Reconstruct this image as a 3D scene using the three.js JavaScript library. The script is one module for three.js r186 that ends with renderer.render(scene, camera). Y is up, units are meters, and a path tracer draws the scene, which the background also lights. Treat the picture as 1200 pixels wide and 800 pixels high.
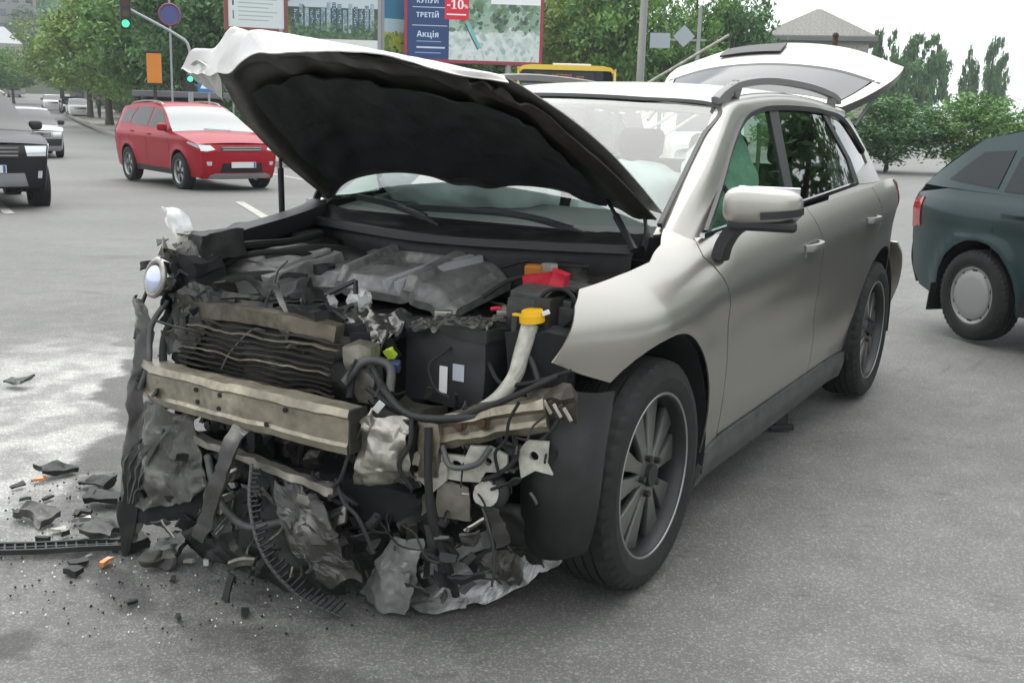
import * as THREE from 'three';
import { RoundedBoxGeometry } from 'three/addons/geometries/RoundedBoxGeometry.js';
import { mergeGeometries, toCreasedNormals } from 'three/addons/utils/BufferGeometryUtils.js';
import { createNoise3D, createNoise2D } from 'simplex-noise';

// ------------------------------------------------------------------ camera, sky, sun, exposure
const scene = new THREE.Scene();
const renderer = new THREE.WebGLRenderer({ antialias: true });
renderer.toneMapping = THREE.LinearToneMapping;
renderer.toneMappingExposure = 1.75;
renderer.shadowMap.enabled = true;
const V = (x, y, z) => new THREE.Vector3(x, y, z);
const camera = new THREE.PerspectiveCamera(34.81, 1024 / 682, 0.05, 1500);
camera.position.set(2.0595, 1.4037, 2.8398);
camera.up.set(-0.1325, 0.9774, -0.165);          // the phone was held a little askew
camera.lookAt(2.0595 - 0.49473, 1.4037 - 0.20943, 2.8398 - 0.84343);

const rand = (seed) => () => { seed = (seed + 0x6d2b79f5) | 0; let t = Math.imul(seed ^ (seed >>> 15), 1 | seed); t = (t + Math.imul(t ^ (t >>> 7), 61 | t)) ^ t; return ((t ^ (t >>> 14)) >>> 0) / 4294967296; };
const n3 = createNoise3D(rand(7)), n2 = createNoise2D(rand(11));
const fbm2 = (x, y, o = 4) => { let s = 0, a = 0.5; for (let i = 0; i < o; i++) { s += a * n2(x, y); x = x * 2.03 + 7.1; y = y * 2.03 - 3.3; a *= 0.5; } return s; };
const lerp = (a, b, t) => a + (b - a) * t, clamp = (x, a, b) => Math.min(b, Math.max(a, x));
const sstep = (a, b, x) => { const t = clamp((x - a) / (b - a), 0, 1); return t * t * (3 - 2 * t); };

const SUN = V(-0.22, 0.86, -0.34).normalize();
{ // bright overcast sky: a white cloud sheet, a little brighter round the hidden sun
  const w = 512, h = 256, d = new Float32Array(w * h * 4);
  for (let j = 0; j < h; j++) for (let i = 0; i < w; i++) {
    const th = (j + 0.5) / h * Math.PI, ph = (i + 0.5) / w * Math.PI * 2 - Math.PI;
    const y = -Math.cos(th), s = Math.sin(th), x = s * Math.cos(ph), z = s * Math.sin(ph);
    const q = 1 / (Math.max(y, 0) + 0.25);
    const c = fbm2(x * q * 1.3 + 5, z * q * 1.3, 5);
    const g = Math.max(0, x * SUN.x + y * SUN.y + z * SUN.z);
    let L = 0.92 + 0.20 * c + 0.50 * Math.pow(g, 4);
    L = Math.max(0.7, L);
    const k = (j * w + i) * 4;
    d[k] = L * 0.955; d[k + 1] = L * 0.995; d[k + 2] = L * 1.03; d[k + 3] = 1;
  }
  const t = new THREE.DataTexture(d, w, h, THREE.RGBAFormat, THREE.FloatType);
  t.mapping = THREE.EquirectangularReflectionMapping; t.magFilter = THREE.LinearFilter; t.minFilter = THREE.LinearFilter; t.needsUpdate = true;
  scene.background = t; scene.environment = t;
}
const sun = new THREE.DirectionalLight(new THREE.Color(1, 0.965, 0.91), 1.05);
sun.position.copy(SUN.clone().multiplyScalar(60)); sun.target.position.set(0, 0, 0);
sun.castShadow = true; sun.shadow.radius = 105; sun.shadow.mapSize.set(2048, 2048);
Object.assign(sun.shadow.camera, { left: -40, right: 40, top: 40, bottom: -40, near: 1, far: 160 });
scene.add(sun, sun.target);

scene.fog = new THREE.FogExp2(new THREE.Color(0.80, 0.86, 0.92), 0.0007);
// ------------------------------------------------------------------ naming helpers
const used = new Map();
function numbered(n) { const k = used.get(n) ?? 0; used.set(n, k + 1); return k ? n + '_' + String(k).padStart(3, '0') : n; }
function fin(g) {
  if (g.index) { const u = g.userData; g = g.toNonIndexed(); g.userData = u; }
  if (!g.attributes.normal) g.computeVertexNormals();
  if (!g.userData.print) { // uv in metres from the main direction each face looks in (printed faces keep their own)
    const p = g.attributes.position, n = p.count, uv = new Float32Array(n * 2), a = V(), b = V(), c = V();
    for (let i = 0; i + 2 < n; i += 3) {
      a.fromBufferAttribute(p, i); b.fromBufferAttribute(p, i + 1).sub(a); c.fromBufferAttribute(p, i + 2).sub(a); b.cross(c);
      const x = Math.abs(b.x), y = Math.abs(b.y), z = Math.abs(b.z), k = x > y && x > z ? 0 : y > z ? 1 : 2;
      for (let j = i; j < i + 3; j++) { uv[j * 2] = k === 0 ? p.getZ(j) : p.getX(j); uv[j * 2 + 1] = k === 1 ? p.getZ(j) : p.getY(j); }
    }
    g.setAttribute('uv', new THREE.BufferAttribute(uv, 2));
  }
  for (const k of Object.keys(g.attributes)) if (!['position', 'normal', 'uv', 'color'].includes(k)) g.deleteAttribute(k);
  return g;
}
const merged = (gs) => { gs = gs.map(fin); return gs.length === 1 ? gs[0] : mergeGeometries(gs); };
const print = (g) => { g.userData.print = true; return g; };
function obj(name, g, m, parent = scene) {
  const o = new THREE.Mesh(Array.isArray(g) ? merged(g) : fin(g), m);
  o.name = parent === scene ? numbered(name) : name; o.castShadow = o.receiveShadow = true; parent.add(o); return o;
}
function grp(name, parent) { const g = new THREE.Group(); g.name = name; parent.add(g); return g; }
function tag(o, label, category, group, kind) { Object.assign(o.userData, { label, category }); if (group) o.userData.group = group; if (kind) o.userData.kind = kind; return o; }
function thing(name, label, category, [x, y, z] = [0, 0, 0], turn = 0, group) {
  const o = new THREE.Group(); o.name = numbered(name); scene.add(o); o.position.set(x, y, z); o.rotation.y = turn; return tag(o, label, category, group);
}
function copyOf(root, [x, y, z], turn, label, group) {
  const r = root.clone(); r.userData = { ...root.userData }; r.name = numbered(root.name.replace(/_\d{3}$/, '')); scene.add(r); r.position.set(x, y, z); r.rotation.y = turn;
  if (label) r.userData.label = label; if (group) r.userData.group = group; return r;
}
function setting(name, g, m, label) { const o = obj(name, g, m); o.userData.kind = 'structure'; o.userData.label = label; return o; }

// ------------------------------------------------------------------ geometry helpers
const mov = (g, [x, y, z] = [0, 0, 0], [a, b, c] = [0, 0, 0]) => { if (a || b || c) g.applyMatrix4(new THREE.Matrix4().makeRotationFromEuler(new THREE.Euler(a, b, c, 'YXZ'))); return g.translate(x, y, z); };
function box(w, h, d, p, r, bev = Math.min(w, h, d) * 0.15) { return mov(new RoundedBoxGeometry(w, h, d, 2, bev), p, r); }
function cyl(r0, r1, h, p, r, seg = 20) { return mov(new THREE.CylinderGeometry(r0, r1, h, seg), p, r); }
const vec = (p) => (p.isVector3 ? p.clone() : V(...p));
function aim(g, a, b) { // a geometry along +y of length 1..: move its y axis onto a->b
  a = vec(a); b = vec(b); const d = b.clone().sub(a), l = d.length();
  const q = new THREE.Quaternion().setFromUnitVectors(V(0, 1, 0), d.clone().divideScalar(l));
  return g.applyQuaternion(q).translate((a.x + b.x) / 2, (a.y + b.y) / 2, (a.z + b.z) / 2);
}
const dist = (a, b) => vec(a).distanceTo(vec(b));
const rod = (a, b, r0, r1 = r0, seg = 12) => aim(new THREE.CylinderGeometry(r1, r0, dist(a, b), seg), a, b);
const bar = (a, b, w, d, bev = Math.min(w, d) * 0.2) => aim(new RoundedBoxGeometry(w, dist(a, b), d, 2, bev), a, b);
function tube(pts, r, seg = Math.max(8, pts.length * 6), rs = 8) { return new THREE.TubeGeometry(new THREE.CatmullRomCurve3(pts.map(vec)), seg, r, rs, false); }
function lathe(pts, p, r, seg = 48) { return mov(new THREE.LatheGeometry(pts.map(([x, y]) => new THREE.Vector2(x, y)), seg), p, r); }
function crush(g, amp, freq, seed = 0, crease = 0.6) {
  if (g.index) g = g.toNonIndexed();
  const p = g.attributes.position, o = seed * 17.3;
  for (let i = 0; i < p.count; i++) {
    const x = p.getX(i) * freq + o, y = p.getY(i) * freq - o, z = p.getZ(i) * freq + o * 0.7;
    p.setXYZ(i, p.getX(i) + amp * (n3(x, y, z) + 0.4 * n3(x * 2.7, y * 2.7, z * 2.7)), p.getY(i) + amp * (n3(x + 31, y, z) + 0.4 * n3(x * 2.7, y * 2.7 + 9, z * 2.7)), p.getZ(i) + amp * (n3(x, y + 57, z) + 0.4 * n3(x * 2.7, y * 2.7, z * 2.7 + 5)));
  }
  return toCreasedNormals(g, crease);
}
function sbox(w, h, d, p, r, cell = 0.03) { const s = (v) => clamp(Math.round(v / cell), 1, 24); return mov(new THREE.BoxGeometry(w, h, d, s(w), s(h), s(d)), p, r); }
// A panel: an outline in (a, b) mapped by S(a, b) onto a curved surface, with thickness th behind it and its own edges.
function panel(outline, S, th = 0.006, cell = 0.05, flip = false) {
  const pos = [], nor = [], uv = [], E = 1e-3;
  const N = (a, b) => {
    const p = S(a + E, b), q = S(a - E, b), r = S(a, b + E), s = S(a, b - E);
    const n = V(p[0] - q[0], p[1] - q[1], p[2] - q[2]).cross(V(r[0] - s[0], r[1] - s[1], r[2] - s[2])).normalize();
    return flip ? n : n.negate();
  };
  const tri = (A, B, C) => {
    const g = B.p.clone().sub(A.p).cross(C.p.clone().sub(A.p));
    if (g.lengthSq() < 1e-14) return;
    const t = g.dot(A.n) < 0 ? [A, C, B] : [A, B, C];
    for (const v of t) { pos.push(v.p.x, v.p.y, v.p.z); nor.push(v.n.x, v.n.y, v.n.z); uv.push(v.a, v.b); }
  };
  const vert = (a, b, off, n) => { const s = S(a, b); return { p: V(s[0], s[1], s[2]).addScaledVector(n, -off), n, a, b }; };
  let a0 = 1e9, a1 = -1e9, b0 = 1e9, b1 = -1e9;
  for (const [a, b] of outline) { a0 = Math.min(a0, a); a1 = Math.max(a1, a); b0 = Math.min(b0, b); b1 = Math.max(b1, b); }
  const na = Math.max(1, Math.ceil((a1 - a0) / cell)), nb = Math.max(1, Math.ceil((b1 - b0) / cell));
  const cut = (poly, ax, v, keep) => {
    const out = [];
    for (let i = 0; i < poly.length; i++) {
      const p = poly[i], q = poly[(i + 1) % poly.length], ip = keep * (p[ax] - v) >= 0, iq = keep * (q[ax] - v) >= 0;
      if (ip) out.push(p);
      if (ip !== iq) { const t = (v - p[ax]) / (q[ax] - p[ax]); out.push([lerp(p[0], q[0], t), lerp(p[1], q[1], t)]); }
    }
    return out;
  };
  for (let i = 0; i < na; i++) {
    const col = cut(cut(outline, 0, a0 + (a1 - a0) * i / na, 1), 0, a0 + (a1 - a0) * (i + 1) / na, -1);
    if (col.length < 3) continue;
    for (let j = 0; j < nb; j++) {
      const c = cut(cut(col, 1, b0 + (b1 - b0) * j / nb, 1), 1, b0 + (b1 - b0) * (j + 1) / nb, -1);
      if (c.length < 3) continue;
      const idx = c.length === 4 || c.length === 3 ? (c.length === 3 ? [[0, 1, 2]] : [[0, 1, 2], [0, 2, 3]]) : THREE.ShapeUtils.triangulateShape(c.map(([a, b]) => new THREE.Vector2(a, b)), []);
      const F = c.map(([a, b]) => vert(a, b, 0, N(a, b)));
      for (const [x, y, z] of idx) tri(F[x], F[y], F[z]);
      if (th) { const B = c.map(([a, b], k) => { const v = vert(a, b, th, F[k].n); v.n = F[k].n.clone().negate(); return v; }); for (const [x, y, z] of idx) tri(B[x], B[y], B[z]); }
    }
  }
  if (th) for (let i = 0; i < outline.length; i++) {
    const p = outline[i], q = outline[(i + 1) % outline.length], L = Math.hypot(q[0] - p[0], q[1] - p[1]), k = Math.max(1, Math.ceil(L / cell));
    if (L < 1e-6) continue;
    for (let s = 0; s < k; s++) {
      const A = [lerp(p[0], q[0], s / k), lerp(p[1], q[1], s / k)], B = [lerp(p[0], q[0], (s + 1) / k), lerp(p[1], q[1], (s + 1) / k)];
      const nA = N(...A), nB = N(...B), v = [vert(...A, 0, nA), vert(...B, 0, nB), vert(...B, th, nB), vert(...A, th, nA)];
      const g = v[1].p.clone().sub(v[0].p).cross(v[3].p.clone().sub(v[0].p)).normalize();
      for (const u of v) u.n = g;
      tri(v[0], v[1], v[2]); tri(v[0], v[2], v[3]);
    }
  }
  const g = new THREE.BufferGeometry();
  g.setAttribute('position', new THREE.Float32BufferAttribute(pos, 3)); g.setAttribute('normal', new THREE.Float32BufferAttribute(nor, 3)); g.setAttribute('uv', new THREE.Float32BufferAttribute(uv, 2));
  return g;
}
const cr = (p0, p1, p2, p3, t) => 0.5 * (2 * p1 + (p2 - p0) * t + (2 * p0 - 5 * p1 + 4 * p2 - p3) * t * t + (3 * p1 - p0 - 3 * p2 + p3) * t * t * t);
// A sheet through a net of points (rows of [x, y, z]), with thickness; extra(p, u, v) may move points.
function sheetFn(net) {
  const R = net.length, C = net[0].length, at = (i, j, k) => { // linear extrapolation past the rim
    const ii = clamp(i, 0, R - 1), jj = clamp(j, 0, C - 1); let v = net[ii][jj][k];
    if (i < 0) v += net[0][jj][k] - net[1][jj][k]; if (i >= R) v += net[R - 1][jj][k] - net[R - 2][jj][k];
    if (j < 0) v += net[ii][0][k] - net[ii][1][k]; if (j >= C) v += net[ii][C - 1][k] - net[ii][C - 2][k];
    return v;
  };
  return (u, v) => { // u over rows 0..1, v over columns 0..1
    const fi = clamp(u, 0, 1) * (R - 1), fj = clamp(v, 0, 1) * (C - 1), i = Math.min(R - 2, Math.floor(fi)), j = Math.min(C - 2, Math.floor(fj)), s = fi - i, t = fj - j, out = [0, 0, 0];
    for (let k = 0; k < 3; k++) { const c = []; for (let a = -1; a < 3; a++) c.push(cr(at(i + a, j - 1, k), at(i + a, j, k), at(i + a, j + 1, k), at(i + a, j + 2, k), t)); out[k] = cr(...c, s); }
    return out;
  };
}
function sheet(net, { nu = 16, nv = 16, th = 0.004, extra, flip = false, u0 = 0, u1 = 1, v0 = 0, v1 = 1 } = {}) {
  const f = sheetFn(net), P = [];
  for (let i = 0; i <= nu; i++) for (let j = 0; j <= nv; j++) { let p = f(lerp(u0, u1, i / nu), lerp(v0, v1, j / nv)); if (extra) p = extra(p, i / nu, j / nv); P.push(V(...p)); }
  const id = (i, j) => i * (nv + 1) + j, N = [];
  for (let i = 0; i <= nu; i++) for (let j = 0; j <= nv; j++) {
    const a = P[id(Math.min(nu, i + 1), j)].clone().sub(P[id(Math.max(0, i - 1), j)]), b = P[id(i, Math.min(nv, j + 1))].clone().sub(P[id(i, Math.max(0, j - 1))]);
    const n = a.cross(b).normalize(); N.push(flip ? n.negate() : n);
  }
  const pos = [], nor = [], uv = [], put = (k, s, n) => { const p = P[k].clone().addScaledVector(N[k], s); pos.push(p.x, p.y, p.z); nor.push(n.x, n.y, n.z); uv.push(P[k].x + P[k].z * 0.3, P[k].y + P[k].z * 0.7); };
  const quad = (a, b, c, d, s, sg) => { const Q = flip !== (sg < 0) ? [a, c, b, a, d, c] : [a, b, c, a, c, d]; for (const k of Q) put(k, s, N[k].clone().multiplyScalar(sg)); };
  for (let i = 0; i < nu; i++) for (let j = 0; j < nv; j++) { const q = [id(i, j), id(i + 1, j), id(i + 1, j + 1), id(i, j + 1)]; quad(...q, 0, 1); if (th) quad(...q, -th, -1); }
  if (th) {
    const rim = []; for (let j = 0; j < nv; j++) rim.push([id(0, j), id(0, j + 1)]); for (let i = 0; i < nu; i++) rim.push([id(i, nv), id(i + 1, nv)]);
    for (let j = nv; j > 0; j--) rim.push([id(nu, j), id(nu, j - 1)]); for (let i = nu; i > 0; i--) rim.push([id(i, 0), id(i - 1, 0)]);
    for (const [a, b] of rim) {
      const e = P[b].clone().sub(P[a]).cross(N[a]).normalize(); const T = [[a, 0], [b, 0], [b, -th], [a, 0], [b, -th], [a, -th]];
      const q = (k) => P[T[k][0]].clone().addScaledVector(N[T[k][0]], T[k][1]); const g = q(1).sub(q(0)).cross(q(2).sub(q(0)));
      if (g.dot(e) < 0) { [T[1], T[2]] = [T[2], T[1]]; [T[4], T[5]] = [T[5], T[4]]; }
      for (const [k, s] of T) put(k, s, e);
    }
  }
  const g = new THREE.BufferGeometry();
  g.setAttribute('position', new THREE.Float32BufferAttribute(pos, 3)); g.setAttribute('normal', new THREE.Float32BufferAttribute(nor, 3)); g.setAttribute('uv', new THREE.Float32BufferAttribute(uv, 2));
  return g;
}
// A closed profile (points [across, up]) swept along a path of points.
function sweep(path, prof, { up = [0, 1, 0], seg = 24, smooth = true, scale } = {}) {
  const c = new THREE.CatmullRomCurve3(path.map(vec), false, 'catmullrom', smooth ? 0.5 : 0.05), U = V(...up), rows = [];
  for (let i = 0; i <= seg; i++) {
    const p = c.getPoint(i / seg), t = c.getTangent(i / seg), s = t.clone().cross(U).normalize(), w = s.clone().cross(t), k = scale ? scale(i / seg) : 1;
    rows.push(prof.map(([a, b]) => p.clone().addScaledVector(s, a * k).addScaledVector(w, b * k)));
  }
  const pos = [], n = prof.length, add = (...q) => q.forEach((v) => pos.push(v.x, v.y, v.z));
  for (let i = 0; i < seg; i++) for (let j = 0; j < n; j++) { const a = rows[i][j], b = rows[i][(j + 1) % n], d = rows[i + 1][j], e = rows[i + 1][(j + 1) % n]; add(a, d, b, b, d, e); }
  const fan = THREE.ShapeUtils.triangulateShape(prof.map(([a, b]) => new THREE.Vector2(a, b)), []);
  for (const [a, b, d] of fan) { add(rows[0][a], rows[0][b], rows[0][d]); add(rows[seg][a], rows[seg][d], rows[seg][b]); }
  const g = new THREE.BufferGeometry(); g.setAttribute('position', new THREE.Float32BufferAttribute(pos, 3));
  const uv = []; for (let i = 0; i < pos.length; i += 3) uv.push(pos[i] + pos[i + 2] * 0.4, pos[i + 1] + pos[i + 2] * 0.5);
  g.setAttribute('uv', new THREE.Float32BufferAttribute(uv, 2)); g.computeVertexNormals();
  return toCreasedNormals(g, 0.7);
}
const rect = (w, h) => [[-w / 2, -h / 2], [w / 2, -h / 2], [w / 2, h / 2], [-w / 2, h / 2]];
function extr(pts, depth, bev = 0.003) { const s = new THREE.Shape(pts.map(([x, y]) => new THREE.Vector2(x, y))); return new THREE.ExtrudeGeometry(s, { depth, bevelEnabled: bev > 0, bevelThickness: bev, bevelSize: bev, bevelSegments: 2, steps: 1, curveSegments: 8 }); }

// ------------------------------------------------------------------ textures and materials
function dataTex(n, fn, srgb = true, rep = 1) {
  const d = new Uint8Array(n * n * 4);
  for (let j = 0; j < n; j++) for (let i = 0; i < n; i++) { const c = fn(i / n, j / n, i, j), k = (j * n + i) * 4; const q = Array.isArray(c) ? c : [c, c, c]; for (let m = 0; m < 3; m++) d[k + m] = clamp(Math.round(q[m] * 255), 0, 255); d[k + 3] = 255; }
  const t = new THREE.DataTexture(d, n, n, THREE.RGBAFormat); t.wrapS = t.wrapT = THREE.RepeatWrapping; t.magFilter = THREE.LinearFilter; t.minFilter = THREE.LinearMipmapLinearFilter; t.generateMipmaps = true;
  if (srgb) t.colorSpace = THREE.SRGBColorSpace; t.repeat.set(rep, rep); t.needsUpdate = true; return t;
}
const tile = (u, v, f, o = 3) => { // tileable noise: a torus in 3-D plus a wrapped blend
  const a = (x, y) => fbm2(x * f, y * f, o);
  return lerp(lerp(a(u, v), a(u - 1, v), u), lerp(a(u, v - 1), a(u - 1, v - 1), u), v);
};
function canvasTex(w, h, draw) {
  const c = document.createElement('canvas'); c.width = w; c.height = h; draw(c.getContext('2d'), w, h);
  const t = new THREE.CanvasTexture(c); t.colorSpace = THREE.SRGBColorSpace; t.magFilter = THREE.LinearFilter; return t;
}
const std = (r, g, b, roughness = 0.6, metalness = 0, more = {}) => { const m = new THREE.MeshStandardMaterial({ roughness, metalness, side: THREE.DoubleSide, ...more }); m.color.setRGB(r, g, b); return m; };
const phy = (r, g, b, more = {}) => { const m = new THREE.MeshPhysicalMaterial({ side: THREE.DoubleSide, ...more }); m.color.setRGB(r, g, b); return m; };
const grime = dataTex(512, (u, v) => { const a = tile(u, v, 5, 5), b = tile(u + 0.37, v + 0.11, 22, 3); const k = 0.8 + 0.28 * a + 0.16 * b; return [k, k * 0.985, k * 0.95]; });
const roughMap = dataTex(512, (u, v) => 0.72 + 0.3 * tile(u, v, 7, 5), false);
const dents = dataTex(512, (u, v) => 0.5 + 0.5 * tile(u, v, 6, 4), false);
const scuffs = dataTex(512, (u, v) => { const a = tile(u, v, 4, 4), s = Math.abs(tile(u * 1 + 0.2, v, 9, 2)); const dust = sstep(0.05, 0.45, a) * 0.75; const k = 0.42 + dust * 0.7 + 0.25 * sstep(0.25, 0.5, tile(u * 0.3, v * 1, 60, 2)) + 0.10 * tile(u, v, 40, 2) - 0.1 * s; return [k, k * 0.97, k * 0.9]; });
const aggregate = (() => { // asphalt stones, 2048 px = 1.6 m
  const n = 1024, h = new Float32Array(n * n).fill(0), c = new Float32Array(n * n).fill(0.5), r = rand(5);
  for (let k = 0; k < 70000; k++) {
    const x = r() * n, y = r() * n, s = 0.9 + 2.6 * r() * r(), e = 0.6 + 0.5 * r(), t = r() * 3.14, hh = 0.35 + 0.6 * r(), tone = r(), ct = Math.cos(t), st = Math.sin(t);
    for (let j = -Math.ceil(s); j <= s; j++) for (let i = -Math.ceil(s); i <= s; i++) {
      const a = (i * ct + j * st) / s, b = (j * ct - i * st) / (s * e), q = a * a + b * b; if (q > 1) continue;
      const id = ((Math.floor(y + j) + n) % n) * n + (Math.floor(x + i) + n) % n, z = hh * Math.sqrt(1 - q * 0.8);
      if (z > h[id]) { h[id] = z; c[id] = tone; }
    }
  }
  return { n, h, c };
})();
const asphaltColor = dataTex(1024, (u, v, i, j) => { const k = j * 1024 + i, h = aggregate.h[k], t = aggregate.c[k], b = 0.53 + (h > 0.05 ? 0.15 * (t - 0.5) : -0.05) + 0.08 * (h - 0.5) + 0.05 * tile(u, v, 6, 4); return [b * 1.0, b * 0.99, b * 0.965]; });
const asphaltBump = dataTex(1024, (u, v, i, j) => aggregate.h[j * 1024 + i], false);
const barkTex = dataTex(256, (u, v) => 0.5 + 0.5 * tile(u * 1, v, 10, 4), false);

const M = {
  asphalt: std(1, 1, 1, 0.66, 0, { map: asphaltColor, bumpMap: asphaltBump, bumpScale: 0.0016, vertexColors: true }),
  paving: std(0.34, 0.33, 0.31, 0.9, 0, { map: grime }),
  kerb: std(0.36, 0.35, 0.33, 0.9, 0, { map: grime }),
  road_paint: std(0.62, 0.62, 0.6, 0.75, 0, { map: grime }),
  paint: phy(0.42, 0.40, 0.365, { roughness: 0.36, metalness: 0.86, clearcoat: 0.3, clearcoatRoughness: 0.08 }),
  paintCrushed: phy(0.40, 0.385, 0.36, { roughness: 0.36, metalness: 0.45, clearcoat: 0.7, clearcoatRoughness: 0.15, bumpMap: dents, bumpScale: 0.01 }),
  redPaint: phy(0.31, 0.004, 0.014, { roughness: 0.45, metalness: 0.0, specularIntensity: 0.3, clearcoat: 0.3, clearcoatRoughness: 0.06 }),
  blackPaint: phy(0.007, 0.008, 0.010, { roughness: 0.5, metalness: 0.0, specularIntensity: 0.5, clearcoat: 0.25, clearcoatRoughness: 0.05 }),
  silverPaint: phy(0.30, 0.31, 0.32, { roughness: 0.4, metalness: 0.5, clearcoat: 0.8, clearcoatRoughness: 0.08 }),
  whitePaint: phy(0.70, 0.70, 0.68, { roughness: 0.4, metalness: 0, clearcoat: 0.9, clearcoatRoughness: 0.08 }),
  tealPaint: phy(0.009, 0.032, 0.034, { roughness: 0.4, metalness: 0.1, specularIntensity: 0.6, clearcoat: 0.4, clearcoatRoughness: 0.08 }),
  navyPaint: phy(0.02, 0.028, 0.05, { roughness: 0.35, metalness: 0.3, clearcoat: 0.9, clearcoatRoughness: 0.08 }),
  yellowPaint: phy(0.72, 0.50, 0.02, { roughness: 0.4, clearcoat: 0.6, clearcoatRoughness: 0.1 }),
  black: std(0.016, 0.017, 0.018, 0.5), plastic: std(0.024, 0.025, 0.026, 0.58, 0, { map: grime }), matt: std(0.012, 0.012, 0.013, 0.85),
  scuffed: std(0.27, 0.28, 0.29, 0.6, 0, { map: scuffs, roughnessMap: roughMap }),
  greyPlastic: std(0.10, 0.105, 0.11, 0.5, 0, { map: grime }),
  railGrey: std(0.20, 0.20, 0.195, 0.5, 0.3), rubber: std(0.020, 0.020, 0.021, 0.82, 0, { map: grime }),
  gunmetal: std(0.045, 0.047, 0.047, 0.42, 0.75), spokes: std(0.22, 0.22, 0.21, 0.38, 0.8), machined: std(0.34, 0.34, 0.33, 0.36, 0.8), steel: std(0.36, 0.36, 0.35, 0.42, 0.85, { map: grime, roughnessMap: roughMap }),
  alu: std(0.55, 0.54, 0.51, 0.42, 0.8, { map: grime, bumpMap: dents, bumpScale: 0.004 }), tan: std(0.47, 0.435, 0.36, 0.46, 0.5, { map: grime, roughnessMap: roughMap, bumpMap: dents, bumpScale: 0.004 }),
  steelTan: std(0.37, 0.335, 0.275, 0.42, 0.65, { map: grime, roughnessMap: roughMap }), darkMetal: std(0.06, 0.058, 0.054, 0.55, 0.5, { map: grime }), rust: std(0.12, 0.075, 0.045, 0.8, 0.2, { map: grime }), chrome: std(0.72, 0.73, 0.74, 0.12, 1),
  white: std(0.62, 0.62, 0.58, 0.55, 0, { map: grime }), label: std(0.66, 0.66, 0.64, 0.7), yellow: std(0.75, 0.42, 0.005, 0.45), red: std(0.50, 0.012, 0.03, 0.45), orange: std(0.42, 0.15, 0.02, 0.55), blue: std(0.03, 0.08, 0.30, 0.5),
  lime: std(0.42, 0.55, 0.04, 0.5), copper: std(0.40, 0.20, 0.10, 0.4, 0.7),
  glass: phy(0.50, 0.72, 0.60, { roughness: 0.015, transmission: 1, thickness: 0, ior: 1.52 }),
  windshield: phy(0.86, 0.95, 0.91, { roughness: 0.02, transmission: 1, thickness: 0, ior: 1.66 }),
  tint: phy(0.38, 0.46, 0.44, { roughness: 0.015, transmission: 1, thickness: 0, ior: 1.52 }), privacy: phy(0.10, 0.12, 0.12, { roughness: 0.015, transmission: 1, thickness: 0, ior: 1.52 }),
  clear: phy(0.95, 0.97, 0.97, { roughness: 0.03, transmission: 1, thickness: 0, ior: 1.5 }), lens: phy(0.9, 0.94, 1, { roughness: 0.02, transmission: 1, thickness: 0.02, ior: 1.5 }),
  film: phy(0.78, 0.82, 0.84, { roughness: 0.5, transmission: 0.45, thickness: 0, map: scuffs, ior: 1.5 }),
  airbag: std(0.34, 0.37, 0.36, 0.9), fabric: std(0.022, 0.023, 0.025, 0.9), trim: std(0.035, 0.035, 0.036, 0.75), beigeTrim: std(0.28, 0.27, 0.24, 0.85),
  lampRed: phy(0.35, 0.01, 0.012, { roughness: 0.12, clearcoat: 1 }), amber: phy(0.6, 0.2, 0.01, { roughness: 0.15, clearcoat: 1 }), hubcap: std(0.32, 0.32, 0.31, 0.42, 0.6),
  bark: std(0.085, 0.07, 0.055, 0.95, 0, { bumpMap: barkTex, bumpScale: 0.03 }),
  concrete: std(0.36, 0.355, 0.34, 0.9, 0, { map: grime }), pole: std(0.30, 0.31, 0.31, 0.6, 0.4), wallPale: std(0.56, 0.55, 0.51, 0.9, 0, { map: grime }), roofGrey: std(0.30, 0.30, 0.29, 0.8, 0, { map: grime }),
  windowDark: phy(0.03, 0.04, 0.05, { roughness: 0.08, clearcoat: 1 }),
};
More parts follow.
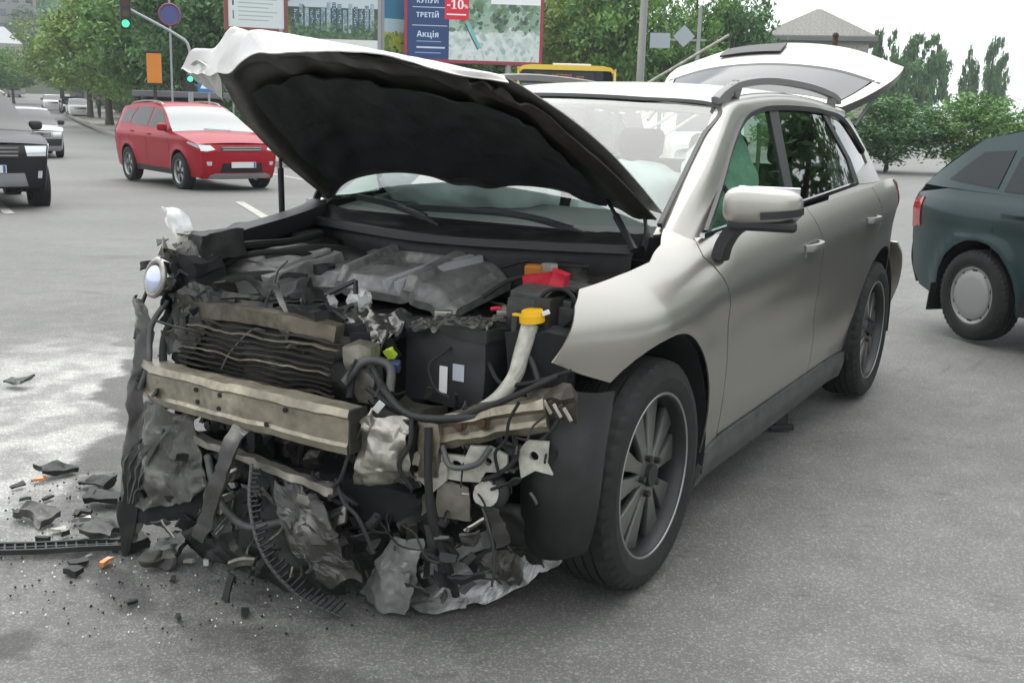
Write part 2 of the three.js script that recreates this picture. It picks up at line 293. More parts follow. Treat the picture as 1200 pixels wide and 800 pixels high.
// ------------------------------------------------------------------ ground
const G = (x, z) => { // height of the road: level under the wreck, falling gently away down the street, rising again far off
  const D = -0.8 * x - 0.6 * z, s = Math.log1p(Math.exp((D - 4) / 1.5)) * 1.5;
  return 0.018 - 0.5 * (1 - Math.exp(-s / 13)) + 0.012 * Math.max(0, D - 75);
};
{
  const axis = (lo, hi, step, far) => { const a = []; for (let v = lo; v <= hi + 1e-6; v += step) a.push(v); let d = step, v = hi; while (v < far) { d = Math.min(d * 1.13, 14); v += d; a.push(v); } d = step; v = lo; while (v > -far) { d = Math.min(d * 1.13, 14); v -= d; a.unshift(v); } return a; };
  const X = axis(-3.6, 1.2, 0.024, 420), Z = axis(-2.0, 1.4, 0.024, 420);
  const pos = [], col = [], uv = [], idx = [];
  // dried white powder and a dark damp patch beside the wreck, oil spots: real deposits with ragged edges
  const blob = (x, z, cx, cz, rx, rz, turn, ragged) => { const c = Math.cos(turn), s = Math.sin(turn), dx = x - cx, dz = z - cz, a = (dx * c + dz * s) / rx, b = (dz * c - dx * s) / rz; return 1 - Math.hypot(a, b) + ragged * fbm2(x * 2.6 + cx, z * 2.6, 5); };
  for (const z of Z) for (const x of X) {
    pos.push(x, G(x, z), z); uv.push(x / 1.6, z / 1.6);
    let k = 0.74 + 0.15 * fbm2(x * 0.35, z * 0.35, 5) + 0.13 * fbm2(x * 1.9 + 40, z * 1.9, 5);
    let w = 0;
    if (Math.abs(x) < 12 && Math.abs(z) < 12) {
      const L = (x + 1.6) * 0.69 - z * 0.72 + 0.20 * fbm2(x * 1.5, z * 1.5, 6), T = (x + 1.6) * 0.72 + z * 0.69 + 0.3 * fbm2(x * 1.1 + 9, z * 1.1, 4);
      const streak = sstep(-0.3, 0.3, fbm2(x * 3.2, z * 3.2, 6));
      const pale = sstep(0.015, -0.03, L) * sstep(-1.1, -0.25, L) * sstep(1.25, 0.7, T) * sstep(-2.6, -1.2, T), bare = sstep(-0.02, 0.03, L) * sstep(1.0, 0.5, L) * sstep(0.75, 0.35, T) * sstep(-2.4, -1.5, T);
      w = pale * (0.40 + 0.60 * streak) * (1 - bare);
      k *= 1 - 0.36 * bare;
      const crackle = Math.abs(fbm2(x * 0.9 + 3, z * 0.9, 5)); if (crackle < 0.006) k *= 0.72;
      const oil = Math.max(sstep(0, 0.25, blob(x, z, -0.32, 1.27, 0.13, 0.10, 0.2, 0.9)), sstep(0, 0.3, blob(x, z, -0.45, 0.86, 0.3, 0.06, 0.3, 0.8)), sstep(0, 0.4, blob(x, z, 0.35, 0.95, 0.5, 0.12, 0.15, 0.9)) * 0.7);
      k *= 1 - 0.55 * oil;
      const fine = sstep(0.22, 0.5, fbm2(x * 9, z * 9, 3)) * sstep(-0.9, 0.4, blob(x, z, -0.7, 0.6, 1.2, 0.7, 0.2, 0.4)); k *= 1 - 0.35 * fine;
    }
    const c = [lerp(k * 0.98, 1.95, w), lerp(k * 0.985, 1.95, w), lerp(k * 0.97, 1.93, w)];
    col.push(...c);
  }
  const nx = X.length;
  for (let j = 0; j < Z.length - 1; j++) for (let i = 0; i < nx - 1; i++) { const a = j * nx + i; idx.push(a, a + nx, a + 1, a + 1, a + nx, a + nx + 1); }
  const g = new THREE.BufferGeometry();
  g.setAttribute('position', new THREE.Float32BufferAttribute(pos, 3)); g.setAttribute('color', new THREE.Float32BufferAttribute(col, 3)); g.setAttribute('uv', new THREE.Float32BufferAttribute(uv, 2)); g.setIndex(idx); g.computeVertexNormals();
  const o = new THREE.Mesh(g, M.asphalt); o.name = numbered('road'); o.receiveShadow = true; o.userData = { kind: 'structure', label: 'worn grey asphalt road with pale powder stains' }; scene.add(o);
}
function band(path, width, lift, step = 1) { // a flat painted band on the road
  const out = []; const c = new THREE.CatmullRomCurve3(path.map(([x, z]) => V(x, 0, z)), false, 'catmullrom', 0.2), n = Math.ceil(c.getLength() / step), pos = [], uv = [];
  for (let i = 0; i <= n; i++) { const p = c.getPoint(i / n), t = c.getTangent(i / n), s = V(-t.z, 0, t.x).multiplyScalar(width / 2); for (const k of [-1, 1]) { const x = p.x + s.x * k, z = p.z + s.z * k; out.push([x, G(x, z) + lift, z]); } }
  for (let i = 0; i < n; i++) for (const k of [0, 1, 2, 1, 3, 2]) { const q = out[i * 2 + k]; pos.push(...q); uv.push(q[0], q[2]); }
  const g = new THREE.BufferGeometry(); g.setAttribute('position', new THREE.Float32BufferAttribute(pos, 3)); g.setAttribute('uv', new THREE.Float32BufferAttribute(uv, 2)); g.computeVertexNormals(); return g;
}
for (const [i, [path, w]] of [[[[-11.2, -10.6], [-8.6, -8.5]], 0.14], [[[-7.4, -7.55], [-5.6, -6.1]], 0.14], [[[-18.2, -10.4], [-11.6, -6.6]], 0.14], [[[-46, -31], [-24, -15.5]], 0.14], [[[-18, -19.6 + 1.4], [-14.5, -16.2]], 0.14]].entries())
  setting('lane_marking', band(path, w, 0.006, 0.5), M.road_paint, 'white painted lane line ' + ['in front of the red vehicle', 'behind the raised bonnet', 'beside the black vehicle', 'far along the street', 'near the kerb corner'][i]);
{ // pavement block across the junction, with its kerb
  const P = [[-260, -196], [-150, -112], [-76.7, -57.2], [-39.6, -31.6], [-20, -20.6], [-17.6, -20.2], [-16.6, -21.6], [-16.9, -25], [-19.5, -60], [-40, -130], [-240, -260]];
  const s = P.map(([x, z]) => new THREE.Vector2(x, z)), tr = THREE.ShapeUtils.triangulateShape(s, []), pos = [], uv = [];
  const sub = (a, b, c, d) => { const L = Math.max(a.distanceTo(b), b.distanceTo(c), c.distanceTo(a)); if (L < 6 || d > 8) { for (const q of [a, b, c]) { pos.push(q.x, G(q.x, q.y) + 0.12, q.y); uv.push(q.x * 0.5, q.y * 0.5); } return; } const m = a.distanceTo(b) >= L ? [a, b, c] : b.distanceTo(c) >= L ? [b, c, a] : [c, a, b], h = m[0].clone().add(m[1]).multiplyScalar(0.5); sub(m[0], h, m[2], d + 1); sub(h, m[1], m[2], d + 1); };
  for (const [a, b, c] of tr) sub(s[a], s[b], s[c], 0);
  const g = new THREE.BufferGeometry(); g.setAttribute('position', new THREE.Float32BufferAttribute(pos, 3)); g.setAttribute('uv', new THREE.Float32BufferAttribute(uv, 2)); g.computeVertexNormals();
  const nn = g.attributes.normal; for (let i = 0; i < nn.count; i++) nn.setXYZ(i, 0, 1, 0);
  const ix = g.attributes.position; for (let i = 0; i < ix.count; i += 3) { const A = V().fromBufferAttribute(ix, i), B = V().fromBufferAttribute(ix, i + 1), C = V().fromBufferAttribute(ix, i + 2); if (B.clone().sub(A).cross(C.clone().sub(A)).y < 0) { ix.setXYZ(i + 1, C.x, C.y, C.z); ix.setXYZ(i + 2, B.x, B.y, B.z); } }
  setting('pavement', g, M.paving, 'grey pavement across the junction under the trees');
  const kerb = setting('kerb', sweep(P.slice(2, 9).map(([x, z]) => [x, G(x, z) + 0.075, z]), rect(0.18, 0.17), { seg: 90, smooth: false }), M.kerb, 'pale stone kerb along the pavement');
}
// ------------------------------------------------------------------ wheels (axle along x, outer face at +x, centre at the origin)
function tyreGeo(R, rimR, w) {
  const prof = [[rimR - 0.012, -w * 0.40], [rimR + 0.004, -w * 0.47], [rimR + (R - rimR) * 0.45, -w * 0.515], [R - 0.028, -w * 0.49], [R - 0.007, -w * 0.42]];
  const gr = [-0.24, -0.08, 0.08, 0.24];
  for (const g of gr) { prof.push([R - 0.001, w * (g - 0.022)], [R - 0.009, w * (g - 0.018)], [R - 0.009, w * (g + 0.018)], [R - 0.001, w * (g + 0.022)]); }
  prof.push([R - 0.007, w * 0.42], [R - 0.028, w * 0.49], [R - 0.05, w * 0.505], [rimR + (R - rimR) * 0.45, w * 0.515], [rimR + 0.02, w * 0.485], [rimR + 0.004, w * 0.47], [rimR - 0.012, w * 0.40]);
  const g = new THREE.LatheGeometry(prof.map(([x, y]) => new THREE.Vector2(x, y)), 144), p = g.attributes.position;
  for (let i = 0; i < p.count; i++) { // tread blocks: cut the shoulders and ribs across
    const r = Math.hypot(p.getX(i), p.getZ(i)), y = p.getY(i); if (r < R - 0.012) continue;
    const ring = Math.floor(i / prof.length); if (ring % 3 === 0 && Math.abs(y) > w * 0.27) { const k = (r - 0.008) / r; p.setX(i, p.getX(i) * k); p.setZ(i, p.getZ(i) * k); }
  }
  g.rotateZ(-Math.PI / 2); return toCreasedNormals(g.toNonIndexed(), 0.6);
}
function makeWheel(kind) {
  const w = new THREE.Group(); w.name = 'wheel';
  const { R, rim, width } = kind;
  obj('tyre', tyreGeo(R, rim, width), M.rubber, w);
  const yo = width * 0.44, lip = [[rim + 0.004, yo + 0.004], [rim - 0.004, yo + 0.006], [rim - 0.014, yo - 0.004], [rim - 0.022, yo - 0.03], [rim - 0.03, 0], [rim - 0.03, -yo]];
  const L = new THREE.LatheGeometry(lip.map(([x, y]) => new THREE.Vector2(x, y)), 72); L.rotateZ(-Math.PI / 2);
  obj('rim', L, kind.rimMat, w);
  if (kind.lipMat) obj('rim_lip', mov(new THREE.TorusGeometry(rim - 0.002, 0.005, 10, 72), [yo + 0.002, 0, 0], [0, Math.PI / 2, 0]), kind.lipMat, w);
  const disc = [cyl(rim * 0.68, rim * 0.68, 0.022, [width * 0.05, 0, 0], [0, 0, Math.PI / 2], 40), cyl(rim - 0.04, rim - 0.04, 0.008, [-width * 0.12, 0, 0], [0, 0, Math.PI / 2], 40)];
  obj('brake_disc', disc, M.matt, w);
  const fx = width * 0.44;
  if (kind.style === 'hubcap') {
    const hp = [[0, 0.016], [rim * 0.25, 0.016], [rim * 0.55, 0.012], [rim * 0.78, 0.012], [rim * 0.80, 0.002], [rim * 0.86, 0.0], [rim * 0.9, 0.01], [rim * 0.965, 0.012], [rim * 0.985, 0.0]];
    const h = new THREE.LatheGeometry(hp.map(([x, y]) => new THREE.Vector2(x, y)), 60); h.rotateZ(-Math.PI / 2); h.translate(fx - 0.012, 0, 0); obj('hub_cap', h, M.hubcap, w);
    for (let k = 0; k < 10; k++) { const a = k / 10 * Math.PI * 2; obj('cap_slot', box(0.006, 0.012, 0.04, [fx - 0.011, Math.cos(a) * rim * 0.83, Math.sin(a) * rim * 0.83], [-a, 0, 0]), M.black, w); }
  } else {
    for (let k = 0; k < kind.n; k++) for (const s of kind.pair) {
      const a = (k / kind.n) * Math.PI * 2 + s + (kind.turn ?? 0), r0 = 0.03, r1 = rim - 0.008, i0 = kind.w0, i1 = kind.w1;
      const sh = extr([[-i0, r0], [i0, r0], [i0 * 0.9, lerp(r0, r1, 0.3)], [i1, r1 - 0.01], [i1 * 0.6, r1], [-i1 * 0.6, r1], [-i1, r1 - 0.01], [-i0 * 0.9, lerp(r0, r1, 0.3)]], 0.016, 0.003);
      sh.rotateX(-0.10); sh.rotateY(Math.PI / 2); sh.rotateX(a); sh.translate(fx - 0.032, 0, 0); // y stays radial, depth along +x
      obj("spoke", toCreasedNormals(sh, 0.5), kind.spokeMat, w);
    }
    obj('hub_cap', cyl(0.034, 0.036, 0.02, [fx - 0.012, 0, 0], [0, 0, -Math.PI / 2], 28), kind.capMat ?? M.gunmetal, w);
    for (let k = 0; k < 5; k++) { const a = k / 5 * Math.PI * 2 + 0.3; obj('wheel_nut', cyl(0.010, 0.010, 0.018, [fx - 0.012, Math.cos(a) * 0.056, Math.sin(a) * 0.056], [0, 0, -Math.PI / 2], 6), M.darkMetal, w); }
  }
  return w;
}
const wagonWheel = makeWheel({ R: 0.346, rim: 0.246, width: 0.205, n: 5, pair: [-0.27, 0.27], w0: 0.017, w1: 0.040, turn: 0.08, rimMat: M.gunmetal, lipMat: M.machined, spokeMat: M.spokes });
const redWheel = makeWheel({ R: 0.355, rim: 0.232, width: 0.225, n: 5, pair: [-0.16, 0.16], w0: 0.018, w1: 0.024, rimMat: M.machined, spokeMat: M.machined });
const plainWheel = makeWheel({ R: 0.315, rim: 0.20, width: 0.19, n: 5, pair: [0], w0: 0.024, w1: 0.05, rimMat: M.machined, spokeMat: M.machined });
const suvWheel = makeWheel({ R: 0.375, rim: 0.22, width: 0.255, n: 6, pair: [0], w0: 0.022, w1: 0.04, rimMat: M.machined, spokeMat: M.machined });
const capWheel = makeWheel({ R: 0.295, rim: 0.195, width: 0.175, style: 'hubcap', rimMat: M.darkMetal });
function putWheels(car, proto, half, zf, zr, steer = 0, pick = [1, 1, 1, 1]) {
  let k = 0;
  for (const [z, f] of [[zf, 1], [zr, 0]]) for (const s of [1, -1]) {
    if (!pick[k++]) continue;
    const w = proto.clone(); w.name = 'wheel'; car.add(w); w.position.set(s * half, proto.R ?? 0, z); w.rotation.set(0, (s > 0 ? 0 : Math.PI) + (f ? steer : 0), 0);
  }
}
for (const [w, R] of [[wagonWheel, 0.364], [redWheel, 0.355], [plainWheel, 0.315], [suvWheel, 0.375], [capWheel, 0.313]]) w.R = R;
// ------------------------------------------------------------------ the wrecked estate car (car axes = world axes: front axle over the origin, nose to +z, its left side at +x)
const wagon = thing('estate_car', 'champagne silver estate car with smashed open front and raised crumpled bonnet', 'car');
const ZR = -2.745;
const shY = (z) => 0.818 - 0.05 * z, beltY = (z) => 1.02 - 0.034 * (z + 0.45);
function loX(z, y) { // body side below the windows
  let W = 0.918; if (z > 0.02) W -= 0.47 * Math.pow(z - 0.02, 1.5); if (z < -2.75) W -= 0.19 * Math.pow(-2.75 - z, 1.6); 
  const t = y - shY(z); let ins;
  const k = 2.6 + 3.4 * sstep(-0.62, -0.18, z) - 1.8 * sstep(0.0, 0.42, z);
  if (t > 0) ins = k * t * t; else ins = 0.17 * t * t + 0.012 * sstep(0.0, -0.12, t);
  ins += 0.014 * Math.exp(-((t + 0.30) ** 2) / 0.014) * sstep(-0.55, -0.8, z) * (1 - sstep(-2.0, -2.3, z));
  for (const zc of [0, ZR]) { const d = Math.hypot(z - zc, y - 0.3635); if (y > 0.2) ins -= 0.013 * Math.exp(-(((d - 0.42) / 0.09) ** 2)); }
  return W - ins;
}
const ghX = (z, y) => 0.815 - 0.445 * (y - 1.02) - 0.03 * (y - 1.02) * (1.5 - y) - (z < -2.2 ? 0.055 * (-2.2 - z) ** 2 : 0);
const side = (f, s) => (z, y) => [s * f(z, y), y, z];
const arch = (zc, r, a0, a1, n = 14) => { const o = []; for (let i = 0; i <= n; i++) { const a = lerp(a0, a1, i / n); o.push([zc + r * Math.cos(a), 0.3635 + r * Math.sin(a)]); } return o; };
const DEG = Math.PI / 180;
const fenderTop = [[-0.375, 1.045], [-0.28, 1.005], [-0.12, 0.972], [0.10, 0.957], [0.29, 0.94]];
const FENDER = [...fenderTop, [0.345, 0.905], [0.41, 0.83], [0.455, 0.772], [0.36, 0.728], ...arch(0, 0.425, 51 * DEG, 186 * DEG, 20), [-0.47, 0.318], [-0.604, 0.33], [-0.56, 0.58], [-0.495, 0.80], [-0.395, 0.965], [-0.43, 1.008]];
const DOORF = [[-0.610, 0.335], [-0.566, 0.58], [-0.501, 0.80], [-0.402, 0.967], [-0.44, 1.017], [-0.8, 1.030], [-1.2, 1.044], [-1.497, 1.054], [-1.60, 0.80], [-1.70, 0.52], [-1.735, 0.332], [-1.2, 0.333]];
const DOORR = [[-1.741, 0.332], [-1.706, 0.52], [-1.606, 0.80], [-1.503, 1.054], [-2.0, 1.071], [-2.55, 1.088], [-2.60, 0.95], [-2.52, 0.80], ...arch(ZR, 0.435, 62 * DEG, 0 * DEG, 8).map(([z, y]) => [z, y]), [-2.31, 0.33]];
const QUARTER = [[-2.606, 0.95], [-2.556, 1.088], [-2.9, 1.11], [-3.25, 1.10], [-3.48, 1.05], [-3.55, 0.9], [-3.57, 0.72], [-3.50, 0.60], [-3.42, 0.45], [-3.18, 0.36], ...arch(ZR, 0.425, 180 * DEG, 62 * DEG, 14), [-2.528, 0.80]];
const SILL = [[-0.40, 0.20], [-0.43, 0.318], [-0.47, 0.312], [-0.62, 0.328], [-1.2, 0.328], [-2.31, 0.325], [-2.33, 0.20], [-1.2, 0.19]];
for (const s of [1, -1]) {
  const fl = s < 0;
  if (s > 0) obj('front_wing', panel(FENDER, side(loX, s), 0.005, 0.035, fl), M.paint, wagon).userData.label = 'undamaged-looking front wing cut off behind the missing headlamp';
  const df = obj('front_door', panel(DOORF, side(loX, s), 0.006, 0.04, fl), M.paint, wagon), dr = obj('rear_door', panel(DOORR, side(loX, s), 0.006, 0.04, fl), M.paint, wagon);
  obj('rear_quarter_panel', panel(QUARTER, side(loX, s), 0.006, 0.04, fl), M.paint, wagon);
  obj('sill_cladding', panel(SILL, side((z, y) => loX(z, Math.max(y, 0.33)) + 0.012 - 0.35 * Math.max(0, 0.27 - y), s), 0.02, 0.05, fl), M.greyPlastic, wagon);
  // inner shell behind the panel gaps
  obj('side_shell', panel([[-0.62, 0.26], [-0.50, 0.95], [-1.5, 1.03], [-3.4, 1.06], [-3.4, 0.82], ...arch(ZR, 0.46, 170 * DEG, 0, 10), [-2.28, 0.26]], side((z, y) => loX(z, y) - 0.035, s), 0.01, 0.1, fl), M.matt, wagon);
  // windows
  const win = (name, o, m, par = wagon) => obj(name, panel(o, side((z, y) => ghX(z, y) - 0.006, s), 0, 0.06, fl), m, par);
  win('front_door_window', [[-0.57, 1.03], [-0.75, 1.135], [-1.02, 1.275], [-1.26, 1.375], [-1.48, 1.412], [-1.63, 1.425], [-1.455, 1.055]], M.glass, df);
  win('rear_door_window', [[-1.735, 1.43], [-2.1, 1.43], [-2.43, 1.418], [-2.62, 1.22], [-2.60, 1.10], [-1.535, 1.058]], M.privacy, dr);
  win('quarter_window', [[-2.50, 1.412], [-2.85, 1.385], [-3.14, 1.23], [-3.16, 1.17], [-2.70, 1.12], [-2.69, 1.20]], M.privacy);
  obj('door_pillar', panel([[-1.62, 1.432], [-1.745, 1.437], [-1.545, 1.055], [-1.445, 1.052]], side((z, y) => ghX(z, y), s), 0.02, 0.06, fl), M.black, wagon);
  obj('quarter_pillar', panel([[-2.425, 1.425], [-2.51, 1.42], [-2.71, 1.21], [-2.72, 1.11], [-2.60, 1.09], [-2.63, 1.21]], side((z, y) => ghX(z, y), s), 0.02, 0.06, fl), M.black, wagon);
  obj('rear_pillar', panel([[-2.84, 1.40], [-3.05, 1.41], [-3.32, 1.22], [-3.45, 1.07], [-2.7, 1.09], [-2.71, 1.13], [-3.17, 1.18], [-3.14, 1.24]], side((z, y) => ghX(z, y) + 0.003, s), 0.02, 0.06, fl), M.paint, wagon);
  // quarter light divider of the front window, belt mouldings, window surround
  obj('window_divider', bar([s * (ghX(-0.83, 1.15) - 0.004), 1.165, -0.80], [s * (ghX(-0.9, 1.04) - 0.004), 1.035, -0.905], 0.022, 0.014), M.black, df);
  obj('belt_moulding', sweep([[-0.45, 1.021], [-0.9, 1.035], [-1.3, 1.049], [-1.49, 1.055]].map(([z, y]) => [s * (ghX(z, y) + 0.006), y + 0.004, z]), rect(0.016, 0.016), { seg: 16 }), M.chrome, df);
  obj('belt_moulding', sweep([[-1.51, 1.056], [-2.0, 1.073], [-2.6, 1.092]].map(([z, y]) => [s * (ghX(z, y) + 0.006), y + 0.004, z]), rect(0.016, 0.016), { seg: 16 }), M.chrome, dr);
  obj('window_surround', sweep([[-0.50, 1.03], [-0.75, 1.147], [-1.02, 1.287], [-1.26, 1.387], [-1.48, 1.424], [-1.7, 1.438], [-2.1, 1.441], [-2.45, 1.43], [-2.85, 1.392], [-3.15, 1.235]].map(([z, y]) => [s * (ghX(z, y) + 0.003), y, z]), rect(0.014, 0.02), { seg: 60 }), M.black, wagon);
  // A pillar running into the roof side
  const m = (x, y, z) => [s * x, y, z];
  obj('roof_side_pillar', sheet([
    [m(0.683, 1.022, -0.375), m(0.735, 1.026, -0.38), m(0.802, 0.985, -0.443)],
    [m(0.67, 1.18, -0.62), m(0.728, 1.195, -0.65), m(0.757, 1.151, -0.755)],
    [m(0.635, 1.32, -0.88), m(0.682, 1.333, -0.93), m(0.694, 1.291, -1.025)],
    [m(0.60, 1.43, -1.10), m(0.637, 1.437, -1.17), m(0.649, 1.391, -1.262)],
    [m(0.575, 1.475, -1.38), m(0.615, 1.466, -1.43), m(0.634, 1.428, -1.48)],
    [m(0.565, 1.50, -1.9), m(0.606, 1.486, -1.9), m(0.627, 1.444, -1.9)],
    [m(0.56, 1.49, -2.45), m(0.60, 1.476, -2.45), m(0.622, 1.434, -2.45)],
    [m(0.545, 1.455, -3.08), m(0.58, 1.436, -3.06), m(0.60, 1.39, -2.95)]], { nu: 50, nv: 8, th: 0.012, flip: s > 0 }), M.paint, wagon);
  // roof rail: a bar on two feet
  obj('roof_rail', [sweep([[0.592, 1.452, -1.10], [0.594, 1.488, -1.19], [0.594, 1.523, -1.36], [0.588, 1.548, -1.75], [0.584, 1.543, -2.3], [0.578, 1.515, -2.75], [0.572, 1.487, -2.93]].map((p) => m(...p)), [[-0.016, -0.012], [-0.006, -0.016], [0.006, -0.016], [0.016, -0.012], [0.016, 0.012], [0.006, 0.017], [-0.006, 0.017], [-0.016, 0.012]], { seg: 60 }),
    bar(m(0.590, 1.44, -1.14), m(0.592, 1.50, -1.25), 0.03, 0.05), bar(m(0.590, 1.47, -1.30), m(0.592, 1.525, -1.33), 0.028, 0.06), bar(m(0.575, 1.44, -2.78), m(0.578, 1.505, -2.78), 0.028, 0.08)], M.railGrey, wagon);
  obj('door_handle', [sweep([[-1.30, 0], [-1.33, 0.022], [-1.40, 0.032], [-1.46, 0.022], [-1.49, 0]].map(([z, d]) => { const y = 0.915 - 0.03 * (z + 1.4); return m(loX(z, y) + d, y, z); }), [[-0.009, -0.013], [0.009, -0.013], [0.012, 0], [0.009, 0.013], [-0.009, 0.013], [-0.012, 0]], { seg: 20 })], M.machined, df);
  obj('handle_cup', panel([[-1.32, 0.875], [-1.48, 0.88], [-1.48, 0.935], [-1.32, 0.93]], side((z, y) => loX(z, y) + 0.002, s), 0.004, 0.05, fl), M.paint, df);
  obj('door_handle', [sweep([[-2.28, 0], [-2.31, 0.022], [-2.38, 0.032], [-2.44, 0.022], [-2.47, 0]].map(([z, d]) => { const y = 0.95; return m(loX(z, y) + d, y, z); }), [[-0.009, -0.013], [0.009, -0.013], [0.012, 0], [0.009, 0.013], [-0.009, 0.013], [-0.012, 0]], { seg: 20 })], M.machined, dr);
  // tail lamp and rear bumper corner
  obj('tail_lamp', panel([[-3.16, 1.10], [-3.49, 1.05], [-3.555, 0.9], [-3.40, 0.92], [-3.25, 1.0]], side((z, y) => loX(z, y) + 0.006, s), 0.03, 0.05, fl), M.lampRed, wagon);
  // door mirror
  if (s < 0) continue; // the far mirror is gone
  const mir = grp('door_mirror', wagon);
  const cap = new THREE.SphereGeometry(1, 40, 28), cp = cap.attributes.position;
  for (let i = 0; i < cp.count; i++) { // a rounded shell, blunt at the mirror face and narrower towards its tip
    let x = cp.getX(i), y = cp.getY(i), z = cp.getZ(i); const q = (v, e) => Math.sign(v) * Math.pow(Math.abs(v), e);
    x = q(x, 0.55); y = q(y, 0.62); z = q(z, 0.75); const tip = (x + 1) / 2;
    cp.setXYZ(i, s * (1.005 + 0.112 * x), 1.135 + 0.066 * y * (1 - 0.22 * tip) + 0.006 * x - 0.012 * tip, -0.475 - 0.035 * x + (z > 0 ? 0.075 * z * (1 - 0.25 * tip) : 0.045 * z));
  }
  cap.computeVertexNormals(); obj('mirror_cap', cap, M.paint, mir);
  obj('mirror_base_shell', [mov(new RoundedBoxGeometry(0.212, 0.036, 0.10, 3, 0.014), [s * 1.004, 1.073, -0.475], [0, s * 0.3, 0])], M.black, mir);
  obj('turn_signal', sweep([[1.02, 1.105, -0.402], [1.07, 1.11, -0.425], [1.108, 1.115, -0.47], [1.117, 1.12, -0.51]].map((p) => m(...p)), rect(0.012, 0.022), { seg: 14 }), M.black, mir);
  obj('mirror_glass', mov(new RoundedBoxGeometry(0.19, 0.105, 0.006, 2, 0.003), [s * 1.004, 1.135, -0.524], [0, s * 0.3, 0]), M.chrome, mir);
  obj('mirror_foot', sweep([[0.875, 0.955, -0.475], [0.885, 1.0, -0.475], [0.91, 1.045, -0.475], [0.945, 1.075, -0.475]].map((p) => m(...p)), [[-0.022, -0.038], [0.022, -0.03], [0.026, 0.0], [0.018, 0.036], [-0.018, 0.036]], { up: [0, 0, 1], seg: 14 }), M.black, mir);
}
// roof, screen, rear
const row = (...p) => [...p.map(([x, y, z]) => [-x, y, z]), ...p.slice(0, -1).reverse().map(([x, y, z]) => [x, y, z])];
obj('roof_panel', sheet([row([0.60, 1.43, -1.10], [0.3, 1.452, -1.02], [0, 1.458, -1.0]), row([0.575, 1.478, -1.38], [0.3, 1.506, -1.33], [0, 1.514, -1.32]), row([0.565, 1.503, -1.9], [0.3, 1.53, -1.88], [0, 1.538, -1.87]), row([0.56, 1.493, -2.45], [0.3, 1.522, -2.45], [0, 1.53, -2.45]), row([0.545, 1.458, -3.08], [0.3, 1.49, -3.14], [0, 1.498, -3.16])], { nu: 40, nv: 30, th: 0.03, flip: true }), M.paint, wagon);
obj('windscreen', sheet([row([0.697, 1.048, -0.395], [0.4, 1.04, -0.265], [0, 1.035, -0.225]), row([0.675, 1.17, -0.60], [0.38, 1.178, -0.495], [0, 1.18, -0.455]), row([0.64, 1.31, -0.865], [0.34, 1.323, -0.765], [0, 1.326, -0.735]), row([0.60, 1.426, -1.095], [0.3, 1.446, -1.015], [0, 1.452, -0.995])], { nu: 24, nv: 30, th: 0, flip: true }), M.windshield, wagon);
obj('screen_seal', [sweep([[0.697, 1.052, -0.392], [0.67, 1.18, -0.617], [0.635, 1.32, -0.877], [0.60, 1.43, -1.10], [0.3, 1.451, -1.02], [0, 1.457, -1.0], [-0.3, 1.451, -1.02], [-0.60, 1.43, -1.10], [-0.635, 1.32, -0.877], [-0.67, 1.18, -0.617], [-0.697, 1.052, -0.392]], rect(0.016, 0.014), { seg: 90, up: [0, 0.6, 0.8] })], M.black, wagon);
obj('rear_view_mirror', [box(0.21, 0.055, 0.03, [0.0, 1.33, -0.84], [0.2, 0, 0.03]), rod([0, 1.36, -0.84], [0, 1.40, -0.93], 0.01)], M.black, wagon);
obj('rear_bumper', sheet([[-0.84, -0.6, 0, 0.6, 0.84].map((x) => [x, 0.38, -3.5 + 0.16 * (x / 0.84) ** 4]), [-0.86, -0.6, 0, 0.6, 0.86].map((x) => [x, 0.52, -3.66 + 0.18 * (x / 0.86) ** 4]), [-0.86, -0.6, 0, 0.6, 0.86].map((x) => [x, 0.66, -3.66 + 0.16 * (x / 0.86) ** 4]), [-0.83, -0.6, 0, 0.6, 0.83].map((x) => [x, 0.74, -3.6 + 0.12 * (x / 0.84) ** 4])], { nu: 10, nv: 24, th: 0.01 }), M.paint, wagon);
obj('boot_floor', box(1.4, 0.04, 1.1, [0, 0.72, -3.0]), M.trim, wagon);
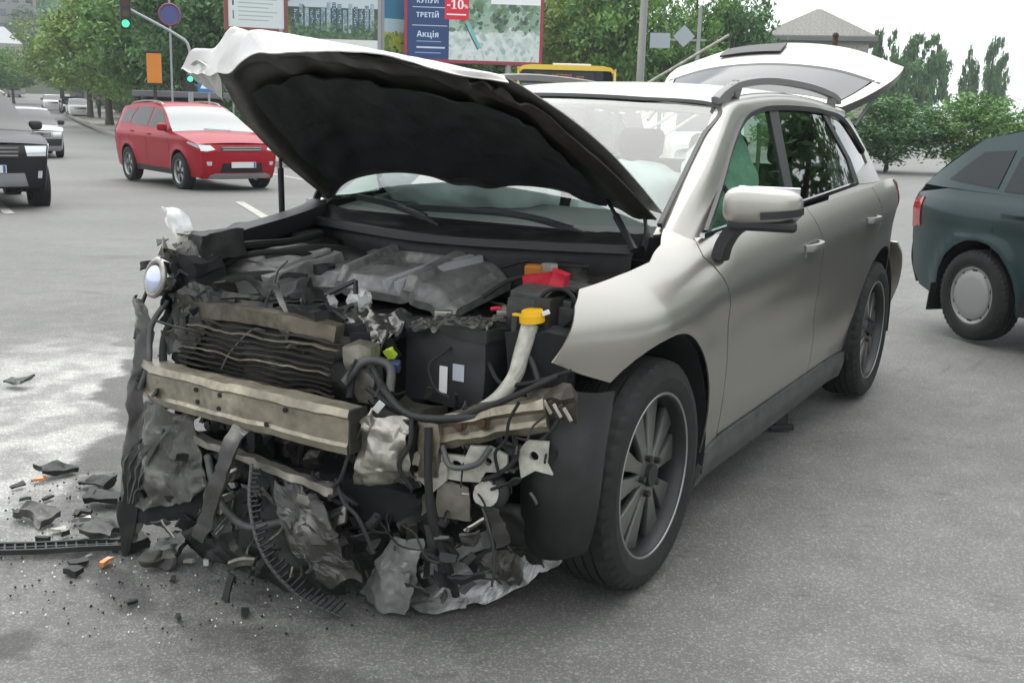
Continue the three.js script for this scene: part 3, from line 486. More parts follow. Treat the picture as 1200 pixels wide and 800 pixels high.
{ // the raised tailgate
  const gate = grp('tailgate', wagon);
  const r = (z, pts) => row(...pts.map(([x, y]) => [x, y, z]));
  const net = [r(-3.17, [[0.53, 1.462], [0.3, 1.498], [0, 1.508]]), r(-3.36, [[0.60, 1.52], [0.34, 1.585], [0, 1.61]]), r(-3.56, [[0.66, 1.59], [0.36, 1.672], [0, 1.70]]), r(-3.72, [[0.69, 1.65], [0.36, 1.742], [0, 1.77]]), r(-3.90, [[0.68, 1.705], [0.36, 1.805], [0, 1.838]]), r(-4.00, [[0.62, 1.70], [0.34, 1.81], [0, 1.842]])];
  const flipG = true;
  obj('gate_panel', sheet(net, { nu: 24, nv: 36, th: 0.05, u0: 0.42, flip: flipG }), M.paint, gate);
  obj('gate_edge', [sheet(net, { nu: 24, nv: 4, th: 0.05, u1: 0.42, v1: 0.055, flip: flipG }), sheet(net, { nu: 24, nv: 4, th: 0.05, u1: 0.42, v0: 0.945, flip: flipG }), sheet(net, { nu: 3, nv: 30, th: 0.05, u1: 0.05, flip: flipG })], M.paint, gate);
  obj('rear_screen', sheet(net, { nu: 18, nv: 30, th: 0.006, u0: 0.055, u1: 0.385, v0: 0.065, v1: 0.935, flip: flipG }), phy(0.04, 0.045, 0.05, { roughness: 0.08, ior: 1.42, specularIntensity: 0.8 }), gate);
  obj('screen_band', sheet(net, { nu: 3, nv: 36, th: 0.02, u0: 0.388, u1: 0.418, v0: 0.02, v1: 0.98, flip: flipG }), M.black, gate);
  const f = sheetFn(net), on = (u, v, d) => { const p = f(u, v); return [p[0], p[1] + d * 0.9, p[2] + d * 0.4]; };
  obj('plate_recess', sheet([[0.24, 0.33, 0.42, 0.5].map((v) => on(0.60, v, 0.006)), [0.24, 0.33, 0.42, 0.5].map((v) => on(0.67, v, 0.007)), [0.26, 0.33, 0.42, 0.5].map((v) => on(0.74, v, 0.006))], { nu: 6, nv: 14, th: 0.01 }), M.black, gate);
  obj('number_plate', sheet([[0.44, 0.47, 0.49].map((v) => on(0.63, v, 0.012)), [0.44, 0.47, 0.49].map((v) => on(0.70, v, 0.012))], { nu: 3, nv: 4, th: 0.003 }), M.label, gate);
  for (const s of [1, -1]) obj('gate_strut', rod([s * 0.60, 1.36, -3.2], [s * 0.62, 1.57, -3.62], 0.011), M.black, gate);
}
// cabin
obj('dashboard', [sbox(1.36, 0.20, 0.36, [0, 0.93, -0.62], [0.12, 0, 0]), box(0.30, 0.40, 0.5, [0, 0.66, -0.85])], M.trim, wagon);
obj('bulkhead', [sbox(1.5, 0.62, 0.04, [0, 0.62, -0.43])], M.matt, wagon);
obj('cabin_floor', [box(1.6, 0.05, 2.8, [0, 0.28, -1.9])], M.matt, wagon);
obj('roof_lining', sheet([row([0.55, 1.40, -1.14], [0, 1.42, -1.05]), row([0.53, 1.45, -1.9], [0, 1.48, -1.9]), row([0.52, 1.41, -3.0], [0, 1.44, -3.0])], { nu: 8, nv: 8, th: 0.01 }), M.beigeTrim, wagon);
for (const s of [1, -1]) {
  const seat = grp('front_seat', wagon);
  obj('seat_cushion', box(0.50, 0.16, 0.52, [s * 0.37, 0.50, -1.25], [0.1, 0, 0], 0.06), M.fabric, seat);
  obj('backrest', box(0.50, 0.62, 0.15, [s * 0.37, 0.84, -1.60], [-0.32, 0, 0], 0.06), M.fabric, seat);
  obj('headrest', box(0.26, 0.17, 0.10, [s * 0.37, 1.24, -1.76], [-0.25, 0, 0], 0.045), M.fabric, seat);
}
obj('rear_seat', [box(1.3, 0.16, 0.5, [0, 0.52, -2.2], [0.08, 0, 0], 0.06), box(1.3, 0.60, 0.14, [0, 0.88, -2.55], [-0.35, 0, 0], 0.06)], M.fabric, wagon);
for (const s of [0.42, -0.42]) obj('headrest', box(0.26, 0.16, 0.09, [s, 1.24, -2.72], [-0.25, 0, 0], 0.045), M.fabric, wagon);
obj('steering_wheel', [mov(new THREE.TorusGeometry(0.18, 0.016, 10, 40), [0.37, 0.98, -0.88], [-0.35, 0, 0]), mov(new THREE.SphereGeometry(0.085, 20, 14).scale(1, 0.9, 0.35), [0.37, 0.98, -0.89], [-0.35, 0, 0])], M.black, wagon);
{ // fired curtain airbag hanging inside the driver's window, and the deflated steering wheel bag
  const net = []; const zs = [-0.80, -0.92, -1.06, -1.22, -1.36, -1.44];
  for (const [k, z] of zs.entries()) { const top = [1.20, 1.275, 1.335, 1.375, 1.395, 1.395][k], bot = [1.0, 0.98, 0.97, 0.98, 1.0, 1.06][k], bulge = [0.008, 0.04, 0.055, 0.055, 0.04, 0.006][k]; net.push([0, 0.25, 0.5, 0.75, 1].map((t) => { const y = lerp(top, bot, t); return [ghX(z, Math.max(y, 1.02)) - 0.10 + bulge * Math.sin(Math.PI * t), y, z]; })); }
  obj('curtain_airbag', sheet(net, { nu: 30, nv: 24, th: 0.05, flip: true, extra: (p) => [p[0] + 0.012 * n3(p[0] * 4, p[1] * 9, p[2] * 9), p[1], p[2]] }), M.airbag, wagon);
  obj('driver_airbag', crush(mov(new THREE.SphereGeometry(0.25, 32, 24).scale(1, 0.85, 0.5), [0.36, 1.04, -0.93], [-0.5, 0, 0]), 0.025, 5, 3, 1.2), M.airbag, wagon);
  obj('passenger_airbag', crush(mov(new THREE.SphereGeometry(0.36, 36, 26).scale(1.05, 0.52, 0.75), [-0.30, 1.09, -0.82], [-0.45, 0, 0]), 0.03, 4, 5, 1.2), M.airbag, wagon);
  obj('seat_belt', sweep([[0.625, 1.37, -1.53], [0.64, 1.25, -1.50], [0.655, 1.08, -1.44], [0.66, 0.85, -1.40]], rect(0.045, 0.004), { up: [1, 0, 0], seg: 16 }), std(0.20, 0.20, 0.12, 0.9), wagon);
}
putWheels(wagon, wagonWheel, 0.80, 0, ZR, 0, [1, 0, 1, 1]);
{ const w = wagonWheel.clone(); w.name = 'wheel'; wagon.add(w); w.position.set(-0.72, 0.364, -0.16); w.rotation.set(0, Math.PI + 0.1, 0); }
for (const s of [1, -1]) {
  obj('wheel_arch_liner', (() => { const pr = []; for (let i = 0; i <= 16; i++) { const a = lerp(-10, 190, i / 16) * DEG; pr.push([0.44 * Math.cos(a), 0.3635 + 0.44 * Math.sin(a)]); } return [sheet([0.55, 0.72, 0.885].map((x) => pr.map(([z, y]) => [s * x, y, ZR + z])), { nu: 4, nv: 32, th: 0.006 })]; })(), M.matt, wagon);
}
obj('wheel_arch_liner', (() => { const pr = []; for (let i = 0; i <= 16; i++) { const a = lerp(62, 195, i / 16) * DEG; pr.push([0.435 * Math.cos(a), 0.3635 + 0.435 * Math.sin(a)]); } return [sheet([0.50, 0.70, 0.885].map((x) => pr.map(([z, y]) => [x, y, z])), { nu: 4, nv: 32, th: 0.006 })]; })(), M.matt, wagon);
obj('underbody', [box(1.5, 0.08, 3.2, [0, 0.24, -1.9]), box(1.1, 0.06, 1.2, [0, 0.27, -0.1])], M.matt, wagon);
obj('exhaust_silencer', [mov(new THREE.CapsuleGeometry(0.09, 0.4, 8, 16), [0.45, 0.25, -3.2], [0, 0, 1.57])], M.darkMetal, wagon);
obj('hanging_strap', [box(0.055, 0.20, 0.018, [0.72, 0.135, -1.86], [0, 0.5, 0.06]), box(0.11, 0.025, 0.03, [0.725, 0.035, -1.86], [0, 0.5, 0.05])], M.black, wagon).userData.label = 'black strip hanging under the sill';

// ------------------------------------------------------------------ raised, buckled bonnet
{
  const bonnet = grp('bonnet', wagon);
  const rear = [[-0.693, 1.064, -0.41], [-0.569, 1.143, -0.41], [-0.339, 1.18, -0.41], [-0.014, 1.162, -0.40], [0.273, 1.164, -0.40], [0.467, 1.134, -0.40], [0.702, 1.088, -0.40]];
  const crest = [[-0.673, 1.547, 0.24], [-0.425, 1.597, 0.33], [-0.155, 1.588, 0.40], [0.233, 1.542, 0.50], [0.479, 1.509, 0.58], [0.610, 1.489, 0.60], [0.663, 1.477, 0.53]];
  const lip = [[-0.721, 1.497, 0.27], [-0.457, 1.469, 0.38], [-0.192, 1.522, 0.48], [0.102, 1.532, 0.56], [0.346, 1.523, 0.61], [0.573, 1.480, 0.645], [0.685, 1.461, 0.55]];
  const bulge = [-0.028, 0.01, 0.05, 0.06, 0.055, 0.045, 0.04];
  const rowAt = (s) => rear.map((r, j) => { const c = crest[j], k = bulge[j] * Math.sin(Math.PI * s); return [lerp(r[0], c[0], s), lerp(r[1], c[1], s) + 0.9 * k, lerp(r[2], c[2], s) - 0.42 * k]; });
  const net = [0, 0.2, 0.42, 0.65, 0.86].map(rowAt); net.push(crest, lip);
  // creases: sharp diagonal folds in the crushed front half
  const fold = (p, u, v) => { const w = sstep(0.45, 0.9, u), t = Math.abs(n3(p[0] * 2.3, p[1] * 1.5, p[2] * 2.3)), t2 = Math.abs(n3(p[0] * 6 + 3, p[1] * 4, p[2] * 6)); const tri = (a) => Math.max(0, 1 - Math.abs(a)); const cr1 = tri((u - 0.55 - 1.25 * v) / 0.14), cr2 = tri((u - 0.98 + 0.9 * (v - 0.02)) / 0.10), cr3 = tri((v - 0.16 - 0.10 * (u - 0.8)) / 0.05);
    const d = 0.016 * cr1 * sstep(0.42, 0.28, v) * sstep(0.5, 0.62, u) - 0.014 * cr2 * sstep(0.4, 0.25, v) + 0.014 * cr3 * sstep(0.5, 0.7, u) + w * (0.030 * (0.4 - t) * sstep(0.45, 0.0, v) + 0.007 * (0.3 - t2) * sstep(0.45, 0.05, v) + 0.002 * (0.3 - t2)); return [p[0], p[1] + d, p[2] + 0.5 * d]; };
  obj('bonnet_skin', toCreasedNormals(sheet(net, { nu: 70, nv: 80, th: 0.003, extra: fold, flip: true }), 0.16), M.paintCrushed, bonnet);
  const under = net.slice(0, 6).map((r, i) => r.map(([x, y, z], j) => { const d = 0.016 + 0.018 * Math.sin(Math.PI * clamp(i / 5, 0.1, 0.9)); return [x * 0.975, y - 0.9 * d, z + 0.42 * d - (i > 3 ? 0.03 : 0)]; }));
  const ribs = (p, u, v) => { // stamped channels of the inner panel
    const a = Math.exp(-(((v - 0.5) - 0.38 * (u - 0.1)) ** 2) / 0.0012), b = Math.exp(-(((v - 0.5) + 0.38 * (u - 0.1)) ** 2) / 0.0012), c = Math.exp(-((u - 0.88) ** 2) / 0.0016), e = Math.exp(-((v - 0.05) ** 2) / 0.001) + Math.exp(-((v - 0.95) ** 2) / 0.001);
    const d = 0.016 * Math.min(1, a + b + c + e) + 0.010 * n3(p[0] * 5, p[1] * 5, p[2] * 5) * sstep(0.3, 0.8, u); return [p[0], p[1] - 0.9 * d, p[2] + 0.42 * d]; };
  obj('inner_panel', sheet(under, { nu: 60, nv: 70, th: 0.006, extra: ribs, flip: true }), std(0.075, 0.072, 0.066, 0.45, 0.3, { map: grime }), bonnet);
  const f = sheetFn(under), mat = []; for (const u of [0.08, 0.3, 0.52, 0.72]) mat.push([0.10, 0.3, 0.5, 0.7, 0.9].map((v) => { const p = f(u, v); return [p[0], p[1] - 0.024, p[2] + 0.014]; }));
  obj('insulation_mat', sheet(mat, { nu: 30, nv: 36, th: 0.006, flip: true, extra: (p, u, v) => { const d = 0.012 * n3(p[0] * 7, p[1] * 7, p[2] * 7); return [p[0], p[1] + d, p[2]]; } }), std(0.014, 0.015, 0.016, 0.75, 0, { bumpMap: dents, bumpScale: 0.01 }), bonnet);
  obj('torn_mat_flap', sheet([[[-0.16, 1.19, -0.37], [-0.03, 1.175, -0.37], [0.02, 1.20, -0.37]], [[-0.14, 1.155, -0.36], [-0.02, 1.150, -0.35], [0.015, 1.165, -0.36]]], { nu: 4, nv: 8, th: 0.006 }), M.matt, bonnet);
  // torn, folded metal of the crushed corner
  obj('folded_corner', crush(sheet([[[-0.72, 1.50, 0.26], [-0.62, 1.525, 0.30], [-0.52, 1.50, 0.345], [-0.44, 1.475, 0.385]], [[-0.70, 1.47, 0.23], [-0.61, 1.47, 0.27], [-0.53, 1.44, 0.33], [-0.455, 1.43, 0.36]], [[-0.655, 1.44, 0.20], [-0.60, 1.425, 0.23], [-0.55, 1.40, 0.27], [-0.50, 1.395, 0.29]]], { nu: 16, nv: 24, th: 0.003 }), 0.010, 6, 4, 0.3), M.paintCrushed, bonnet);
  for (const [a, b] of [[[-0.66, 1.27, -0.12], [-0.69, 0.985, -0.16]], [[0.53, 1.13, -0.34], [0.70, 0.99, -0.20]]]) { const o = grp('gas_strut', wagon); obj('strut_tube', rod(vec(a).lerp(vec(b), 0.35), b, 0.011), M.black, o); obj('strut_rod', rod(a, vec(a).lerp(vec(b), 0.4), 0.006), M.darkMetal, o); }
  for (const [a, b, c] of [[[-0.685, 1.095, -0.38], [-0.70, 1.04, -0.36], [-0.68, 0.98, -0.33]], [[0.645, 1.085, -0.385], [0.68, 1.03, -0.33], [0.695, 0.985, -0.28]]]) obj('bonnet_hinge', sweep([a, b, c], rect(0.034, 0.008), { seg: 10, up: [1, 0, 0] }), M.black, wagon);
}
// ------------------------------------------------------------------ scuttle, wipers, engine bay
obj('scuttle_panel', sheet([row([0.68, 1.03, -0.36], [0.35, 1.02, -0.255], [0, 1.015, -0.22]), row([0.67, 0.99, -0.30], [0.35, 0.99, -0.17], [0, 0.985, -0.13]), row([0.66, 0.95, -0.27], [0.35, 0.935, -0.14], [0, 0.93, -0.10]), row([0.66, 0.80, -0.27], [0.35, 0.80, -0.16], [0, 0.80, -0.13])], { nu: 18, nv: 30, th: 0.006, extra: (p) => [p[0], p[1] + 0.006 * n3(p[0] * 8, 3, p[2] * 12), p[2]] }), M.plastic, wagon);
obj('scuttle_rail', sweep([[-0.66, 0.985, -0.25], [-0.3, 0.985, -0.12], [0, 0.98, -0.085], [0.35, 0.985, -0.12], [0.66, 0.985, -0.25]], [[-0.02, -0.012], [0.02, -0.012], [0.016, 0.012], [-0.016, 0.012]], { seg: 30 }), M.black, wagon);
for (const [a, b, c] of [[[0.52, 1.005, -0.30], [0.22, 1.06, -0.275], [-0.22, 1.052, -0.285]], [[-0.02, 1.01, -0.20], [-0.3, 1.055, -0.30], [-0.52, 1.062, -0.385]]]) {
  const w = grp('wiper', wagon);
  obj('wiper_arm', sweep([a, vec(a).lerp(vec(b), 0.5).add(V(0, 0.012, 0.01)), b], rect(0.016, 0.010), { seg: 10 }), M.black, w);
  obj('wiper_blade', sweep([vec(b).lerp(vec(a), 0.7).add(V(0, 0.004, -0.01)), b, c], rect(0.012, 0.022), { seg: 14 }), M.black, w);
}
obj('inner_wing', [crush(sbox(0.05, 0.30, 0.85, [-0.60, 0.84, 0.06], [0.1, 0.12, 0.1]), 0.018, 5, 1)], M.darkMetal, wagon);
obj('inner_wing', [crush(sbox(0.05, 0.30, 0.70, [0.66, 0.76, 0.02], [0, 0.1, 0]), 0.01, 5, 2)], M.darkMetal, wagon);
obj('wing_rail', sweep([[-0.50, 0.935, 0.45], [-0.53, 0.965, 0.22], [-0.56, 0.985, 0.0], [-0.60, 1.005, -0.2], [-0.66, 1.02, -0.33]], [[-0.035, -0.03], [0.035, -0.03], [0.03, 0.025], [-0.03, 0.03]], { seg: 22 }), M.black, wagon);
obj('suspension_turret', [lathe([[0.0, 0.03], [0.05, 0.03], [0.06, 0.0], [0.11, -0.01], [0.13, -0.10]], [-0.50, 0.93, -0.08], [0.1, 0, 0.1], 28)], M.darkMetal, wagon);
obj('suspension_turret', [lathe([[0.0, 0.03], [0.05, 0.03], [0.06, 0.0], [0.11, -0.01], [0.13, -0.10]], [0.53, 0.91, -0.10], [0, 0, -0.1], 28)], M.darkMetal, wagon);
{ // engine with its ribbed cover and intake
  const eng = grp('engine', wagon);
  obj('engine_block', [crush(sbox(0.62, 0.36, 0.5, [-0.02, 0.60, 0.08]), 0.012, 6, 3)], M.darkMetal, eng);
  const cv = (u, v) => [lerp(-0.31, 0.31, v), 0.862 + 0.05 * (1 - u) + 0.02 * Math.sin(Math.PI * v) , lerp(-0.13, 0.22, u)];
  const net = []; for (let i = 0; i < 5; i++) net.push([0, 0.17, 0.33, 0.5, 0.67, 0.83, 1].map((v) => cv(i / 4, v)));
  obj('engine_cover', sheet(net, { nu: 60, nv: 96, th: 0.03, extra: (p, u, v) => { const r = (c, w) => sstep(w, w * 0.5, Math.abs(v - c - 0.05 * (u - 0.5))); let h = 0.022 * Math.max(r(0.30, 0.035), r(0.72, 0.05)) - 0.03 * sstep(0.36, 0.40, v) * sstep(0.66, 0.62, v) * sstep(0.10, 0.16, u) * sstep(0.56, 0.50, u); h -= 0.05 * sstep(0.12, 0.0, Math.min(v, 1 - v)) + 0.04 * sstep(0.88, 1, u); return [p[0], p[1] + h, p[2]]; } }), std(0.30, 0.31, 0.32, 0.42, 0.05, { map: grime }), eng);
  for (const k of [0, 1]) obj('cover_rib', sweep([[0.06 + k * 0.045, 0.865, 0.21], [0.115 + k * 0.04, 0.905, 0.05], [0.17 + k * 0.035, 0.925, -0.11]], [[-0.013, -0.02], [0.013, -0.02], [0.009, 0.014], [-0.009, 0.014]], { seg: 12 }), std(0.36, 0.37, 0.38, 0.4), eng);
  obj('intake_pipe', tube([[-0.42, 0.88, 0.22], [-0.33, 0.90, 0.10], [-0.25, 0.89, 0.0], [-0.15, 0.86, -0.02]], 0.045, 24, 14), M.plastic, eng);
  obj('oil_filler_cap', cyl(0.035, 0.035, 0.03, [-0.22, 0.88, 0.16]), M.black, eng);
}
obj('air_filter_box', [crush(sbox(0.26, 0.12, 0.30, [-0.38, 0.845, 0.18], [0.18, -0.15, -0.03]), 0.006, 8, 5), box(0.20, 0.012, 0.22, [-0.375, 0.913, 0.17], [0.18, -0.15, -0.03])], std(0.42, 0.43, 0.44, 0.5, 0, { map: grime }), wagon);
obj('intake_snorkel', crush(sbox(0.30, 0.06, 0.12, [-0.24, 0.82, 0.42], [0.3, 0.3, 0.05]), 0.016, 7, 6), M.plastic, wagon);
obj('radiator_shroud', [crush(sbox(0.62, 0.05, 0.10, [-0.22, 0.80, 0.47], [0.1, -0.08, 0.02]), 0.018, 6, 7)], M.plastic, wagon);
{ // radiator pack, shoved back
  const r = grp('radiator', wagon);
  obj('radiator_core', sheet([[[-0.42, 0.77, 0.50], [-0.2, 0.79, 0.54], [0.02, 0.785, 0.53], [0.18, 0.76, 0.50]], [[-0.43, 0.66, 0.55], [-0.2, 0.67, 0.60], [0.02, 0.67, 0.60], [0.21, 0.67, 0.56]], [[-0.42, 0.52, 0.56], [-0.2, 0.54, 0.60], [0.02, 0.55, 0.62], [0.22, 0.56, 0.58]]], { nu: 30, nv: 50, th: 0.03, extra: (p, u, v) => [p[0], p[1], p[2] + 0.022 * n3(p[0] * 7, p[1] * 7, 1) + 0.002 * Math.sin(p[1] * 500)] }), std(0.035, 0.036, 0.034, 0.6, 0.4, { map: grime }), r);
  for (let k = 0; k < 15; k++) { const y = 0.545 + k * 0.0155, b = (x) => 0.575 + 0.04 * Math.cos((x + 0.08) * 2.6) - (y > 0.7 ? (y - 0.7) * 0.6 : 0); obj('radiator_fin', crush(sweep([-0.40, -0.24, -0.08, 0.06, 0.19].map((x) => [x, y, b(x) + 0.008]), rect(0.012, 0.004), { seg: 24 }), 0.007, 6, 3), k % 4 === 1 ? M.steelTan : M.darkMetal, r); }
  obj('top_tank', crush(sweep([[-0.44, 0.775, 0.51], [-0.2, 0.798, 0.555], [0.0, 0.795, 0.55], [0.14, 0.775, 0.52]], rect(0.05, 0.045), { seg: 24 }), 0.004, 7, 8), std(0.21, 0.19, 0.155, 0.5, 0.5, { map: grime }), r);
  obj('side_tank', crush(sbox(0.05, 0.22, 0.06, [-0.43, 0.66, 0.55]), 0.01, 9, 9), M.plastic, r);
  obj('radiator_hose', tube([[-0.40, 0.70, 0.52], [-0.44, 0.76, 0.50], [-0.42, 0.83, 0.44], [-0.33, 0.86, 0.34], [-0.22, 0.85, 0.24]], 0.024, 30, 12), M.rubber, r);
  obj('torn_foil', crush(sheet([[[-0.47, 0.83, 0.55], [-0.42, 0.86, 0.52], [-0.36, 0.83, 0.5]], [[-0.46, 0.76, 0.58], [-0.41, 0.77, 0.56], [-0.35, 0.76, 0.53]], [[-0.48, 0.66, 0.61], [-0.42, 0.65, 0.60], [-0.36, 0.66, 0.58]]], { nu: 14, nv: 12, th: 0.003 }), 0.016, 14, 10, 0.4), M.scuffed, r);
  obj('cooling_fan_shroud', crush(sbox(0.46, 0.22, 0.04, [-0.06, 0.68, 0.45], [0.05, 0, 0]), 0.012, 8, 11), M.matt, r);
}
{ // battery in its tray
  const b = grp('battery', wagon);
  obj('battery_case', crush(sbox(0.30, 0.20, 0.19, [0.45, 0.695, 0.34], [-0.06, -0.18, 0.04]), 0.004, 8, 12), M.black, b);
  obj('battery_lid', crush(sbox(0.308, 0.03, 0.198, [0.45, 0.80, 0.335], [-0.06, -0.18, 0.04]), 0.006, 9, 13), M.plastic, b);
  obj('sticker', box(0.030, 0.074, 0.002, [0.437, 0.672, 0.4395], [-0.06, -0.18, 0.04], 0.0008), M.label, b); obj('sticker', box(0.042, 0.046, 0.002, [0.490, 0.700, 0.4455], [-0.06, -0.18, 0.05], 0.0008), std(0.38, 0.40, 0.44, 0.6), b);
  obj('terminal_clamp', [box(0.05, 0.035, 0.03, [0.53, 0.835, 0.27], [0, 0.3, 0]), cyl(0.012, 0.012, 0.03, [0.53, 0.85, 0.27])], M.alu, b);
  obj('terminal_clamp', [box(0.05, 0.03, 0.03, [0.36, 0.825, 0.33], [0, 0.5, 0])], M.alu, b);
  obj('hold_down_rod', rod([0.55, 0.83, 0.40], [0.565, 0.62, 0.43], 0.004), M.steel, b);
  obj('red_cable', tube([[0.53, 0.845, 0.28], [0.50, 0.85, 0.25], [0.47, 0.845, 0.25]], 0.007, 20, 8), M.red, b);
}
{ // washer filler neck with a yellow cap
  const w = grp('washer_filler', wagon);
  obj('filler_neck', sweep([[0.60, 0.625, 0.52], [0.645, 0.665, 0.49], [0.672, 0.72, 0.455], [0.676, 0.785, 0.425], [0.682, 0.852, 0.40]], [0, 1, 2, 3, 4, 5, 6, 7, 8, 9].map((k) => [0.021 * Math.cos(k / 10 * 6.283), 0.021 * Math.sin(k / 10 * 6.283)]), { seg: 30, scale: (t) => 0.85 + 0.25 * t }), M.white, w);
  obj('filler_cap', [cyl(0.033, 0.034, 0.020, [0.684, 0.868, 0.395], [0.1, 0, 0.05], 24), cyl(0.028, 0.030, 0.012, [0.684, 0.882, 0.394], [0.1, 0, 0.05], 24), box(0.03, 0.006, 0.014, [0.645, 0.872, 0.40])], M.yellow, w);
  obj('cap_tab', box(0.02, 0.012, 0.012, [0.722, 0.885, 0.39], [0, 0.3, 0.4]), M.label, w);
}
obj('red_terminal_cover', [crush(sbox(0.10, 0.055, 0.05, [0.565, 0.915, 0.13], [0.1, 0.3, 0.15], 0.012), 0.007, 12, 14, 0.8), crush(sbox(0.045, 0.06, 0.045, [0.615, 0.925, 0.125], [0, 0.2, -0.2], 0.012), 0.006, 12, 15, 0.8)], M.red, wagon);
obj('orange_relay', box(0.05, 0.035, 0.035, [0.49, 0.935, 0.05], [0.1, 0.3, 0]), M.orange, wagon);
obj('brake_reservoir', [box(0.10, 0.06, 0.07, [0.50, 0.895, -0.03], [0, 0.2, 0]), cyl(0.025, 0.025, 0.025, [0.50, 0.935, -0.03])], M.white, wagon);
obj('fuse_box', [crush(sbox(0.19, 0.13, 0.26, [0.63, 0.83, 0.17], [0.05, 0.15, -0.1]), 0.006, 7, 16), box(0.18, 0.02, 0.24, [0.625, 0.902, 0.16], [0.05, 0.15, -0.1])], M.greyPlastic, wagon);
obj('air_duct', [mov(new THREE.CylinderGeometry(0.055, 0.05, 0.14, 28, 1, true), [0.69, 0.85, 0.225], [1.1, 0.2, -0.2]), mov(new THREE.TorusGeometry(0.055, 0.006, 8, 28), [0.697, 0.88, 0.288], [1.1 - 1.57, 0.2, -0.2])], M.matt, wagon);
obj('dark_bracket', crush(sbox(0.16, 0.22, 0.08, [0.70, 0.72, 0.36], [0, 0.3, 0]), 0.012, 8, 17), M.matt, wagon);
// ------------------------------------------------------------------ crash structure
{
  const beam = grp('bumper_beam', wagon);
  const prof = [[-0.035, -0.056], [0.022, -0.060], [0.030, -0.038], [0.022, -0.030], [0.022, 0.030], [0.030, 0.038], [0.022, 0.058], [-0.035, 0.058]];
  obj('beam_rail', crush(sweep([[-0.56, 0.565, 0.60], [-0.42, 0.57, 0.655], [-0.22, 0.58, 0.70], [-0.02, 0.588, 0.73], [0.10, 0.590, 0.735], [0.24, 0.585, 0.728], [0.345, 0.578, 0.715]], prof, { seg: 60 }), 0.0035, 6, 20, 0.4), M.tan, beam);
  for (const [x, y, z] of [[-0.21, 0.60, 0.727], [-0.205, 0.565, 0.727], [-0.10, 0.605, 0.744], [-0.105, 0.566, 0.744], [0.09, 0.56, 0.764], [0.155, 0.61, 0.762]]) obj('bolt_hole', cyl(0.007, 0.007, 0.004, [x, y, z], [1.57, 0, 0], 12), M.matt, beam);
  obj('beam_end_plate', box(0.006, 0.115, 0.07, [0.353, 0.577, 0.705]), M.darkMetal, beam);
}
obj('crash_can', crush(sheet([[[0.355, 0.625, 0.655], [0.41, 0.622, 0.68], [0.485, 0.615, 0.64]], [[0.36, 0.585, 0.715], [0.42, 0.58, 0.705], [0.49, 0.57, 0.68]], [[0.355, 0.54, 0.69], [0.42, 0.53, 0.72], [0.492, 0.525, 0.67]], [[0.352, 0.48, 0.72], [0.42, 0.475, 0.70], [0.495, 0.47, 0.66]], [[0.33, 0.42, 0.70], [0.40, 0.435, 0.68], [0.49, 0.45, 0.62]]], { nu: 40, nv: 24, th: 0.004 }), 0.009, 11, 21, 0.5), M.alu, wagon);
obj('crash_can_back', crush(sbox(0.13, 0.18, 0.16, [0.42, 0.53, 0.58]), 0.014, 8, 22), M.darkMetal, wagon);
obj('front_crossmember', crush(sweep([[0.495, 0.562, 0.595], [0.60, 0.598, 0.585], [0.70, 0.628, 0.555], [0.80, 0.652, 0.515]], [[-0.05, -0.042], [0.008, -0.042], [0.028, -0.022], [0.018, -0.008], [0.018, 0.010], [0.028, 0.022], [0.010, 0.042], [-0.05, 0.042]], { seg: 34 }), 0.005, 8, 23, 0.5), M.steelTan, wagon);
obj('rail_end_plate', crush(sbox(0.055, 0.15, 0.02, [0.525, 0.535, 0.625], [0.05, 0.2, 0.05], 0.02), 0.006, 10, 123, 0.5), M.steelTan, wagon);
for (const [x, y] of [[0.60, 0.612], [0.66, 0.625]]) obj('bolt', [cyl(0.014, 0.014, 0.012, [x, y, 0.608 - (x - 0.6) * 0.25], [1.57, 0, 0], 6), cyl(0.02, 0.02, 0.004, [x, y, 0.602 - (x - 0.6) * 0.25], [1.57, 0, 0], 16)], M.rust, wagon);
obj('chassis_leg', crush(sbox(0.10, 0.13, 0.6, [0.47, 0.50, 0.28]), 0.008, 6, 24), M.darkMetal, wagon);
obj('chassis_leg', crush(sbox(0.10, 0.13, 0.6, [-0.47, 0.50, 0.26], [0, 0.1, 0]), 0.02, 6, 25), M.darkMetal, wagon);
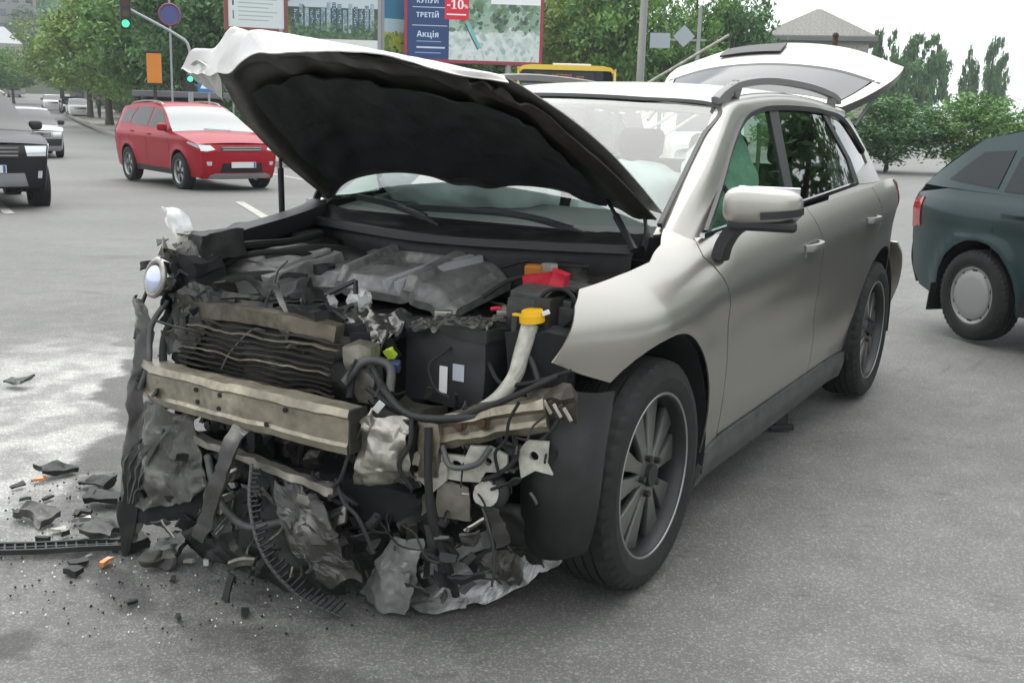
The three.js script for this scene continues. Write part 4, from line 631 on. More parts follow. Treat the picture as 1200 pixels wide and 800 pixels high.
{ // cracked white plastic carrier with holes
  const cut = (pts, holes, p, r, seed) => { const sh = new THREE.Shape(pts.map(([x, y]) => new THREE.Vector2(x, y))); for (const [hx, hy, hr] of holes) { const q = new THREE.Path(); q.absarc(hx, hy, hr, 0, Math.PI * 2, true); sh.holes.push(q); } const g = mov(new THREE.ExtrudeGeometry(sh, { depth: 0.012, bevelEnabled: true, bevelSize: 0.003, bevelThickness: 0.003, bevelSegments: 2, curveSegments: 10 }), p, r); return crush(g, 0.004, 9, seed, 0.5); };
  obj('white_carrier', cut([[-0.06, -0.045], [-0.055, 0.03], [-0.03, 0.045], [0.03, 0.03], [0.05, 0.045], [0.055, -0.01], [0.02, -0.05], [-0.02, -0.03]], [[-0.03, 0.0, 0.012], [0.025, 0.0, 0.009]], [0.515, 0.475, 0.615], [0, 0.2, -0.1], 26), M.white, wagon);
  obj('white_carrier', cut([[-0.09, -0.03], [-0.08, 0.03], [-0.02, 0.022], [0.0, 0.05], [0.05, 0.045], [0.09, 0.02], [0.085, -0.02], [0.03, -0.015], [0.01, -0.045], [-0.04, -0.04]], [[-0.045, 0, 0.014], [0.04, 0.012, 0.01]], [0.63, 0.505, 0.575], [0, 0.3, 0.15], 27), M.white, wagon);
  obj('white_carrier', cut([[-0.035, -0.045], [-0.04, 0.02], [-0.01, 0.05], [0.04, 0.045], [0.03, -0.01], [0.045, -0.035], [0.0, -0.025]], [[0.0, 0.01, 0.012]], [0.775, 0.53, 0.515], [0, 0.3, 0.1], 28), M.white, wagon);
}
{ const h = grp('horn', wagon); obj('horn_shell', lathe([[0.0, 0.02], [0.03, 0.02], [0.045, 0.008], [0.052, 0.0], [0.052, -0.012], [0.03, -0.03]], [0.665, 0.43, 0.555], [1.45, 0.3, 0], 32), M.black, h); obj('horn_face', crush(cyl(0.034, 0.034, 0.008, [0.667, 0.432, 0.575], [1.45, 0.3, 0], 24), 0.003, 30, 3), M.white, h); }
obj('bracket_plate', crush(sbox(0.09, 0.10, 0.012, [0.585, 0.40, 0.60], [0.1, 0.2, 0], 0.02), 0.007, 10, 29), std(0.26, 0.25, 0.22, 0.6, 0.2, { map: grime }), wagon);
// wing liner in front of the tyre
obj('torn_wing_liner', sheet([[[0.72, 0.70, 0.46], [0.79, 0.70, 0.43], [0.855, 0.685, 0.36], [0.885, 0.68, 0.29]], [[0.71, 0.56, 0.46], [0.78, 0.56, 0.455], [0.855, 0.55, 0.41], [0.90, 0.55, 0.36]], [[0.70, 0.40, 0.45], [0.77, 0.40, 0.46], [0.85, 0.40, 0.435], [0.905, 0.40, 0.40]], [[0.69, 0.29, 0.42], [0.75, 0.28, 0.44], [0.83, 0.275, 0.43], [0.885, 0.285, 0.40]], [[0.68, 0.24, 0.39], [0.73, 0.215, 0.41], [0.79, 0.22, 0.41], [0.86, 0.245, 0.385]]], { nu: 30, nv: 24, th: 0.004, extra: (p) => [p[0], p[1], p[2] + 0.008 * n3(p[0] * 6, p[1] * 5, 2)] }), std(0.016, 0.019, 0.019, 0.45, 0, { map: grime }), wagon);
obj('wiring_connector', [crush(sbox(0.12, 0.08, 0.05, [0.80, 0.665, 0.475], [0.3, 0.4, 0.2]), 0.012, 12, 30), ...[0, 1, 2].map((k) => box(0.012, 0.05, 0.012, [0.79 + k * 0.026, 0.675 - k * 0.008, 0.51 - k * 0.01], [0.2, 0.3, 0.5]))], std(0.065, 0.053, 0.045, 0.55, 0.1, { map: grime }), wagon);
obj('connector_pins', [0, 1, 2].map((k) => box(0.008, 0.04, 0.006, [0.803 + k * 0.024, 0.672 - k * 0.008, 0.512 - k * 0.01], [0.2, 0.3, 0.5], 0.001)), M.white, wagon);
// lower rail, brace, torn skins
obj('lower_rail', crush(sweep([[-0.42, 0.42, 0.60], [-0.28, 0.428, 0.66], [0.01, 0.43, 0.72], [0.18, 0.42, 0.735], [0.31, 0.41, 0.74]], rect(0.03, 0.022), { seg: 40 }), 0.005, 12, 31, 0.5), M.alu, wagon);
obj('bent_brace', crush(sweep([[-0.01, 0.545, 0.73], [-0.03, 0.50, 0.765], [-0.045, 0.40, 0.80], [-0.085, 0.30, 0.81], [-0.12, 0.20, 0.815]], rect(0.05, 0.010), { seg: 30, up: [0, 0, 1] }), 0.006, 10, 32, 0.5), M.scuffed, wagon);
obj('lower_crossmember', [crush(sbox(0.95, 0.10, 0.14, [0.05, 0.33, 0.50], [0, -0.05, 0.02]), 0.02, 5, 33)], M.matt, wagon);
{ // strip of bumper skin torn loose at the corner and hanging to the ground
  const s = grp('torn_bumper_skin', wagon);
  obj('skin_strip', crush(sheet([[[-0.655, 0.80, 0.545], [-0.625, 0.80, 0.575], [-0.60, 0.80, 0.56]], [[-0.60, 0.68, 0.60], [-0.56, 0.68, 0.63], [-0.525, 0.68, 0.60]], [[-0.585, 0.52, 0.645], [-0.545, 0.52, 0.68], [-0.51, 0.52, 0.65]], [[-0.585, 0.36, 0.67], [-0.545, 0.36, 0.705], [-0.50, 0.36, 0.68]], [[-0.59, 0.20, 0.69], [-0.55, 0.19, 0.725], [-0.49, 0.20, 0.70]], [[-0.59, 0.09, 0.69], [-0.555, 0.08, 0.72], [-0.51, 0.09, 0.70]], [[-0.57, 0.02, 0.70], [-0.555, 0.015, 0.715], [-0.54, 0.02, 0.705]]], { nu: 60, nv: 14, th: 0.004 }), 0.009, 9, 34, 0.5), M.scuffed, s);
  obj('skin_tip', crush(sheet([[[-0.595, 0.19, 0.70], [-0.55, 0.20, 0.735], [-0.495, 0.20, 0.71]], [[-0.59, 0.09, 0.70], [-0.555, 0.085, 0.73], [-0.51, 0.09, 0.712]], [[-0.572, 0.012, 0.708], [-0.555, 0.008, 0.722], [-0.54, 0.012, 0.715]]], { nu: 14, nv: 10, th: 0.004 }), 0.005, 9, 35, 0.5), M.plastic, s);
  obj('torn_film', crush(sheet([[[-0.52, 0.50, 0.665], [-0.44, 0.52, 0.675], [-0.36, 0.51, 0.67], [-0.28, 0.50, 0.66]], [[-0.52, 0.40, 0.68], [-0.43, 0.40, 0.72], [-0.34, 0.41, 0.70], [-0.26, 0.42, 0.69]], [[-0.51, 0.28, 0.70], [-0.42, 0.27, 0.74], [-0.32, 0.30, 0.72], [-0.22, 0.34, 0.70]], [[-0.50, 0.19, 0.71], [-0.41, 0.20, 0.74], [-0.31, 0.25, 0.72], [-0.20, 0.30, 0.70]]], { nu: 34, nv: 34, th: 0.003 }), 0.016, 8, 36, 0.35), M.film, s);
  for (let k = 0; k < 4; k++) obj('film_rib', crush(sweep([[-0.34 - k * 0.035, 0.47 - k * 0.02, 0.70], [-0.40 - k * 0.03, 0.36, 0.735], [-0.49 - k * 0.012, 0.20, 0.73]], rect(0.012, 0.006), { seg: 20 }), 0.006, 14, 40 + k), M.greyPlastic, s);
  obj('black_flap', crush(sheet([[[-0.50, 0.20, 0.70], [-0.36, 0.25, 0.72], [-0.20, 0.31, 0.69]], [[-0.51, 0.12, 0.70], [-0.37, 0.16, 0.70], [-0.20, 0.21, 0.68]]], { nu: 10, nv: 20, th: 0.005 }), 0.008, 9, 44, 0.5), M.matt, s);
}
{ // smashed headlamp: projector, bezel, broken shell
  const h = grp('headlamp', wagon); const c = [-0.515, 0.872, 0.575], r = [1.35, -0.15, 0.1];
  obj('projector_bowl', lathe([[0.01, -0.06], [0.045, -0.05], [0.058, -0.01], [0.060, 0.012], [0.055, 0.016], [0.047, 0.010]], c, r, 36), M.chrome, h);
  obj('projector_ring', mov(new THREE.TorusGeometry(0.052, 0.009, 12, 40).rotateX(Math.PI / 2), [-0.514, 0.870, 0.590], r), M.alu, h);
  obj('projector_lens', mov(new THREE.SphereGeometry(0.043, 28, 18).scale(1, 0.55, 1), [-0.514, 0.868, 0.592], r), phy(0.55, 0.60, 0.75, { roughness: 0.05, metalness: 0.3, clearcoat: 1 }), h);
  obj('lamp_shell', crush(sheet([[[-0.56, 0.95, 0.50], [-0.50, 0.96, 0.50], [-0.43, 0.93, 0.48]], [[-0.58, 0.90, 0.54], [-0.50, 0.93, 0.55], [-0.43, 0.89, 0.52]], [[-0.58, 0.83, 0.54], [-0.50, 0.80, 0.55], [-0.43, 0.82, 0.52]]], { nu: 16, nv: 16, th: 0.003, extra: (p) => p }).translate(0, 0.005, -0.045), 0.014, 12, 50, 0.4), M.scuffed, h);
  obj('lamp_backshell', crush(sbox(0.13, 0.13, 0.10, [-0.48, 0.86, 0.46]), 0.018, 9, 51), M.matt, h);
  for (let k = 0; k < 6; k++) { const q = rand(300 + k), a = q() * 6.28; obj('lens_shard', crush(extr([[0, 0.02 + 0.02 * q()], [-0.015 - 0.01 * q(), -0.01], [0.012 + 0.02 * q(), -0.015]], 0.003, 0), 0.001, 5, k).applyMatrix4(new THREE.Matrix4().makeRotationFromEuler(new THREE.Euler(q() * 3, a, q() * 3))).translate(-0.55 + 0.12 * q(), 0.92 + 0.06 * q(), 0.52 + 0.05 * q()), k % 2 ? M.plastic : M.white, h); }
}
obj('torn_wing_metal', crush(sheet([[[-0.695, 1.062, 0.40], [-0.672, 1.066, 0.405], [-0.640, 1.062, 0.40], [-0.615, 1.052, 0.39]], [[-0.665, 1.042, 0.41], [-0.64, 1.045, 0.42], [-0.605, 1.035, 0.41], [-0.575, 1.02, 0.39]], [[-0.665, 1.02, 0.415], [-0.63, 1.015, 0.425], [-0.595, 1.00, 0.41], [-0.555, 0.985, 0.385]], [[-0.635, 0.99, 0.42], [-0.605, 0.98, 0.425], [-0.58, 0.965, 0.41], [-0.545, 0.955, 0.385]], [[-0.59, 0.955, 0.42], [-0.575, 0.94, 0.425], [-0.56, 0.93, 0.41], [-0.535, 0.925, 0.39]]], { nu: 30, nv: 20, th: 0.004 }), 0.006, 11, 52, 0.7), M.whitePaint, wagon).userData.label = 'pale torn tongue of wing metal sticking up';
obj('wing_bracket', [crush(sbox(0.03, 0.10, 0.02, [-0.555, 0.90, 0.44], [0.1, 0.3, -0.1], 0.012), 0.006, 15, 53), crush(sbox(0.05, 0.05, 0.05, [-0.555, 0.965, 0.42], [0.1, 0.3, -0.1], 0.012), 0.01, 15, 54)], M.alu, wagon);
obj('black_trim_block', crush(sbox(0.12, 0.09, 0.15, [-0.475, 0.955, 0.38], [0.1, -0.3, 0.1], 0.02), 0.008, 9, 55), M.plastic, wagon);
obj('white_foam', [crush(mov(new THREE.SphereGeometry(0.045, 20, 14), [-0.06, 0.80, 0.36]).scale(1, 1, 1), 0.012, 30, 56, 0.5), crush(mov(new THREE.SphereGeometry(0.035, 18, 12), [0.035, 0.825, 0.30]), 0.010, 34, 57, 0.5)], std(0.55, 0.55, 0.54, 0.9), wagon);
obj('broken_cage', [bar([-0.05, 0.84, 0.36], [0.02, 0.885, 0.30], 0.012, 0.012), bar([0.02, 0.885, 0.30], [0.045, 0.82, 0.33], 0.012, 0.012), bar([0.045, 0.82, 0.33], [-0.01, 0.795, 0.39], 0.012, 0.012), bar([-0.01, 0.795, 0.39], [-0.05, 0.84, 0.36], 0.012, 0.012)], M.black, wagon);
obj('crumpled_sheet', crush(sheet([[[0.05, 0.80, 0.42], [0.15, 0.815, 0.38], [0.25, 0.83, 0.33]], [[0.05, 0.76, 0.48], [0.16, 0.77, 0.45], [0.27, 0.79, 0.40]], [[0.02, 0.72, 0.53], [0.13, 0.73, 0.52], [0.24, 0.745, 0.46]]], { nu: 24, nv: 24, th: 0.004 }), 0.014, 10, 58, 0.45), M.steel, wagon);
obj('metal_upright', [crush(sbox(0.085, 0.16, 0.05, [0.235, 0.68, 0.53], [0.1, 0.1, 0.05], 0.02), 0.008, 12, 59)], M.alu, wagon);
obj('lime_clip', crush(sbox(0.025, 0.03, 0.02, [0.295, 0.735, 0.49], [0.3, 0.3, 0.3], 0.01), 0.004, 20, 60), M.lime, wagon);
obj('blue_plug', box(0.03, 0.03, 0.03, [0.31, 0.70, 0.49], [0.3, 0.5, 0]), std(0.04, 0.06, 0.14, 0.5), wagon);
obj('battery_debris', crush(sheet([[[0.32, 0.80, 0.44], [0.42, 0.805, 0.43], [0.56, 0.83, 0.40]], [[0.33, 0.822, 0.36], [0.44, 0.828, 0.34], [0.57, 0.845, 0.31]]], { nu: 18, nv: 40, th: 0.004 }), 0.012, 22, 61, 0.35), M.scuffed, wagon);
obj('loose_tag', box(0.035, 0.02, 0.004, [0.385, 0.635, 0.66], [0.2, 0.3, 0.9], 0.001), M.label, wagon);
// wiring loom, hoses and cables: each one of its own
{
  const loops = [
    [[[0.30, 0.66, 0.60], [0.40, 0.63, 0.62], [0.52, 0.61, 0.62], [0.66, 0.66, 0.58], [0.80, 0.74, 0.46]], 0.008], [[[0.28, 0.70, 0.55], [0.36, 0.66, 0.60], [0.46, 0.62, 0.63], [0.60, 0.63, 0.61], [0.74, 0.66, 0.52]], 0.011],
    [[[0.49, 0.62, 0.66], [0.50, 0.56, 0.68], [0.475, 0.50, 0.69], [0.50, 0.44, 0.67]], 0.006], [[[0.53, 0.60, 0.64], [0.545, 0.48, 0.66], [0.56, 0.36, 0.66], [0.58, 0.24, 0.62], [0.585, 0.13, 0.58]], 0.011],
    [[[0.56, 0.55, 0.62], [0.60, 0.51, 0.64], [0.66, 0.52, 0.61], [0.68, 0.56, 0.58]], 0.008], [[[0.72, 0.60, 0.54], [0.74, 0.54, 0.55], [0.70, 0.49, 0.57], [0.66, 0.47, 0.58]], 0.007], [[[0.83, 0.66, 0.47], [0.80, 0.60, 0.50], [0.76, 0.56, 0.52], [0.70, 0.57, 0.55]], 0.008],
    [[[0.30, 0.44, 0.73], [0.36, 0.40, 0.77], [0.42, 0.38, 0.79], [0.48, 0.30, 0.80]], 0.005], [[[0.36, 0.58, 0.70], [0.345, 0.52, 0.73], [0.33, 0.45, 0.75], [0.30, 0.42, 0.745]], 0.005], [[[0.22, 0.66, 0.60], [0.26, 0.72, 0.56], [0.32, 0.71, 0.53], [0.36, 0.65, 0.58]], 0.013],
    [[[-0.46, 0.90, 0.36], [-0.38, 0.93, 0.30], [-0.30, 0.93, 0.20], [-0.28, 0.90, 0.10]], 0.010],
    [[[-0.50, 0.93, 0.44], [-0.44, 0.95, 0.30], [-0.40, 0.95, 0.12], [-0.42, 0.96, -0.06]], 0.012], [[[0.36, 0.93, 0.02], [0.42, 0.95, -0.02], [0.50, 0.94, -0.06], [0.60, 0.94, -0.10]], 0.008], [[[0.42, 0.87, 0.22], [0.48, 0.92, 0.16], [0.54, 0.93, 0.10]], 0.007],
    [[[-0.50, 0.80, 0.56], [-0.53, 0.72, 0.60], [-0.50, 0.62, 0.64], [-0.52, 0.54, 0.66]], 0.009], [[[-0.46, 0.78, 0.54], [-0.49, 0.70, 0.58], [-0.46, 0.60, 0.62], [-0.40, 0.50, 0.66]], 0.012], [[[-0.60, 0.86, 0.52], [-0.61, 0.78, 0.56], [-0.58, 0.68, 0.62]], 0.006],
    [[[0.10, 0.60, 0.62], [0.14, 0.70, 0.56], [0.20, 0.72, 0.54], [0.24, 0.62, 0.60]], 0.010], [[[0.05, 0.40, 0.70], [0.12, 0.33, 0.75], [0.20, 0.30, 0.74], [0.30, 0.34, 0.70]], 0.010], [[[-0.20, 0.40, 0.70], [-0.12, 0.30, 0.74], [-0.02, 0.24, 0.74], [0.08, 0.26, 0.70]], 0.012],
    [[[0.52, 0.40, 0.60], [0.56, 0.30, 0.62], [0.62, 0.24, 0.58], [0.66, 0.28, 0.50]], 0.010], [[[0.60, 0.86, 0.34], [0.64, 0.80, 0.40], [0.70, 0.76, 0.42], [0.74, 0.70, 0.44]], 0.009], [[[0.58, 0.74, 0.44], [0.64, 0.70, 0.47], [0.72, 0.71, 0.46], [0.82, 0.75, 0.42]], 0.006]];
  const q = rand(421); for (let k = 0; k < 40; k++) { // thin loose wires
    const zn = [[0.28, 0.84, 0.42, 0.72, 0.50, 0.66], [-0.40, 0.30, 0.60, 0.82, 0.50, 0.58], [-0.40, 0.55, 0.22, 0.42, 0.54, 0.70]][k % 3], a = V(lerp(zn[0], zn[1], q()), lerp(zn[2], zn[3], q()), lerp(zn[4], zn[5], q())), P = [a]; let d = V(q() - 0.5, q() - 0.5, (q() - 0.5) * 0.5).normalize();
    for (let i = 0; i < 4; i++) { d.add(V((q() - 0.5) * 1.5, (q() - 0.6) * 1.5, (q() - 0.5) * 0.5)).normalize(); P.push(P[i].clone().addScaledVector(d, 0.03 + 0.04 * q())); }
    loops.push([P.map((v) => v.toArray()), 0.0022 + 0.0025 * q()]); }
  for (const [k, [p, r]] of loops.entries()) obj(r > 0.0095 ? 'hose' : 'wire', tube(p, r, 24, 8), [M.rubber, M.plastic, M.matt, M.rubber, M.greyPlastic][k % 5], wagon);
}
{ // splintered plastic and crushed sheet metal filling the broken nose
  const r = rand(77);
  const zone = [
    [70, [-0.52, 0.30], [0.16, 0.40], [0.50, 0.72], 0.055], [26, [0.28, 0.70], [0.18, 0.42], [0.48, 0.64], 0.05], [26, [-0.52, 0.24], [0.43, 0.56], [0.52, 0.66], 0.05], [18, [-0.55, 0.1], [0.70, 0.86], [0.40, 0.56], 0.045], [8, [0.10, 0.30], [0.72, 0.82], [0.36, 0.50], 0.035], [14, [-0.6, -0.42], [0.55, 0.92], [0.44, 0.58], 0.045], [16, [0.40, 0.80], [0.45, 0.66], [0.44, 0.58], 0.04]];
  zone.push([60, [-0.40, 0.34], [0.06, 0.40], [0.66, 0.78], 0.026], [34, [0.30, 0.66], [0.12, 0.40], [0.52, 0.64], 0.026], [22, [0.36, 0.80], [0.40, 0.60], [0.48, 0.60], 0.018], [16, [-0.50, 0.20], [0.78, 0.84], [0.42, 0.52], 0.018]);
  const mats = [M.plastic, M.matt, M.scuffed, M.darkMetal, M.plastic, M.black, M.steel, M.greyPlastic];
  const fine = [M.steel, M.scuffed, M.alu, M.plastic, M.greyPlastic, M.scuffed, M.scuffed, M.darkMetal];
  for (const [n, X, Y, Z, s] of zone) for (let k = 0; k < n; k++) {
    const w = s * (0.5 + 1.4 * r()), h = s * (0.3 + 0.9 * r()), t = 0.004 + 0.01 * r() * r();
    const g = crush(sbox(w * 1.6, h, t, [0, 0, 0], [0, 0, 0], 0.015), s * 0.22, 9, k + s * 100, 0.5);
    g.applyMatrix4(new THREE.Matrix4().makeRotationFromEuler(new THREE.Euler((r() - 0.5) * 2.4, (r() - 0.5) * 2.4, (r() - 0.5) * 3)));
    g.translate(lerp(...X, r()), lerp(...Y, r()), lerp(...Z, r()));
    obj('broken_piece', g, (s < 0.03 ? fine : mats)[Math.floor(r() * mats.length)], wagon);
  }
}
// ------------------------------------------------------------------ hanging undertray and torn-off pieces under the nose
for (const [k, n] of [
  [[[-0.46, 0.30, 0.60], [-0.22, 0.31, 0.64], [0.02, 0.31, 0.66], [0.26, 0.31, 0.66]], [[-0.44, 0.16, 0.62], [-0.22, 0.17, 0.66], [0.02, 0.16, 0.69], [0.26, 0.17, 0.67]], [[-0.40, 0.04, 0.60], [-0.20, 0.03, 0.63], [0.02, 0.02, 0.64], [0.24, 0.03, 0.60]]],
  [[[0.28, 0.36, 0.54], [0.42, 0.37, 0.54], [0.56, 0.36, 0.51], [0.70, 0.36, 0.46]], [[0.28, 0.24, 0.50], [0.42, 0.24, 0.47], [0.56, 0.24, 0.43], [0.70, 0.24, 0.38]], [[0.28, 0.10, 0.42], [0.42, 0.09, 0.38], [0.56, 0.10, 0.32], [0.70, 0.12, 0.30]]]].entries())
  obj('hanging_undertray', crush(sheet(n, { nu: 24, nv: 40, th: 0.004 }), 0.022, 6, 70 + k, 0.5), M.plastic, wagon);
{ // lower grille: curved frame with upright slats, dangling on edge
  const gr = grp('lower_grille', wagon);
  const A = new THREE.CatmullRomCurve3([[0.035, 0.44, 0.765], [0.06, 0.34, 0.80], [0.115, 0.22, 0.815], [0.19, 0.10, 0.765], [0.28, 0.03, 0.69]].map(vec)), B = new THREE.CatmullRomCurve3([[0.065, 0.44, 0.757], [0.092, 0.35, 0.788], [0.147, 0.245, 0.80], [0.222, 0.14, 0.75], [0.315, 0.075, 0.675]].map(vec));
  obj('grille_frame', new THREE.TubeGeometry(A, 40, 0.0055, 8), M.greyPlastic, gr);
  for (let k = 1; k < 34; k++) { const a = A.getPoint(k / 34), b = B.getPoint(k / 34); const e = a.clone().lerp(b, 0.55 + 0.45 * Math.abs(Math.sin(k * 2.3))); obj('slat', bar(a, e, 0.004, 0.012), M.black, gr); }
  obj('grille_backing', crush(sheet([[[0.09, 0.40, 0.74], [0.17, 0.39, 0.74], [0.25, 0.38, 0.73]], [[0.15, 0.27, 0.775], [0.22, 0.26, 0.77], [0.31, 0.27, 0.74]], [[0.24, 0.14, 0.72], [0.30, 0.13, 0.71], [0.36, 0.16, 0.69]]], { nu: 22, nv: 18, th: 0.004 }), 0.016, 10, 74, 0.45), M.scuffed, gr);
}
M.fragment = phy(0.42, 0.44, 0.46, { roughness: 0.35, metalness: 0.35, clearcoat: 0.7, clearcoatRoughness: 0.12, map: grime });
obj('torn_bumper_trim', crush(sheet([[[0.25, 0.035, 0.54], [0.34, 0.03, 0.60], [0.44, 0.035, 0.60]], [[0.31, 0.13, 0.585], [0.39, 0.14, 0.625], [0.47, 0.14, 0.615]], [[0.40, 0.26, 0.62], [0.45, 0.28, 0.64], [0.51, 0.285, 0.63]]], { nu: 24, nv: 20, th: 0.004 }), 0.010, 9, 90, 0.45), M.fragment, wagon);
{ // bumper skin fragment lying under the wheel side of the nose
  const fr = thing('bumper_fragment', 'cracked silver bumper skin fragment lying on the road before the front tyre', 'car part', [0.55, 0.022, 0.40]);
  const off = (n) => n.map((r) => r.map(([x, y, z]) => [x - 0.55, y - 0.008, z - 0.40]));
  obj('painted_skin', crush(sheet(off([[[0.42, 0.02, 0.53], [0.52, 0.022, 0.47], [0.62, 0.06, 0.39], [0.72, 0.13, 0.29], [0.80, 0.19, 0.20]], [[0.47, 0.07, 0.47], [0.54, 0.08, 0.44], [0.63, 0.12, 0.36], [0.72, 0.18, 0.27], [0.805, 0.215, 0.19]], [[0.53, 0.15, 0.42], [0.58, 0.16, 0.41], [0.65, 0.19, 0.35], [0.72, 0.22, 0.275], [0.79, 0.225, 0.20]]]), { nu: 22, nv: 50, th: 0.004 }), 0.012, 10, 80, 0.45), M.fragment, fr);
  obj('lower_lip', crush(sheet(off([[[0.27, 0.018, 0.46], [0.34, 0.015, 0.515], [0.44, 0.016, 0.545], [0.55, 0.02, 0.47]], [[0.32, 0.055, 0.42], [0.38, 0.06, 0.455], [0.46, 0.065, 0.475], [0.54, 0.06, 0.44]], [[0.42, 0.15, 0.40], [0.45, 0.155, 0.41], [0.49, 0.16, 0.42], [0.54, 0.155, 0.41]]]), { nu: 18, nv: 36, th: 0.004 }), 0.008, 9, 81, 0.5), M.fragment, fr);
  obj('fog_lamp_socket', crush(sbox(0.10, 0.09, 0.05, [0.06, 0.13, 0.0], [0.6, 0.4, 0.1], 0.015), 0.014, 12, 82), M.scuffed, fr);
  obj('cracked_bracket', crush(sbox(0.12, 0.012, 0.05, [0.02, 0.20, 0.06], [0.3, 0.5, 0.15], 0.015), 0.010, 14, 83), M.alu, fr);
  obj('orange_marker', box(0.035, 0.012, 0.02, [-0.02, 0.19, 0.09], [0.3, 0.4, 0.2]), M.orange, fr);
}
{ // grille strip thrown onto the road
  const st = thing('grille_strip', 'long black slatted grille strip lying flat on the pale stained road', 'car part', [-0.735, 0.022, 0.825], 0.70);
  for (const z of [-0.028, 0.028]) obj('strip_rail', sweep([[-0.22, 0.014, z], [-0.05, 0.012, z], [0.10, 0.016, z], [0.22, 0.014, z * 0.8]], rect(0.010, 0.016), { seg: 16 }), M.plastic, st);
  obj('strip_rail', sweep([[-0.22, 0.012, 0], [0, 0.012, 0], [0.2, 0.013, 0]], rect(0.008, 0.012), { seg: 12 }), M.plastic, st);
  for (let k = 0; k < 15; k++) obj('slat', box(0.006, 0.012, 0.058, [-0.21 + k * 0.03, 0.013, 0], [0, 0.25, 0]), M.black, st);
  obj('end_block', crush(sbox(0.07, 0.035, 0.06, [0.235, 0.02, 0.004], [0, 0.3, 0.1], 0.015), 0.008, 14, 84), M.plastic, st);
}
{ // loose fragments, each a thing
  const r = rand(91), G2 = 'broken plastic fragments scattered beside the wreck';
  const L = [['black_fragment', 'chunky black plastic fragment heap corner piece beside the hanging bumper strip', -1.10, 0.37, 0.12, 0.06], ['black_fragment', 'curled dark plastic fragment lying on the pale powder stain', -1.33, 0.37, 0.12, 0.03], ['black_fragment', 'flat black fragment between powder stain and hanging bumper strip', -0.93, 0.46, 0.13, 0.04], ['black_fragment', 'crumpled dark fragment just past the end of the grille strip', -1.01, 0.70, 0.13, 0.05], ['black_fragment', 'small round black lump below the grille strip', -0.55, 0.90, 0.05, 0.03], ['black_fragment', 'thin black splinter lying alone far out on the road', -2.59, -0.36, 0.11, 0.02], ['black_fragment', 'dark plastic block under the hanging bumper film', -0.42, 0.66, 0.17, 0.06], ['black_fragment', 'bent dark panel scrap beside the grille strip end', -0.72, 0.66, 0.14, 0.05]];
  for (const [n, label, x, z, s, h] of L) { const g = crush(sbox(s * 1.1, 0.010 + h * 0.2, s * 0.6, [0, h / 2, 0], [0.25 * (r() - 0.5), r() * 3, 0.25 * (r() - 0.5)], 0.012), s * 0.13, 7, Math.floor(r() * 90), 0.5); g.computeBoundingBox(); g.translate(x, 0.021 - g.boundingBox.min.y, z); tag(obj(n, g, r() < 0.6 ? M.plastic : M.scuffed), label, 'debris'); }
  const spots = []; for (let k = 0; k < 34; k++) { const a = r() * 6.28, q = Math.sqrt(r()); spots.push([-0.95 + 0.55 * q * Math.cos(a) + 0.25 * r(), 0.60 + 0.32 * q * Math.sin(a)]); } for (let k = 0; k < 4; k++) spots.push([-0.3 + 0.4 * r(), 0.80 + 0.15 * r()]);
  for (const [x, z] of spots) {
    const s = 0.016 + 0.03 * r() * r(), t = r(), g = crush(sbox(s * 1.7, 0.006 + 0.012 * r(), s * 0.7, [0, 0, 0], [0.2 * (r() - 0.5), r() * 6, 0.3 * (r() - 0.5)], 0.012), s * 0.16, 16, Math.floor(r() * 99), 0.5);
    g.computeBoundingBox(); g.translate(x, 0.021 - g.boundingBox.min.y, z);
    tag(obj('plastic_shard', g, t < 0.5 ? M.plastic : t < 0.68 ? M.scuffed : t < 0.78 ? M.matt : t < 0.86 ? M.clear : t < 0.91 ? M.amber : t < 0.96 ? M.paintCrushed : M.white), 'small broken plastic shard among debris at the wreck nose', 'debris', G2);
  }
  // crumbs and glass grit nobody could count
  const gs = []; for (let k = 0; k < 420; k++) { const a = r() * 6.28, q = Math.sqrt(r()), x = -0.75 + 0.85 * q * Math.cos(a) + 0.5 * (r() - 0.3), z = 0.65 + 0.5 * q * Math.sin(a), s = 0.002 + 0.005 * r(); gs.push(mov(new THREE.TetrahedronGeometry(s, 0), [x, s * 0.5 + 0.019, z], [r() * 6, r() * 6, r() * 6])); }
  tag(obj('debris_grit', gs, M.plastic), 'fine black plastic grit strewn on the road by the wreck', 'debris', null, 'stuff');
  const gl = []; for (let k = 0; k < 160; k++) { const a = r() * 6.28, q = Math.sqrt(r()), x = -0.6 + 0.8 * q * Math.cos(a), z = 0.75 + 0.45 * q * Math.sin(a), s = 0.002 + 0.003 * r(); gl.push(mov(new THREE.TetrahedronGeometry(s, 0), [x, s * 0.5 + 0.019, z], [r() * 6, r() * 6, r() * 6])); }
  tag(obj('glass_grit', gl, M.label), 'pale broken lamp glass crumbs strewn on the road', 'debris', null, 'stuff');
}
M.lampGlass = phy(0.62, 0.64, 0.66, { roughness: 0.18, metalness: 0.35, clearcoat: 1, clearcoatRoughness: 0.03 });
M.carGlass = phy(0.014, 0.018, 0.02, { roughness: 0.05, ior: 1.45, specularIntensity: 0.7 });
M.screenGlass = phy(0.10, 0.115, 0.12, { roughness: 0.05, ior: 1.75 });
